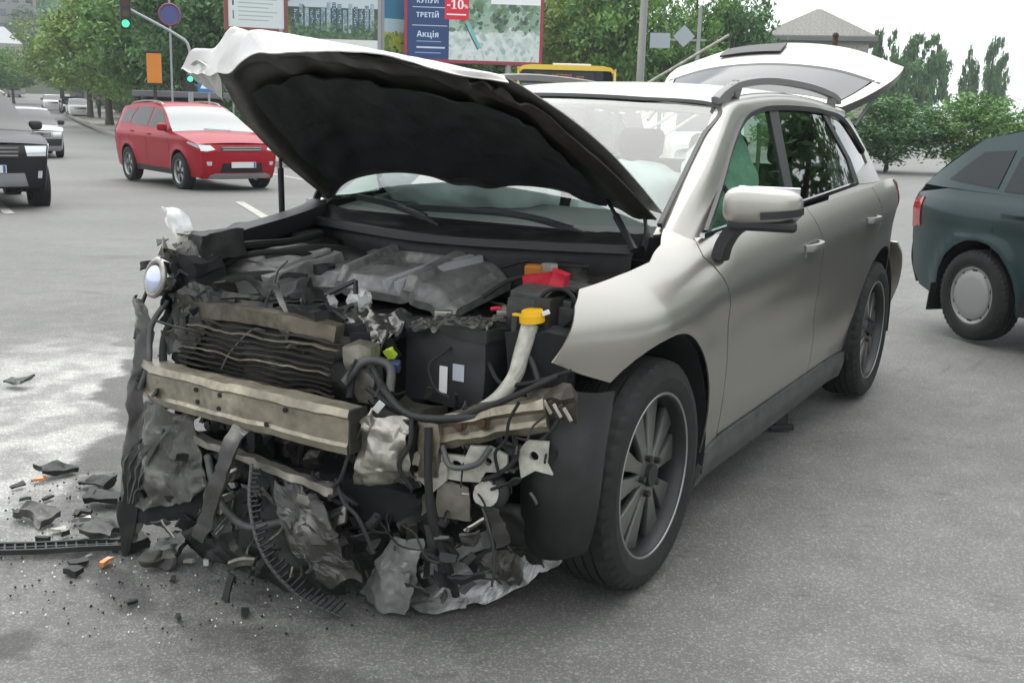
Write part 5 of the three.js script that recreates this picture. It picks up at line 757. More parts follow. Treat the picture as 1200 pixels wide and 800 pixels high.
// ------------------------------------------------------------------ other vehicles (axes: ground at y 0, nose to +z, wheelbase centred on z 0)
function makeCar(sp, name, label, category, pos, turn, group) {
  const car = thing(name, label, category, pos, turn, group), P = sp.paint;
  const xs = (z, y) => {
    let W = sp.W; const fz = sp.front - sp.nose, rz = sp.rear + sp.tail;
    if (z > fz) W -= sp.taperF * ((z - fz) / sp.nose) ** 2; if (z < rz) W -= sp.taperR * ((rz - z) / sp.tail) ** 2;
    const t = y - sp.shoulder; let ins = t < 0 ? 0.16 * t * t + 0.012 * sstep(0, -0.1, t) : 2.2 * Math.min(t, 0.14) ** 2 + (t > 0.14 ? 0.42 * (t - 0.14) : 0);
    for (const zc of [sp.zF, sp.zR]) { const d = Math.hypot(z - zc, y - sp.R); ins -= 0.02 * Math.exp(-(((d - sp.arch) / 0.07) ** 2)); }
    return W - ins;
  };
  const ac = (zc, r, a0, a1) => { const o = []; for (let i = 0; i <= 12; i++) { const a = lerp(a0, a1, i / 12) * DEG; o.push([zc + r * Math.cos(a), sp.R + r * Math.sin(a)]); } return o; };
  const aF = Math.asin(clamp((sp.sill - sp.R) / sp.arch, -1, 1)) / DEG;
  const low = [...sp.sideTop, [sp.rear + 0.03, 0.62], [sp.rear + 0.06, 0.40], [sp.rear + 0.16, sp.sill + 0.05], ...ac(sp.zR, sp.arch, 180 - aF, aF), ...ac(sp.zF, sp.arch, 180 - aF, aF), [sp.front - 0.16, sp.sill], [sp.front - 0.07, 0.38], [sp.front - 0.05, 0.60]];
  for (const s of [1, -1]) {
    const S = (off) => (z, y) => [s * (xs(z, y) + off), y, z], fl = s < 0;
    obj('body_side', panel(low, S(0), 0.008, sp.cell, fl), P, car);
    obj('pillar_side', panel(sp.greenhouse, S(0.001), 0.02, sp.cell, fl), sp.pillar ?? P, car);
    for (const w of sp.windows) obj('side_window', panel(w, S(0.006), 0.004, sp.cell, fl), sp.glass, car);
    obj('sill_trim', panel([[sp.zF - sp.arch - 0.02, sp.sill + 0.01], [sp.zR + sp.arch + 0.02, sp.sill + 0.01], [sp.zR + sp.arch + 0.03, sp.sill + 0.11], [sp.zF - sp.arch - 0.03, sp.sill + 0.11]], S(0.008), 0.02, sp.cell, fl), sp.sillMat ?? M.plastic, car);
    for (const z of sp.gaps) obj('door_gap', panel([[z - 0.004, sp.sill + 0.12], [z + 0.004, sp.sill + 0.12], [z + 0.004, sp.belt(z) - 0.02], [z - 0.004, sp.belt(z) - 0.02]], S(0.002), 0.002, 0.2, fl), M.matt, car);
    for (const z of sp.handles) obj('door_handle', sweep([[z + 0.09, 0], [z + 0.05, 0.022], [z - 0.05, 0.022], [z - 0.09, 0]].map(([q, d]) => [s * (xs(q, sp.belt(q) - 0.12) + d), sp.belt(q) - 0.12, q]), rect(0.016, 0.024), { seg: 8 }), sp.handleMat ?? P, car);
    for (const zc of [sp.zF, sp.zR]) { const pr = []; for (let i = 0; i <= 12; i++) { const a = lerp(-8, 188, i / 12) * DEG; pr.push([(sp.arch - 0.008) * Math.cos(a), sp.R + (sp.arch - 0.008) * Math.sin(a)]); } obj('wheel_arch_liner', sheet([0.45, 0.7, sp.W - 0.03].map((x) => pr.map(([z, y]) => [s * x, y, zc + z])), { nu: 3, nv: 20, th: 0.005 }), M.matt, car); }
    const mz = sp.mirror, my = sp.belt(mz) + 0.07, mx = xs(mz, sp.belt(mz)) + 0.10, mg = grp('door_mirror', car);
    const cap = new THREE.SphereGeometry(1, 20, 14), cp = cap.attributes.position, q = (v, e) => Math.sign(v) * Math.abs(v) ** e;
    for (let i = 0; i < cp.count; i++) cp.setXYZ(i, s * (mx + 0.10 * q(cp.getX(i), 0.6)), my + 0.075 * q(cp.getY(i), 0.65), mz + 0.06 * cp.getZ(i)); cap.computeVertexNormals();
    obj('mirror_cap', cap, sp.mirrorMat ?? P, mg); obj('mirror_foot', bar([s * (mx - 0.14), my - 0.10, mz - 0.02], [s * (mx - 0.04), my - 0.05, mz - 0.01], 0.04, 0.06), M.black, mg);
    if (sp.rails) obj('roof_rail', sweep(sp.rails.map(([z, y, x]) => [s * x, y, z]), rect(0.028, 0.03), { seg: 30 }), sp.railMat ?? M.alu, car);
    obj('tail_lamp', panel(sp.tailLamp, S(0.008), 0.02, 0.1, fl), M.lampRed, car);
    if (sp.lampSide) obj('headlamp_side', panel(sp.lampSide, S(0.008), 0.02, 0.06, fl), sp.lampMat ?? M.lampGlass, car);
  }
  const strip = (pts, bul, m, nm, th = 0.01, par = car, inset = 0) => { // a piece of the centre line profile spread over the car's width
    const net = pts.map(([z, y]) => [-1, -0.8, -0.45, 0, 0.45, 0.8, 1].map((k) => { const w = xs(z, y) - inset; return [w * k, y + (sp.crown ?? 0.02) * (1 - k * k) * (bul === 0 ? 1 : 0), z + bul * (1 - Math.abs(k) ** 2.6)]; }));
    return { net, o: m && obj(nm, sheet(net, { nu: 4 * pts.length, nv: 24, th, flip: true }), m, par) };
  };
  const fr = strip(sp.fascia, sp.bulge, P, 'front_bumper'); strip(sp.hood, 0, P, 'bonnet'); strip(sp.screen, 0, sp.frontGlass ?? sp.glass, 'windscreen', 0.006); strip(sp.roof, 0, P, 'roof_panel', 0.02);
  strip(sp.backGlass, 0, sp.glass, 'rear_window', 0.006); strip(sp.back, -sp.bulge * 0.6, P, 'tailgate'); strip(sp.rearBumper, -sp.bulge * 0.6, sp.bumperMat ?? P, 'rear_bumper');
  const F = sheetFn(fr.net), on = (u, v, d = 0.008) => { const p = F(u, v); return [p[0], p[1], p[2] + d]; };
  const patch = (nm, o, m, d = 0.008, par = car) => obj(nm, panel(o, (u, v) => on(u, v, d), 0.02, 0.04), m, par);
  for (const [nm, o, m, d, both] of sp.patches) { patch(nm, o, m, d); if (both) patch(nm, o.map(([u, v]) => [u, 1 - v]), m, d); }
  for (const [o, n, sp2] of sp.bars ?? []) for (let k = 0; k < n; k++) { const [u0, u1, v0, v1] = o, u = lerp(u0, u1, n > 1 ? k / (n - 1) : 0.5); obj('grille_bar', sweep([0, 0.25, 0.5, 0.75, 1].map((t) => on(u, lerp(v0, v1, t), 0.022)), rect(0.012, 0.022), { seg: 10 }), sp2, car); }
  if (sp.plate) { const [u, v] = sp.plate, p = on(u, v, 0.024); const np = grp('number_plate', car); obj('plate', box(0.50, 0.11, 0.01, [p[0], p[1], p[2] + 0.01]), M.label, np); obj('plate_strip', box(0.035, 0.10, 0.004, [p[0] + 0.22, p[1], p[2] + 0.016]), M.blue, np); }
  obj('underbody', [box(sp.W * 1.6, 0.1, sp.front - sp.rear - 0.5, [0, sp.sill + 0.08, (sp.front + sp.rear) / 2])], M.matt, car);
  obj('wiper', [rod([0.35, sp.screen[0][1] + 0.03, sp.screen[0][0] - 0.02], [-0.2, sp.screen[0][1] + 0.055, sp.screen[0][0] - 0.05], 0.009)], M.black, car);
  putWheels(car, sp.wheel, sp.W - sp.wheelIn, sp.zF, sp.zR, sp.steer ?? 0);
  return car;
}
const redSpec = {
  paint: M.redPaint, W: 0.905, front: 2.17, rear: -2.30, nose: 0.75, tail: 0.5, taperF: 0.13, taperR: 0.10, shoulder: 0.95, R: 0.355, arch: 0.42, zF: 1.33, zR: -1.33, sill: 0.27, cell: 0.07, bulge: 0.16,
  belt: (z) => 1.10 - 0.035 * (z - 0.9), wheel: redWheel, wheelIn: 0.115, steer: 0.0, mirror: 0.72, gaps: [0.86, -0.29, -1.2], handles: [-0.12, -1.08], crown: 0.03,
  sideTop: [[2.10, 0.80], [2.04, 0.90], [1.6, 1.01], [1.05, 1.09], [0.9, 1.10], [0, 1.132], [-1, 1.166], [-1.9, 1.19], [-2.26, 1.10]],
  greenhouse: [[1.0, 1.095], [0.86, 1.15], [0.5, 1.38], [0.14, 1.55], [-0.5, 1.62], [-1.3, 1.61], [-1.95, 1.53], [-2.12, 1.45], [-2.27, 1.12], [-1.9, 1.185], [0, 1.13]],
  windows: [[[0.72, 1.14], [0.18, 1.49], [-0.24, 1.54], [-0.25, 1.155]], [[-0.34, 1.158], [-0.33, 1.545], [-1.05, 1.54], [-1.22, 1.36], [-1.25, 1.19]], [[-1.33, 1.20], [-1.30, 1.36], [-1.16, 1.53], [-1.7, 1.48], [-1.95, 1.27], [-1.9, 1.22]]],
  fascia: [[2.02, 0.25], [2.07, 0.34], [2.10, 0.46], [2.11, 0.58], [2.11, 0.70], [2.10, 0.80], [2.04, 0.90]], hood: [[2.04, 0.90], [1.85, 0.955], [1.5, 1.03], [1.05, 1.09]], screen: [[1.03, 1.095], [0.75, 1.235], [0.45, 1.41], [0.14, 1.55]], roof: [[0.14, 1.55], [-0.1, 1.60], [-0.6, 1.625], [-1.3, 1.61], [-1.95, 1.53]], backGlass: [[-1.97, 1.525], [-2.1, 1.46], [-2.27, 1.12]], back: [[-2.27, 1.12], [-2.29, 0.9], [-2.27, 0.62]], rearBumper: [[-2.27, 0.62], [-2.28, 0.45], [-2.2, 0.30]],
  tailLamp: [[-2.08, 1.40], [-2.26, 1.12], [-2.27, 0.95], [-2.12, 0.98]], lampSide: [[2.08, 0.82], [2.04, 0.895], [1.78, 0.945], [1.72, 0.91]],
  rails: [[0.0, 1.585, 0.60], [-0.25, 1.645, 0.60], [-0.9, 1.668, 0.59], [-1.6, 1.625, 0.58], [-1.85, 1.56, 0.57]], plate: [0.42, 0.5],
  patches: [['headlamp', [[0.80, 0.0], [0.78, 0.12], [0.84, 0.235], [0.97, 0.20], [0.99, 0.0]], M.lampGlass, 0.012, true], ['upper_grille', [[0.80, 0.30], [0.80, 0.70], [0.94, 0.72], [0.94, 0.28]], M.black, 0.006], ['lower_intake', [[0.22, 0.27], [0.22, 0.73], [0.46, 0.70], [0.46, 0.30]], M.matt, 0.006], ['fog_lamp', [[0.40, 0.10], [0.40, 0.17], [0.50, 0.18], [0.50, 0.09]], M.lampGlass, 0.012, true], ['skid_plate', [[0.02, 0.12], [0.02, 0.88], [0.13, 0.86], [0.19, 0.78], [0.19, 0.22], [0.13, 0.14]], M.silverPaint, 0.014]],
  bars: [[[0.84, 0.91, 0.31, 0.69], 2, M.chrome]], glass: M.carGlass, frontGlass: M.screenGlass, mirrorMat: M.redPaint,
};
makeCar(redSpec, 'red_suv', 'bright red compact SUV with silver roof rails crossing the junction', 'car', [-14.25 - 0.94 * 1.33 + 0.34 * 0.79, -0.335, -12.22 - 0.34 * 1.33 - 0.94 * 0.79], 70 * DEG);
const suvSpec = { ...redSpec, paint: M.blackPaint, frontGlass: M.carGlass, W: 0.90, front: 2.25, nose: 0.6, taperF: 0.08, shoulder: 1.0, R: 0.375, arch: 0.45, sill: 0.38, bulge: 0.10, wheel: suvWheel, wheelIn: 0.09, mirror: 0.62, mirrorMat: M.black,
  belt: (z) => 1.18 - 0.03 * (z - 0.9), sideTop: [[2.19, 0.92], [2.14, 1.02], [1.6, 1.12], [1.0, 1.17], [0.8, 1.18], [0, 1.20], [-1, 1.23], [-1.9, 1.25], [-2.26, 1.15]],
  greenhouse: [[0.95, 1.175], [0.75, 1.25], [0.4, 1.50], [0.1, 1.68], [-0.5, 1.76], [-1.3, 1.76], [-2.0, 1.70], [-2.15, 1.6], [-2.27, 1.18], [-1.9, 1.245], [0, 1.2]], windows: [[[0.60, 1.22], [0.12, 1.60], [-0.24, 1.66], [-0.25, 1.22]], [[-0.34, 1.22], [-0.33, 1.66], [-1.1, 1.66], [-1.25, 1.25]], [[-1.33, 1.26], [-1.2, 1.65], [-1.8, 1.62], [-2.0, 1.30]]],
  fascia: [[2.12, 0.40], [2.17, 0.48], [2.19, 0.60], [2.20, 0.72], [2.20, 0.84], [2.19, 0.93], [2.14, 1.02]], hood: [[2.14, 1.02], [1.9, 1.07], [1.5, 1.13], [1.0, 1.17]], screen: [[0.98, 1.175], [0.7, 1.32], [0.4, 1.50], [0.1, 1.68]], roof: [[0.1, 1.68], [-0.1, 1.73], [-0.6, 1.77], [-1.3, 1.76], [-2.0, 1.70]], backGlass: [[-2.02, 1.69], [-2.15, 1.6], [-2.27, 1.18]], back: [[-2.27, 1.18], [-2.29, 0.95], [-2.27, 0.72]], rearBumper: [[-2.27, 0.72], [-2.28, 0.55], [-2.2, 0.42]],
  tailLamp: [[-2.1, 1.2], [-2.26, 1.12], [-2.27, 0.9], [-2.12, 0.93]], lampSide: [[2.15, 0.86], [2.13, 1.0], [1.92, 1.03], [1.88, 0.92]], rails: [[0.0, 1.72, 0.60], [-0.9, 1.80, 0.59], [-1.85, 1.73, 0.57]],
  patches: [['headlamp', [[0.70, 0.02], [0.70, 0.24], [0.97, 0.26], [0.97, 0.02]], M.lampGlass, 0.012, true], ['upper_grille', [[0.66, 0.30], [0.66, 0.70], [0.96, 0.70], [0.96, 0.30]], M.black, 0.006], ['lower_intake', [[0.06, 0.22], [0.06, 0.78], [0.36, 0.74], [0.36, 0.26]], M.silverPaint, 0.012], ['fog_lamp', [[0.26, 0.07], [0.26, 0.13], [0.40, 0.13], [0.40, 0.07]], M.lampGlass, 0.016, true]], bars: [[[0.72, 0.92, 0.31, 0.69], 3, M.chrome]], plate: [0.45, 0.5] };
makeCar(suvSpec, 'black_suv', 'tall black off-road vehicle with pale headlamps waiting at the lane line', 'car', [-14.25, -0.34, -7.75], 63 * DEG);
const sedanSpec = { ...redSpec, paint: M.silverPaint, frontGlass: M.carGlass, W: 0.84, front: 2.05, rear: -2.15, nose: 0.6, taperF: 0.10, taperR: 0.10, shoulder: 0.80, R: 0.315, arch: 0.375, zF: 1.25, zR: -1.25, sill: 0.24, bulge: 0.10, wheel: plainWheel, wheelIn: 0.09, mirror: 0.66, mirrorMat: M.black, cell: 0.1,
  belt: (z) => 0.93 - 0.02 * (z - 0.9), gaps: [0.8, -0.2, -1.1], handles: [-0.05, -0.95], sideTop: [[1.99, 0.70], [1.94, 0.78], [1.5, 0.87], [0.95, 0.92], [0, 0.945], [-1, 0.96], [-1.5, 0.965], [-2.1, 0.93]],
  greenhouse: [[0.9, 0.92], [0.7, 1.0], [0.4, 1.2], [0.1, 1.35], [-0.4, 1.40], [-0.9, 1.38], [-1.2, 1.28], [-1.62, 0.97], [-1, 0.96], [0, 0.945]], windows: [[[0.58, 0.97], [0.1, 1.29], [-0.17, 1.33], [-0.18, 0.97]], [[-0.26, 0.97], [-0.25, 1.33], [-0.8, 1.31], [-1.05, 1.2], [-1.15, 0.99]]],
  fascia: [[1.92, 0.22], [1.97, 0.30], [1.99, 0.42], [2.0, 0.52], [2.0, 0.60], [1.99, 0.70], [1.94, 0.78]], hood: [[1.94, 0.78], [1.75, 0.82], [1.4, 0.885], [0.95, 0.92]], screen: [[0.92, 0.925], [0.65, 1.06], [0.4, 1.2], [0.1, 1.35]], roof: [[0.1, 1.35], [-0.1, 1.385], [-0.4, 1.40], [-0.9, 1.38], [-1.15, 1.31]], backGlass: [[-1.17, 1.30], [-1.4, 1.15], [-1.62, 0.97]], back: [[-1.62, 0.97], [-1.9, 0.955], [-2.1, 0.93], [-2.13, 0.8], [-2.12, 0.6]], rearBumper: [[-2.12, 0.6], [-2.13, 0.45], [-2.05, 0.28]],
  tailLamp: [[-1.95, 0.90], [-2.1, 0.88], [-2.11, 0.72], [-1.97, 0.74]], lampSide: null, rails: null,
  patches: [['headlamp', [[0.72, 0.03], [0.72, 0.24], [0.95, 0.24], [0.95, 0.03]], M.lampGlass, 0.012, true], ['upper_grille', [[0.72, 0.28], [0.72, 0.72], [0.94, 0.72], [0.94, 0.28]], M.black, 0.006], ['bumper_band', [[0.26, 0.0], [0.26, 1.0], [0.60, 1.0], [0.60, 0.0]], M.plastic, 0.014]], bars: [[[0.76, 0.90, 0.29, 0.71], 3, M.chrome]], plate: [0.40, 0.5] };
makeCar(sedanSpec, 'silver_saloon', 'older pale silver saloon with black bumper driving behind the black off-road vehicle', 'car', [-27.6, G(-27.6, -18.4), -18.4], 60 * DEG);
makeCar({ ...sedanSpec, paint: M.whitePaint, patches: sedanSpec.patches.slice(0, 2) }, 'parked_car', 'white parked car beside the kerb under the distant trees', 'car', [-71.5, G(-71.5, -54.5), -54.5], 56 * DEG, 'cars parked far along the kerb');
makeCar({ ...sedanSpec, paint: M.navyPaint }, 'parked_car', 'dark blue parked car behind the white one at the kerb', 'car', [-79.5, G(-79.5, -60), -60], 56 * DEG, 'cars parked far along the kerb');
makeCar({ ...sedanSpec, paint: M.whitePaint, patches: sedanSpec.patches.slice(0, 2) }, 'parked_car', 'white parked car beyond the dark blue one along the kerb', 'car', [-88, G(-88, -64.5), -64.5], 56 * DEG, 'cars parked far along the kerb');
makeCar({ ...sedanSpec, paint: M.redPaint }, 'distant_car', 'small red car far up the street', 'car', [-150, G(-150, -100), -100], 58 * DEG, 'cars far up the street');
makeCar({ ...sedanSpec, paint: M.silverPaint }, 'distant_car', 'small silver car far up the street', 'car', [-146, G(-146, -101.5), -101.5], 238 * DEG, 'cars far up the street');
const tealSpec = { ...sedanSpec, paint: M.tealPaint, W: 0.83, wheel: capWheel, R: 0.31, arch: 0.36, wheelIn: 0.085, zF: 1.22, zR: -1.22, rear: -1.98, bumperMat: M.plastic, cell: 0.06,
  sideTop: [[1.99, 0.70], [1.94, 0.78], [1.5, 0.87], [0.95, 0.92], [0, 0.945], [-1, 0.965], [-1.6, 0.97], [-1.95, 0.92]],
  greenhouse: [[0.9, 0.92], [0.7, 1.0], [0.4, 1.2], [0.1, 1.35], [-0.4, 1.41], [-1.0, 1.39], [-1.45, 1.30], [-1.9, 0.98], [-1, 0.965], [0, 0.945]], windows: [[[0.58, 0.97], [0.1, 1.29], [-0.17, 1.33], [-0.18, 0.97]], [[-0.26, 0.97], [-0.25, 1.33], [-0.9, 1.32], [-1.08, 1.2], [-1.1, 0.99]], [[-1.16, 1.0], [-1.15, 1.24], [-1.4, 1.22], [-1.62, 1.03]]],
  roof: [[0.1, 1.35], [-0.1, 1.385], [-0.4, 1.41], [-1.0, 1.39], [-1.45, 1.30]], backGlass: [[-1.47, 1.29], [-1.7, 1.14], [-1.9, 0.98]], back: [[-1.9, 0.98], [-1.95, 0.85], [-1.94, 0.6]], rearBumper: [[-1.94, 0.6], [-1.96, 0.45], [-1.88, 0.30]], tailLamp: [[-1.82, 0.90], [-1.94, 0.88], [-1.95, 0.68], [-1.83, 0.7]] };
{
  const h = 50 * DEG, wx = 1.14, wz = -4.70, half = 0.83 - 0.085;
  // the wheel in view is the rear one on the car's right
  const cx = wx + Math.cos(h) * half + Math.sin(h) * 1.22, cz = wz - Math.sin(h) * half + Math.cos(h) * 1.22;
  const t = makeCar(tealSpec, 'teal_hatchback', 'dark teal hatchback with round plastic hubcaps parked behind the estate car', 'car', [cx, 0, cz], h);
  for (const s of [1, -1]) obj('mud_flap', box(0.20, 0.19, 0.012, [s * 0.73, 0.245, -1.60], [0.1, 0, 0]), M.rubber, t);
}
{ // yellow minibus facing the junction; only its upper front shows over the wreck
  const b = thing('yellow_minibus', 'yellow city minibus with lit route display above its dark windscreen', 'bus', [-9.25, G(-8.9, -17.6), -18.4], 27 * DEG);
  b.scale.setScalar(0.955);
  const W = 1.12, sec = (z, y0, y1, r) => [[-W, y0], [-W, y1 - 0.22], [-W + 0.05, y1 - 0.06], [-W + 0.22, y1], [0, y1 + 0.03], [W - 0.22, y1], [W - 0.05, y1 - 0.06], [W, y1 - 0.22], [W, y0]].map(([x, y]) => [x * r, y, z]);
  obj('body_shell', sheet([sec(-5.6, 0.35, 2.68, 0.98), sec(-5.4, 0.35, 2.74, 1), sec(-3, 0.35, 2.74, 1), sec(-0.8, 0.35, 2.74, 1), sec(-0.15, 0.35, 2.73, 1), sec(0, 0.35, 2.69, 0.97)], { nu: 30, nv: 40, th: 0.03 }), M.yellowPaint, b);
  const face = (o, z, th = 0.03) => panel(o, (x, y) => [x, y, z - 0.10 * (x / W) ** 4 - 0.05 * Math.max(0, y - 1.6)], th, 0.15, true);
  obj('front_panel', face([[-1.08, 0.35], [1.08, 0.35], [1.08, 1.15], [-1.08, 1.15]], 0.06), M.yellowPaint, b);
  obj('windscreen', face([[-1.06, 1.15], [1.06, 1.15], [1.04, 2.36], [-1.04, 2.36]], 0.065, 0.01), M.screenGlass, b);
  obj('display_housing', face([[-1.04, 2.36], [1.04, 2.36], [1.02, 2.66], [-1.02, 2.66]], 0.07), M.carGlass, b);
  obj('roof_brow', face([[-1.08, 2.66], [1.08, 2.66], [1.0, 2.74], [0.8, 2.77], [-0.8, 2.77], [-1.0, 2.74]], 0.10, 0.12), M.yellowPaint, b);
  const led = print(new THREE.PlaneGeometry(1.35, 0.22).translate(-0.05, 2.51, 0.034));
  const lt = canvasTex(512, 84, (c, w, h) => { c.fillStyle = '#050505'; c.fillRect(0, 0, w, h); c.fillStyle = '#ff9a20'; c.font = 'bold 58px monospace'; c.fillText('М', 30, 62); c.fillText('МЕТРО ==', 150, 62); c.fillStyle = '#050505'; for (let i = 0; i < w; i += 6) c.fillRect(i, 0, 2, h); for (let j = 0; j < h; j += 6) c.fillRect(0, j, w, 2); });
  obj('route_display', led, std(0.02, 0.02, 0.02, 0.4, 0, { emissive: new THREE.Color(1, 1, 1), emissiveMap: lt, emissiveIntensity: 0.55 }), b);
  for (const s of [1, -1]) { obj('headlamp', face([[s * 0.70, 0.62], [s * 1.0, 0.62], [s * 1.0, 0.86], [s * 0.74, 0.86]], 0.075, 0.03), M.lampGlass, b); obj('wing_mirror', [box(0.20, 0.38, 0.14, [s * 1.32, 2.0, 0.10]), rod([s * 1.05, 2.35, 0.0], [s * 1.32, 2.2, 0.10], 0.015)], M.whitePaint, b); }
  for (let k = 0; k < 5; k++) for (const s of [1, -1]) obj('side_window', box(0.02, 0.85, 0.95, [s * (W + 0.004), 1.75, -0.9 - k * 1.02]), M.carGlass, b);
  obj('roof_vent', box(0.9, 0.10, 1.0, [0.1, 2.80, -1.6]), M.whitePaint, b);
  for (const z of [-1.0, -4.4]) for (const s of [1, -1]) { const w = suvWheel.clone(); w.name = 'wheel'; b.add(w); w.position.set(s * 0.98, 0.375, z); w.rotation.y = s > 0 ? 0 : Math.PI; }
}
{ // white van roof beyond the minibus
  const v = thing('white_van', 'white panel van standing beyond the yellow minibus', 'van', [-9.0, G(-9, -26), -26], 24 * DEG);
  const sec = (z, y1, w) => [[-w, 0.3], [-w, y1 - 0.25], [-w + 0.12, y1 - 0.03], [0, y1 + 0.02], [w - 0.12, y1 - 0.03], [w, y1 - 0.25], [w, 0.3]].map(([x, y]) => [x, y, z]);
  obj('van_body', sheet([sec(2.4, 0.9, 0.8), sec(2.35, 1.1, 0.9), sec(1.6, 1.25, 0.98), sec(0.9, 2.05, 0.98), sec(0.5, 2.35, 0.98), sec(-2.4, 2.4, 0.98), sec(-2.6, 2.3, 0.95)], { nu: 40, nv: 24, th: 0.02 }), M.whitePaint, v);
  obj('windscreen', panel([[-0.8, 0], [0.8, 0], [0.72, 1], [-0.72, 1]], (x, t) => [x, lerp(1.32, 2.08, t), lerp(1.56, 0.86, t) + 0.03], 0.01, 0.3, true), M.carGlass, v);
  for (const z of [1.6, -1.6]) for (const s of [1, -1]) { const w = plainWheel.clone(); w.name = 'wheel'; v.add(w); w.position.set(s * 0.88, 0.315, z); w.rotation.y = s > 0 ? 0 : Math.PI; }
}
// ------------------------------------------------------------------ trees
const leafMat = (r, g, b) => phy(r, g, b, { roughness: 0.7, transmission: 0.3, thickness: 0, vertexColors: true });
const LEAF = [leafMat(0.135, 0.255, 0.050), leafMat(0.092, 0.195, 0.055), leafMat(0.215, 0.295, 0.050)];
function crownGeo(seed, { clumps = 60, per = 70, leaf = 0.14, narrow = 1, spread = 0.16 } = {}) { // unit crown, centre at the origin, radius about 1
  const r = rand(seed), pos = [], col = [], nor = [];
  for (let k = 0; k < clumps; k++) {
    let d; do { d = V(r() * 2 - 1, r() * 2 - 1, r() * 2 - 1); } while (d.lengthSq() > 1);
    d.normalize().multiplyScalar(0.35 + 0.62 * Math.sqrt(r())); const bump = 0.82 + 0.35 * n3(d.x * 1.7 + seed, d.y * 1.7, d.z * 1.7); d.multiplyScalar(bump); d.x *= narrow; d.z *= narrow;
    const tone = 0.72 + 0.5 * r(), cr2 = spread * (0.6 + 0.8 * r());
    for (let i = 0; i < per; i++) {
      const g = () => (r() + r() + r() - 1.5) * 1.3, c = V(d.x + cr2 * g(), d.y + cr2 * 0.7 * g(), d.z + cr2 * g()), s = leaf * (0.5 + 0.7 * r());
      const a = V(r() - 0.5, r() - 0.5, r() - 0.5).normalize(), b = V(r() - 0.5, r() - 0.5, r() - 0.5).cross(a).normalize(), n = a.clone().cross(b); if (n.y < 0) n.negate();
      const q = [c.clone().addScaledVector(a, s), c.clone().addScaledVector(b, s * 0.45), c.clone().addScaledVector(a, -s), c.clone().addScaledVector(b, -s * 0.45)];
      const order = q[1].clone().sub(q[0]).cross(q[2].clone().sub(q[0])).dot(n) > 0 ? [0, 1, 2, 0, 2, 3] : [0, 2, 1, 0, 3, 2];
      const t = tone * (0.8 + 0.4 * r());
      for (const m of order) { pos.push(q[m].x, q[m].y, q[m].z); nor.push(n.x, n.y, n.z); col.push(t * (0.9 + 0.25 * (tone - 0.9)), t, t * 0.95); }
    }
  }
  const g = new THREE.BufferGeometry(); g.setAttribute('position', new THREE.Float32BufferAttribute(pos, 3)); g.setAttribute('normal', new THREE.Float32BufferAttribute(nor, 3)); g.setAttribute('color', new THREE.Float32BufferAttribute(col, 3)); g.userData.print = true; g.setAttribute('uv', new THREE.Float32BufferAttribute(new Float32Array(pos.length / 3 * 2), 2));
  return g;
}
const crowns = [1, 2, 3, 4].map((s) => crownGeo(s * 13, { clumps: 120, per: 110, leaf: 0.046, spread: 0.15 })), columns = [5, 6].map((s) => crownGeo(s * 13, { clumps: 70, per: 80, leaf: 0.07, spread: 0.12 }));
let tk = 0;
function tree(x, z, h, rad, label, group, { kind = 0, narrow = false, base, low } = {}) {
  const y = base ?? G(x, z) + 0.1, t = thing(narrow ? 'poplar_tree' : 'street_tree', label, 'tree', [x, y, z], (tk * 2.4) % 6.28, group), r = rand(900 + tk++);
  const th = h * (narrow ? 0.10 : low ? 0.03 : 0.24), ch = (h - th * 0.72) / 2, cy = h - ch;
  const tr = 0.035 * h * (narrow ? 0.6 : 0.75);
  obj('trunk', new THREE.TubeGeometry(new THREE.CatmullRomCurve3([V(0, -0.1, 0), V(0.1 * (r() - 0.5), th * 0.6, 0.1 * (r() - 0.5)), V(0.4 * (r() - 0.5), cy, 0.4 * (r() - 0.5)), V(0.3 * (r() - 0.5), h * 0.9, 0.2)]), 14, 1, 8).applyMatrix4(new THREE.Matrix4()), M.bark, t).geometry.computeBoundingBox();
  { // taper
    const m = t.children[0], p = m.geometry.attributes.position, c = new THREE.Vector3(); for (let i = 0; i < p.count; i++) { c.fromBufferAttribute(p, i); const f = clamp(c.y / h, 0, 1), k = tr * (1 - 0.85 * f) * (f < 0.04 ? 1.3 : 1); p.setXYZ(i, c.x * k * 1 + 0, c.y, c.z * k); } m.geometry.computeVertexNormals();
  }
  if (!narrow) for (let k = 0; k < 5; k++) { const a = k * 1.26 + r(), l = rad * (0.5 + 0.3 * r()), y0 = lerp(th * 0.9, cy, r()); obj('limb', [rod([0, y0, 0], [Math.cos(a) * l, y0 + l * 0.8, Math.sin(a) * l], tr * 0.4, tr * 0.12, 7)], M.bark, t); }
  const c = new THREE.Mesh((narrow ? columns : crowns)[tk % (narrow ? 2 : 4)], LEAF[kind]); c.name = 'crown'; c.castShadow = c.receiveShadow = true; c.position.set(0, cy, 0); c.scale.set(rad, ch, rad); c.rotation.y = tk; t.add(c);
  return t;
}
const TG = 'street trees along the far kerb';
const T1 = 'broad leafy green tree behind the far pavement', T2 = 'tall leafy tree behind the advertising boards';
const near = (list, group, kindLabel) => { for (const [x, z, h, r, kind, label] of list) tree(x, z, h, r, label ?? kindLabel, group, { kind }); };
near([[-82.4, -61.4, 8.6, 4.0, 2, 'yellow-green tree above the white parked cars'], [-67.7, -52.6, 8.8, 4.2, 0, 'rounded green tree right behind the walking person'], [-54.5, -43.5, 9.0, 4.2, 2, 'bright green tree below the end of the traffic light arm'], [-45.5, -38.0, 8.8, 3.8, 0, 'leafy tree behind the orange advertising box'], [-38.5, -35.0, 9.4, 3.6, 1, 'dark leafy tree beside the round blue sign'], [-34.5, -36.5, 9.6, 3.6, 1, 'dark leafy tree beside the pale printed board']], TG);
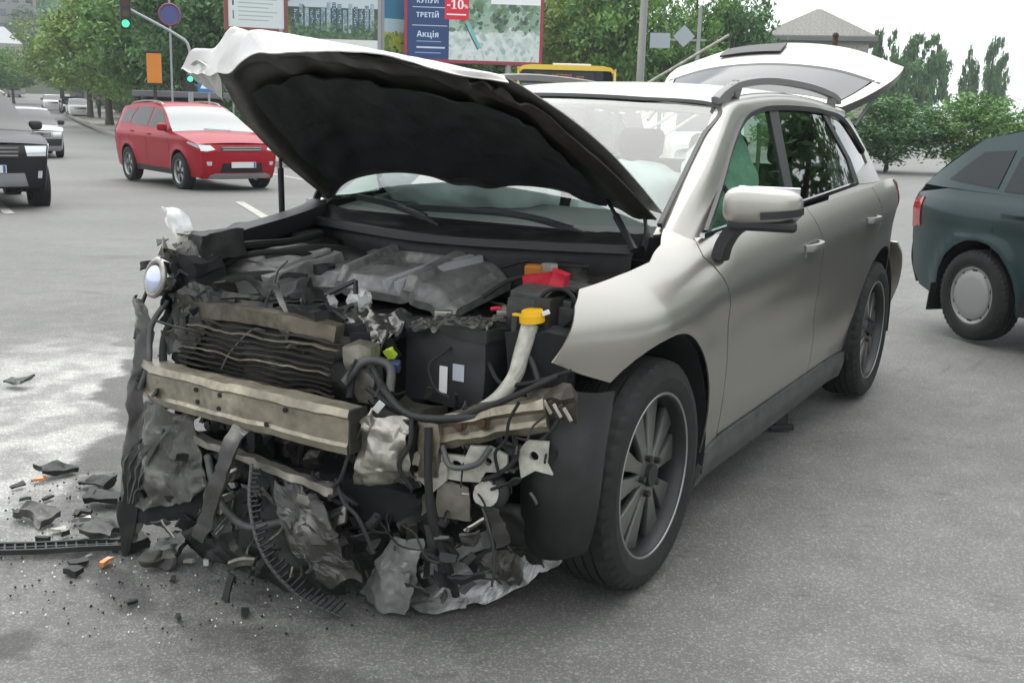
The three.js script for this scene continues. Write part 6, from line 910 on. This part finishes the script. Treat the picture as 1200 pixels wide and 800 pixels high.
near([[-62, -55, 9.6, 4.6, 1], [-74, -64, 9.5, 4.6, 1], [-92, -74, 9.4, 4.8, 0], [-50, -50, 10, 4.6, 0], [-100, -80, 10, 5, 1], [-84, -78, 10.5, 5, 1]], 'second row of trees along the street', 'green tree in the second row behind the kerbside trees');
near([[-42, -44, 10, 4.4, 1], [-41, -52, 11, 4.8, 0], [-36.0, -50, 10.5, 4.4, 1], [-31, -51.5, 10.5, 4.6, 0], [-26.5, -52, 10, 4.4, 1]], 'trees behind the boards', 'tall leafy tree behind the advertising boards');
near([[-22.8, -45.5, 8.8, 3.2, 2, 'yellow-green tree at the frame end of the discount billboard'], [-20.4, -45.0, 9.0, 3.0, 0, 'leafy green tree over the yellow minibus'], [-18.2, -48.2, 7.9, 2.7, 0, 'leafy green tree behind the diamond sign'], [-16.9, -50.5, 8.1, 2.5, 1, 'dark green tree beside the pyramid roof'], [-21.0, -52.5, 7.0, 3.0, 1, 'lower green tree behind the lamp post']], 'trees beyond the minibus');
near([[-97.9, -64.8, 6.2, 3.6, 0], [-110, -76, 6.0, 4.0, 0], [-128, -86, 5.4, 4.0, 1], [-138, -90, 5.2, 4.2, 0], [-120, -92, 6.4, 4.4, 1], [-150, -92, 5.0, 4.4, 1]], 'trees far up the street', 'far tree on the open side of the street');
// clipped bushes under the kerbside trees
for (let k = 0; k < 9; k++) { const x = -34 - k * 5.4, z = -32.6 - k * 3.75 - 1.2; tree(x, z, 2.6, 2.3, 'low dark bush under the kerbside trees', 'bushes under the kerbside trees', { kind: 1, low: true }); }
for (const [x, z, h, r] of [[-19.5, -93, 10.2, 1.5], [-18.2, -93.5, 8.6, 1.3], [-19.0, -105.3, 10.8, 2.2], [-17.4, -106, 10.2, 1.7], [-14.4, -120, 11.6, 1.3], [-16.6, -121, 10.2, 1.2], [-13.4, -119, 9.8, 1.0]]) tree(x, z, h, r, 'narrow dark poplar standing beyond the pyramid roof', 'poplars on the skyline', { kind: 1, narrow: true, base: -0.4 });
// shrubs and trees beyond the hatchback, mirrored in the estate car's flank
for (let k = 0; k < 10; k++) { const x = -9 + k * 2.6, z = -36.2 - k * 1.1; tree(x, z, 2.45 + 0.2 * ((k * 7) % 3), 2.2, 'low bushy tree in the green row beyond the hatchback', 'low trees beyond the hatchback', { kind: k % 2, base: -0.3, low: true }); }
for (const [x, z, h, r] of [[6.5, -24, 10, 4.0], [10.5, -22, 10.5, 4.4], [14, -17, 10, 4.4], [17, -10, 9.5, 4.4], [20, -2, 9, 4.4], [20, 6, 8.5, 4.2]]) tree(x, z, h, r, 'leafy tree along the near pavement beside the estate car', 'trees beside the parking strip', { kind: 1, base: 0 });
// ------------------------------------------------------------------ boards and signs
function board(name, label, [x, y, z], turn, w, h, tex, frame, { legs = [0], legMat = M.pole, depth = 0.25, group } = {}) {
  const gy = G(x, z) + 0.1, b = thing(name, label, 'billboard', [x, gy, z], turn, group), cy = y - gy;
  obj('panel_face', print(new THREE.PlaneGeometry(w, h).translate(0, cy, depth / 2 + 0.012)), std(1, 1, 1, 0.75, 0, { map: tex }), b);
  obj('panel_box', box(w + 0.02, h + 0.02, depth, [0, cy, 0], undefined, 0.01), M.pole, b);
  for (const s of [1, -1]) { obj('frame_rail', box(w + 0.3, 0.15, depth + 0.08, [0, cy + s * (h / 2 + 0.076), 0], undefined, 0.02), frame, b); obj('frame_rail', box(0.15, h + 0.3, depth + 0.085, [s * (w / 2 + 0.076), cy, 0], undefined, 0.02), frame, b); }
  for (const l of legs) obj('post', cyl(0.14, 0.16, cy - h / 2, [l, (cy - h / 2) / 2, -0.02]), legMat, b);
  return b;
}
const speck = (c, w, h, n, cols, s0, s1, y0 = 0, y1 = 1, seed = 3) => { const r = rand(seed); for (let k = 0; k < n; k++) { c.fillStyle = cols[Math.floor(r() * cols.length)]; c.globalAlpha = 0.35 + 0.5 * r(); const s = s0 + (s1 - s0) * r(); c.beginPath(); c.ellipse(r() * w, lerp(y0, y1, r()) * h, s * (0.6 + r()), s * (0.4 + 0.6 * r()), r() * 3, 0, 7); c.fill(); } c.globalAlpha = 1; };
const adSale = canvasTex(1024, 512, (c, w, h) => {
  c.fillStyle = '#9fb3a6'; c.fillRect(0, 0, w, h); c.fillStyle = '#c9d3d0'; c.fillRect(300, 300, 724, 212); speck(c, w, h, 240, ['#5d7a5a', '#6f8f78', '#8fa893', '#4a5f4c'], 12, 46, 0, 0.55, 5); speck(c, w, h, 260, ['#b9c6c0', '#d4dcd8', '#a3b5a8', '#90a69a'], 8, 30, 0.55, 1, 6); speck(c, w, h, 60, ['#2c3b33', '#3d5240'], 6, 22, 0.2, 0.6, 7);
  c.fillStyle = '#e8ecec'; c.fillRect(640, 0, 384, 90); c.strokeStyle = '#6fb0b8'; c.lineWidth = 22; c.beginPath(); c.moveTo(460, 230); c.lineTo(560, 420); c.stroke(); c.strokeStyle = '#4a5a58'; c.lineWidth = 12; c.beginPath(); c.moveTo(440, 240); c.lineTo(545, 430); c.stroke();
  c.fillStyle = '#26406e'; c.fillRect(0, 0, 320, h); c.fillStyle = '#c6d2e4'; for (const y of [128, 262]) c.fillRect(36, y, 270, 5); c.fillRect(70, 420, 220, 12); c.font = 'bold 52px sans-serif'; c.fillText('КУПУЙ', 66, 100); c.fillText('ТРЕТІЙ', 66, 205); c.font = 'bold 62px sans-serif'; c.fillText('Акція', 72, 350); c.fillStyle = '#8fa2c4'; c.fillRect(70, 378, 190, 7); c.fillRect(60, 462, 200, 7);
  c.fillStyle = '#cf2338'; c.fillRect(285, 0, 185, 215); c.fillStyle = '#f6eceb'; c.font = 'bold 40px sans-serif'; c.fillText('ЦІНА', 330, 38); c.font = 'bold 92px serif'; c.fillText('-10', 300, 135); c.font = 'bold 40px serif'; c.fillText('%', 428, 130); c.fillRect(300, 172, 150, 10);
});
const adCity = canvasTex(768, 512, (c, w, h) => {
  c.fillStyle = '#b9c6cc'; c.fillRect(0, 0, w, 160); c.fillStyle = '#3d5444'; c.fillRect(0, 160, w, 260); speck(c, w, h, 260, ['#3d5a44', '#5a7550', '#2f4638', '#6d8658'], 8, 30, 0.45, 0.8, 9);
  const r = rand(4); for (let k = 0; k < 15; k++) { const x = 60 + k * 46, t = 110 + 70 * r(), b = 300 + 60 * r(); c.fillStyle = ['#4c5f70', '#6d8090', '#8798a2', '#39506a'][k % 4]; c.fillRect(x, t, 34, b - t); c.fillStyle = '#c6d0d4'; for (let y = t + 6; y < b - 6; y += 13) for (let i = 0; i < 3; i++) if (r() < 0.6) c.fillRect(x + 4 + i * 10, y, 6, 7); } speck(c, w, h, 170, ['#4a6848', '#6f8a5c', '#3a5642'], 10, 26, 0.55, 0.78, 10);
  c.fillStyle = '#d9dcd8'; c.fillRect(0, 400, w, 112); c.fillStyle = '#3c4650'; c.font = 'bold 40px sans-serif'; c.fillText('700 1200 700', 210, 470);
});
const adSide = canvasTex(384, 512, (c, w, h) => { c.fillStyle = '#2e6e8e'; c.fillRect(0, 0, w, 230); c.fillStyle = '#6fa6ae'; c.fillRect(0, 0, w, 60); c.fillStyle = '#e8efef'; c.beginPath(); c.ellipse(270, 150, 60, 20, 0.4, 0, 7); c.fill(); c.fillStyle = '#9db7bd'; c.fillRect(0, 215, w, 110); speck(c, w, h, 140, ['#7f8f2e', '#9a9a30', '#55722e', '#3f5a30'], 10, 34, 0.62, 1, 14); c.fillStyle = '#e9ece4'; c.fillRect(255, 250, 30, 120); });
const adPale = canvasTex(512, 256, (c, w, h) => { c.fillStyle = '#c9d2d0'; c.fillRect(0, 0, w, h); c.fillStyle = '#8f9c9c'; for (let k = 0; k < 6; k++) c.fillRect(90, 50 + k * 30, 360 - (k % 3) * 40, 6); c.fillStyle = '#3c4a50'; c.fillRect(36, 70, 16, 34); c.fillStyle = '#6d7b80'; c.fillRect(38, 140, 14, 60); });
const redFrame = std(0.30, 0.03, 0.05, 0.6), brownFrame = std(0.20, 0.06, 0.045, 0.7);
const toCam = (x, z) => Math.atan2(2.06 - x, 2.84 - z);
board('billboard', 'wide billboard with blue text column, red discount tag and red frame', [-25.5, 4.95, -39.9], toCam(-25.5, -39.9) + 0.03, 5.95, 3.0, adSale, redFrame, { legs: [-1.6, 1.6] });
board('billboard', 'billboard showing a city of tower blocks above a pale text strip', [-30.5, 4.95, -36.1], toCam(-30.5, -36.1) - 0.12, 4.0, 2.85, adCity, M.pole, { legs: [0] });
board('billboard', 'narrow green and blue billboard between the city board and discount board', [-28.5, 4.9, -38.6], toCam(-28.5, -38.6) + 0.55, 2.1, 3.2, adSide, M.pole, { legs: [0] });
board('billboard', 'pale printed board with thin text lines and a brown post edge', [-28.1, 4.72, -28.8], toCam(-28.1, -28.8) + 0.12, 2.05, 1.30, adPale, brownFrame, { legs: [0.9], depth: 0.12 });
{ // traffic light on a curved mast arm
  const p = thing('traffic_light_mast', 'grey curved mast with a green traffic light at the end of its arm', 'traffic light', [-24.75, G(-24.75, -22.2) + 0.1, -22.3], 0);
  obj('mast_post', cyl(0.07, 0.10, 2.9, [0, 1.45, 0]), M.pole, p);
  obj('mast_arm', tube([[0, 2.85, 0], [0.0, 3.2, 0.0], [-0.1, 3.45, 0.02], [-0.35, 3.62, 0.1], [-0.9, 3.95, 0.4], [-1.75, 4.42, 0.85]], 0.045, 30, 10), M.pole, p);
  const hd = grp('signal_head', p); obj('housing', box(0.32, 0.95, 0.26, [-1.80, 4.25, 0.90], [0, 0.8, 0], 0.04), M.black, hd);
  const c = [0.72, 0, 0.70]; [[0.30, std(0.05, 0.008, 0.006, 0.4)], [0, std(0.06, 0.035, 0.004, 0.4)], [-0.30, std(0.01, 0.25, 0.06, 0.4, 0, { emissive: new THREE.Color(0.05, 1, 0.3), emissiveIntensity: 1.2 })]].forEach(([dy, m], i) => obj(['red_lens', 'amber_lens', 'green_lens'][i], cyl(0.11, 0.11, 0.03, [-1.80 + c[0] * 0.14, 4.25 + dy, 0.90 + c[2] * 0.14], [1.5708, 0.8, 0], 20), m, hd));
}
const signPost = (name, label, [x, z], h, turn) => { const t = thing(name, label, 'sign', [x, G(x, z) + 0.1, z], turn); obj('post', cyl(0.035, 0.035, h, [0, h / 2, -0.03]), M.pole, t); return t; };
{ const s = signPost('crossing_sign', 'blue pedestrian crossing sign with white triangle near the red SUV roof', [-22.5, -20.9], 2.55, toCam(-22.5, -20.9)); obj('sign_plate', print(new THREE.PlaneGeometry(0.62, 0.62).translate(0, 2.22, 0.012)), std(1, 1, 1, 0.5, 0, { map: canvasTex(128, 128, (c, w, h) => { c.fillStyle = '#2f6fae'; c.fillRect(0, 0, w, h); c.fillStyle = '#eef2f4'; c.beginPath(); c.moveTo(64, 14); c.lineTo(116, 108); c.lineTo(12, 108); c.fill(); c.fillStyle = '#15181c'; c.beginPath(); c.arc(66, 44, 7, 0, 7); c.fill(); c.lineWidth = 8; c.strokeStyle = '#15181c'; c.beginPath(); c.moveTo(66, 52); c.lineTo(62, 76); c.lineTo(48, 100); c.moveTo(62, 76); c.lineTo(78, 100); c.moveTo(66, 56); c.lineTo(82, 68); c.stroke(); }) }), s); obj('plate_back', box(0.63, 0.63, 0.016, [0, 2.22, 0]), M.pole, s);
  const l = grp('pedestrian_signal', s); obj('housing', box(0.22, 0.5, 0.2, [-0.52, 2.16, 0], undefined, 0.03), M.black, l); obj('bracket', bar([-0.45, 2.1, -0.02], [0, 2.1, -0.03], 0.03, 0.03), M.pole, l); obj('green_lens', cyl(0.075, 0.075, 0.03, [-0.52, 2.27, 0.105], [1.5708, 0, 0], 18), std(0.02, 0.4, 0.12, 0.4, 0, { emissive: new THREE.Color(0.05, 1, 0.35), emissiveIntensity: 1.3 }), l); }
{ const s = signPost('round_sign', 'round dark blue no-stopping sign hung among the tree leaves', [-26.9, -23.5], 4.9, toCam(-26.9, -23.5)); obj('sign_disc', cyl(0.36, 0.36, 0.02, [0, 4.42, 0.01], [1.5708, 0, 0], 32), std(0.06, 0.07, 0.22, 0.5), s); obj('sign_ring', mov(new THREE.TorusGeometry(0.33, 0.035, 8, 36), [0, 4.42, 0.022]), std(0.18, 0.05, 0.10, 0.5), s); }
{ const k = thing('advertising_lightbox', 'tall orange advertising box beside the dark kiosk', 'sign', [-29.2, G(-29.2, -24.6) + 0.1, -24.8], toCam(-29.2, -24.8)); obj('box_face', box(0.50, 1.05, 0.18, [0, 2.75, 0], undefined, 0.03), std(0.62, 0.21, 0.02, 0.5), k); obj('box_frame', [box(0.58, 0.08, 0.22, [0, 3.31, 0]), box(0.58, 0.08, 0.22, [0, 2.19, 0])], M.darkMetal, k); obj('post', cyl(0.06, 0.07, 2.2, [0, 1.1, 0]), M.darkMetal, k); }
{ const k = thing('kiosk', 'small dark kiosk with flat roof under the orange advertising box', 'kiosk', [-30.3, G(-30.3, -26) + 0.1, -26.4], toCam(-30.3, -26.4)); obj('kiosk_wall', box(3.0, 1.75, 2.0, [0.5, 0.875, 0]), std(0.05, 0.06, 0.07, 0.7), k); obj('kiosk_roof', box(3.5, 0.22, 2.5, [0.5, 1.87, 0]), std(0.13, 0.13, 0.14, 0.7), k); for (const x of [-0.3, 0.6, 1.4]) obj('kiosk_window', box(0.7, 0.8, 0.04, [x, 1.15, 1.02]), M.windowDark, k); obj('poster', box(0.45, 0.9, 0.05, [2.3, 2.5, 0.9]), std(0.35, 0.40, 0.46, 0.7), k); obj('poster_post', cyl(0.04, 0.04, 2.1, [2.3, 1.05, 0.87]), M.pole, k); }
{ const l = thing('lamp_post', 'slim pale grey lamp post rising behind the estate car roof', 'lamp post', [-9.1, G(-9.1, -21.9), -21.9]); obj('post', cyl(0.075, 0.10, 8.4, [0, 4.2, 0]), M.pole, l); obj('lamp_arm', tube([[0, 8.3, 0], [0.1, 8.7, 0.1], [0.7, 8.95, 0.5], [1.5, 9.0, 1.0]], 0.04), M.pole, l); obj('lamp_head', box(0.3, 0.12, 0.7, [1.7, 8.98, 1.12], [0, 1.0, 0], 0.05), M.pole, l); }
{ const g = thing('sign_gantry', 'grey post carrying blank sign backs, a diamond and a rectangle', 'sign', [-9.95, G(-9.95, -26.2), -26.2], toCam(-9.95, -26.2)); obj('post', cyl(0.05, 0.06, 4.6, [0.55, 2.3, 0]), M.pole, g); obj('cross_arm', bar([-0.7, 3.75, 0], [0.75, 3.75, 0], 0.05, 0.05), M.pole, g); obj('diamond_sign', box(0.42, 0.42, 0.02, [0.15, 3.85, 0.04], [0, 0, 0.785]), std(0.34, 0.38, 0.42, 0.5, 0.4), g); obj('sign_panel', box(0.55, 0.40, 0.02, [-0.5, 3.72, 0.04]), std(0.34, 0.38, 0.42, 0.5, 0.4), g); }
{ const r = thing('stair_railing', 'sloping grey metal handrail of five bars behind the raised tailgate', 'railing', [-3.5, 0, -10.6]); const a = V(-1.15, 1.25, 0.35), b = V(0.55, 2.40, -0.35); for (let k = 0; k < 5; k++) obj('rail_bar', rod(a.clone().add(V(0.10 * k, -0.16 * k, 0)), b.clone().add(V(0.05 * k, -0.16 * k, 0)), 0.018), k % 2 ? M.pole : M.white, r); for (const t of [0.02, 0.5, 0.97]) { const p = a.clone().lerp(b, t); obj('rail_post', cyl(0.025, 0.03, p.y + 0.05, [p.x + 0.1, (p.y - 0.05) / 2, p.z]), M.darkMetal, r); } }
{ const p = thing('bollard_post', 'short dark post poking up beside the pyramid roof', 'post', [-3.6, 0, -18.5]); obj('post', cyl(0.05, 0.06, 2.9, [0, 1.45, 0]), M.rust, p); obj('post_cap', mov(new THREE.SphereGeometry(0.06, 14, 8), [0, 2.92, 0]), M.rust, p); }
// ------------------------------------------------------------------ buildings
{ const b = thing('pavilion', 'low pavilion with grey shingled pyramid roof', 'building', [-18.6, -0.45, -70.5], toCam(-18.6, -70.5)); obj('wall', box(6.3, 6.5, 6.3, [0, 3.25, 0], undefined, 0.02), M.wallPale, b); obj('eaves', box(7.3, 0.32, 7.3, [0, 6.66, 0], undefined, 0.05), std(0.15, 0.16, 0.15, 0.8), b);
  const rf = grp('roof', b); for (let k = 0; k < 14; k++) { const w0 = 5.0 * (1 - k / 14.6), y = 6.82 + k * 0.132; obj('shingle_course', mov(new THREE.CylinderGeometry(w0 - 0.30, w0, 0.15, 4, 1), [0, y + 0.1, 0], [0, Math.PI / 4, 0]), M.roofGrey, rf); }
  for (let k = 0; k < 4; k++) obj('window', box(0.9, 1.5, 0.06, [-2.3 + k * 1.55, 4.6, 3.16]), M.windowDark, b); }
function block(name, label, [x, y, z], turn, w, h, d, floors, cols, wall, roof) { const b = thing(name, label, 'building', [x, y, z], turn); obj('wall', box(w, h, d, [0, h / 2, 0], undefined, 0.05), wall, b); if (roof) obj('roof', mov(new THREE.CylinderGeometry(w * 0.35, w * 0.54, 2.4, 4, 1).rotateY(Math.PI / 4).scale(1.32, 1, d / w * 1.32), [0, h + 1.2, 0]), roof, b); else obj('parapet', box(w + 0.6, 0.6, d + 0.6, [0, h + 0.2, 0]), M.concrete, b);
  for (let f = 0; f < floors; f++) for (let c = 0; c < cols; c++) obj('window', box(w / cols * 0.5, h / floors * 0.5, 0.16, [-w / 2 + (c + 0.5) * w / cols, (f + 0.52) * h / floors, d / 2]), M.windowDark, b); return b; }
block('apartment_block', 'grey apartment block with rows of dark windows on the wooded hill', [-208, 7.5, -139], toCam(-208, -139), 20, 13.5, 12, 5, 8, std(0.36, 0.37, 0.38, 0.9, 0, { map: grime }));
block('roofed_house', 'pale house with a light grey roof above the street trees', [-152, 1.2, -99.5], toCam(-152, -99.5), 13, 7.2, 10, 2, 6, M.wallPale, std(0.46, 0.47, 0.48, 0.8));
block('tower_block', 'pinkish tower block rising over the traffic light', [-120, 0, -97], toCam(-120, -97), 9, 34, 9, 11, 4, std(0.52, 0.42, 0.39, 0.9, 0, { map: grime }));
block('tower_block', 'cream tower block beside the pinkish one', [-112, 0, -101], toCam(-112, -101), 7, 33, 9, 11, 3, std(0.54, 0.50, 0.40, 0.9, 0, { map: grime }));
{ // wooded hill at the end of the street
  const g = new THREE.PlaneGeometry(420, 220, 60, 36).rotateX(-Math.PI / 2), p = g.attributes.position; for (let i = 0; i < p.count; i++) { const x = p.getX(i) / 210, z = p.getZ(i) / 110; p.setY(i, -1.5 + 21 * Math.max(0, 1 - x * x) * Math.max(0, 1 - z * z) * (1 + 0.25 * fbm2(x * 3, z * 3, 3))); } g.computeVertexNormals(); g.rotateY(0.9); g.translate(-255, 0, -205); setting('hill', g, std(0.05, 0.075, 0.03, 0.95, 0, { map: grime }), 'wooded hill closing the street');
  const r = rand(55), base = crowns[0], im = new THREE.InstancedMesh(base, LEAF[1], 420), mt = new THREE.Matrix4(), q = new THREE.Quaternion(); let n = 0; const c9 = Math.cos(0.9), s9 = Math.sin(0.9);
  while (n < 420) { const u = r() * 2 - 1, v = r() * 2 - 1; const x = u * 210, z = v * 110, h = -1.5 + 21 * Math.max(0, 1 - u * u) * Math.max(0, 1 - v * v); const X = x * c9 + z * s9 - 255, Z = -x * s9 + z * c9 - 205; if (h < 1) { if (r() < 0.7) continue; } const s = 4 + 3 * r(); q.setFromAxisAngle(V(0, 1, 0), r() * 6); mt.compose(V(X, h + s * 0.7, Z), q, V(s, s * 0.9, s)); im.setMatrixAt(n, mt); im.setColorAt(n, new THREE.Color().setRGB(0.7 + 0.5 * r(), 0.8 + 0.4 * r(), 0.8 + 0.3 * r())); n++; }
  im.name = numbered('far_woods'); im.castShadow = true; tag(im, 'dark green woods covering the far hill', 'woods', null, 'stuff'); scene.add(im);
}
{ // one pedestrian by the parked white car
  const x = -67.2, z = -53.0, bones = [[[0.10, 0.05, 0.02], [0.09, 0.5, 0], 0.06, 0.075], [[0.09, 0.5, 0], [0.07, 0.92, 0], 0.075, 0.09], [[-0.12, 0.05, -0.12], [-0.09, 0.48, -0.02], 0.06, 0.075], [[-0.09, 0.48, -0.02], [-0.07, 0.92, 0], 0.075, 0.09], [[0, 0.92, 0], [0, 1.2, 0.01], 0.13, 0.13], [[0, 1.2, 0.01], [0, 1.42, 0.0], 0.14, 0.15], [[0, 1.42, 0], [0, 1.56, 0.01], 0.055, 0.05], [[0, 1.60, 0.01], [0, 1.68, 0.02], 0.09, 0.10], [[0.18, 1.40, 0], [0.24, 1.12, -0.03], 0.05, 0.042], [[0.24, 1.12, -0.03], [0.22, 0.86, 0.06], 0.042, 0.032], [[-0.18, 1.40, 0], [-0.24, 1.12, 0.03], 0.05, 0.042], [[-0.24, 1.12, 0.03], [-0.22, 0.86, 0.10], 0.042, 0.032], [[0.18, 1.40, 0], [-0.18, 1.40, 0], 0.06, 0.06], [[0.10, 0.04, -0.02], [0.11, 0.035, 0.14], 0.045, 0.04], [[-0.12, 0.04, -0.14], [-0.12, 0.035, 0.0], 0.045, 0.04]].map(([a, b, r0, r1]) => [vec(a), vec(b), r0, r1]);
  const f = (p) => { let d = 1e9; for (const [a, b, r0, r1] of bones) { const ab = b.clone().sub(a), t = clamp(p.clone().sub(a).dot(ab) / ab.lengthSq(), 0, 1), e = p.distanceTo(a.clone().addScaledVector(ab, t)) - lerp(r0, r1, t), k = 0.03, h = clamp(0.5 + 0.5 * (d - e) / k, 0, 1); d = lerp(d, e, h) - k * h * (1 - h); } return d; };
  const { MarchingCubes } = await import('three/addons/objects/MarchingCubes.js'); const R = 56, mc = new MarchingCubes(R, new THREE.MeshBasicMaterial(), false, false, 60000); mc.isolation = 0;
  for (let k = 0; k < R; k++) for (let j = 0; j < R; j++) for (let i = 0; i < R; i++) mc.field[k * R * R + j * R + i] = -f(V((i / R * 2 - 1) * 0.95, (j / R * 2 - 1) * 0.95 + 0.9, (k / R * 2 - 1) * 0.95)); mc.update();
  const n = mc.count, pos = new Float32Array(n * 3), nor = new Float32Array(n * 3), col = new Float32Array(n * 3);
  for (let i = 0; i < n; i++) { for (let c = 0; c < 3; c++) { pos[i * 3 + c] = mc.positionArray[i * 3 + c] * 0.95 + (c === 1 ? 0.9 : 0); nor[i * 3 + c] = mc.normalArray[i * 3 + c]; } const y = pos[i * 3 + 1], k = y > 1.66 ? [0.05, 0.035, 0.025] : y > 1.46 ? [0.45, 0.30, 0.23] : y > 0.9 ? [0.05, 0.05, 0.07] : [0.03, 0.035, 0.06]; col.set(k, i * 3); }
  const g = new THREE.BufferGeometry(); g.setAttribute('position', new THREE.BufferAttribute(pos, 3)); g.setAttribute('normal', new THREE.BufferAttribute(nor, 3)); g.setAttribute('color', new THREE.BufferAttribute(col, 3)); g.computeVertexNormals(); g.translate(x, G(x, z), z);
  tag(obj('person', g, std(1, 1, 1, 0.8, 0, { vertexColors: true })), 'person in dark clothes walking beside the white parked car', 'person');
}
renderer.render(scene, camera);
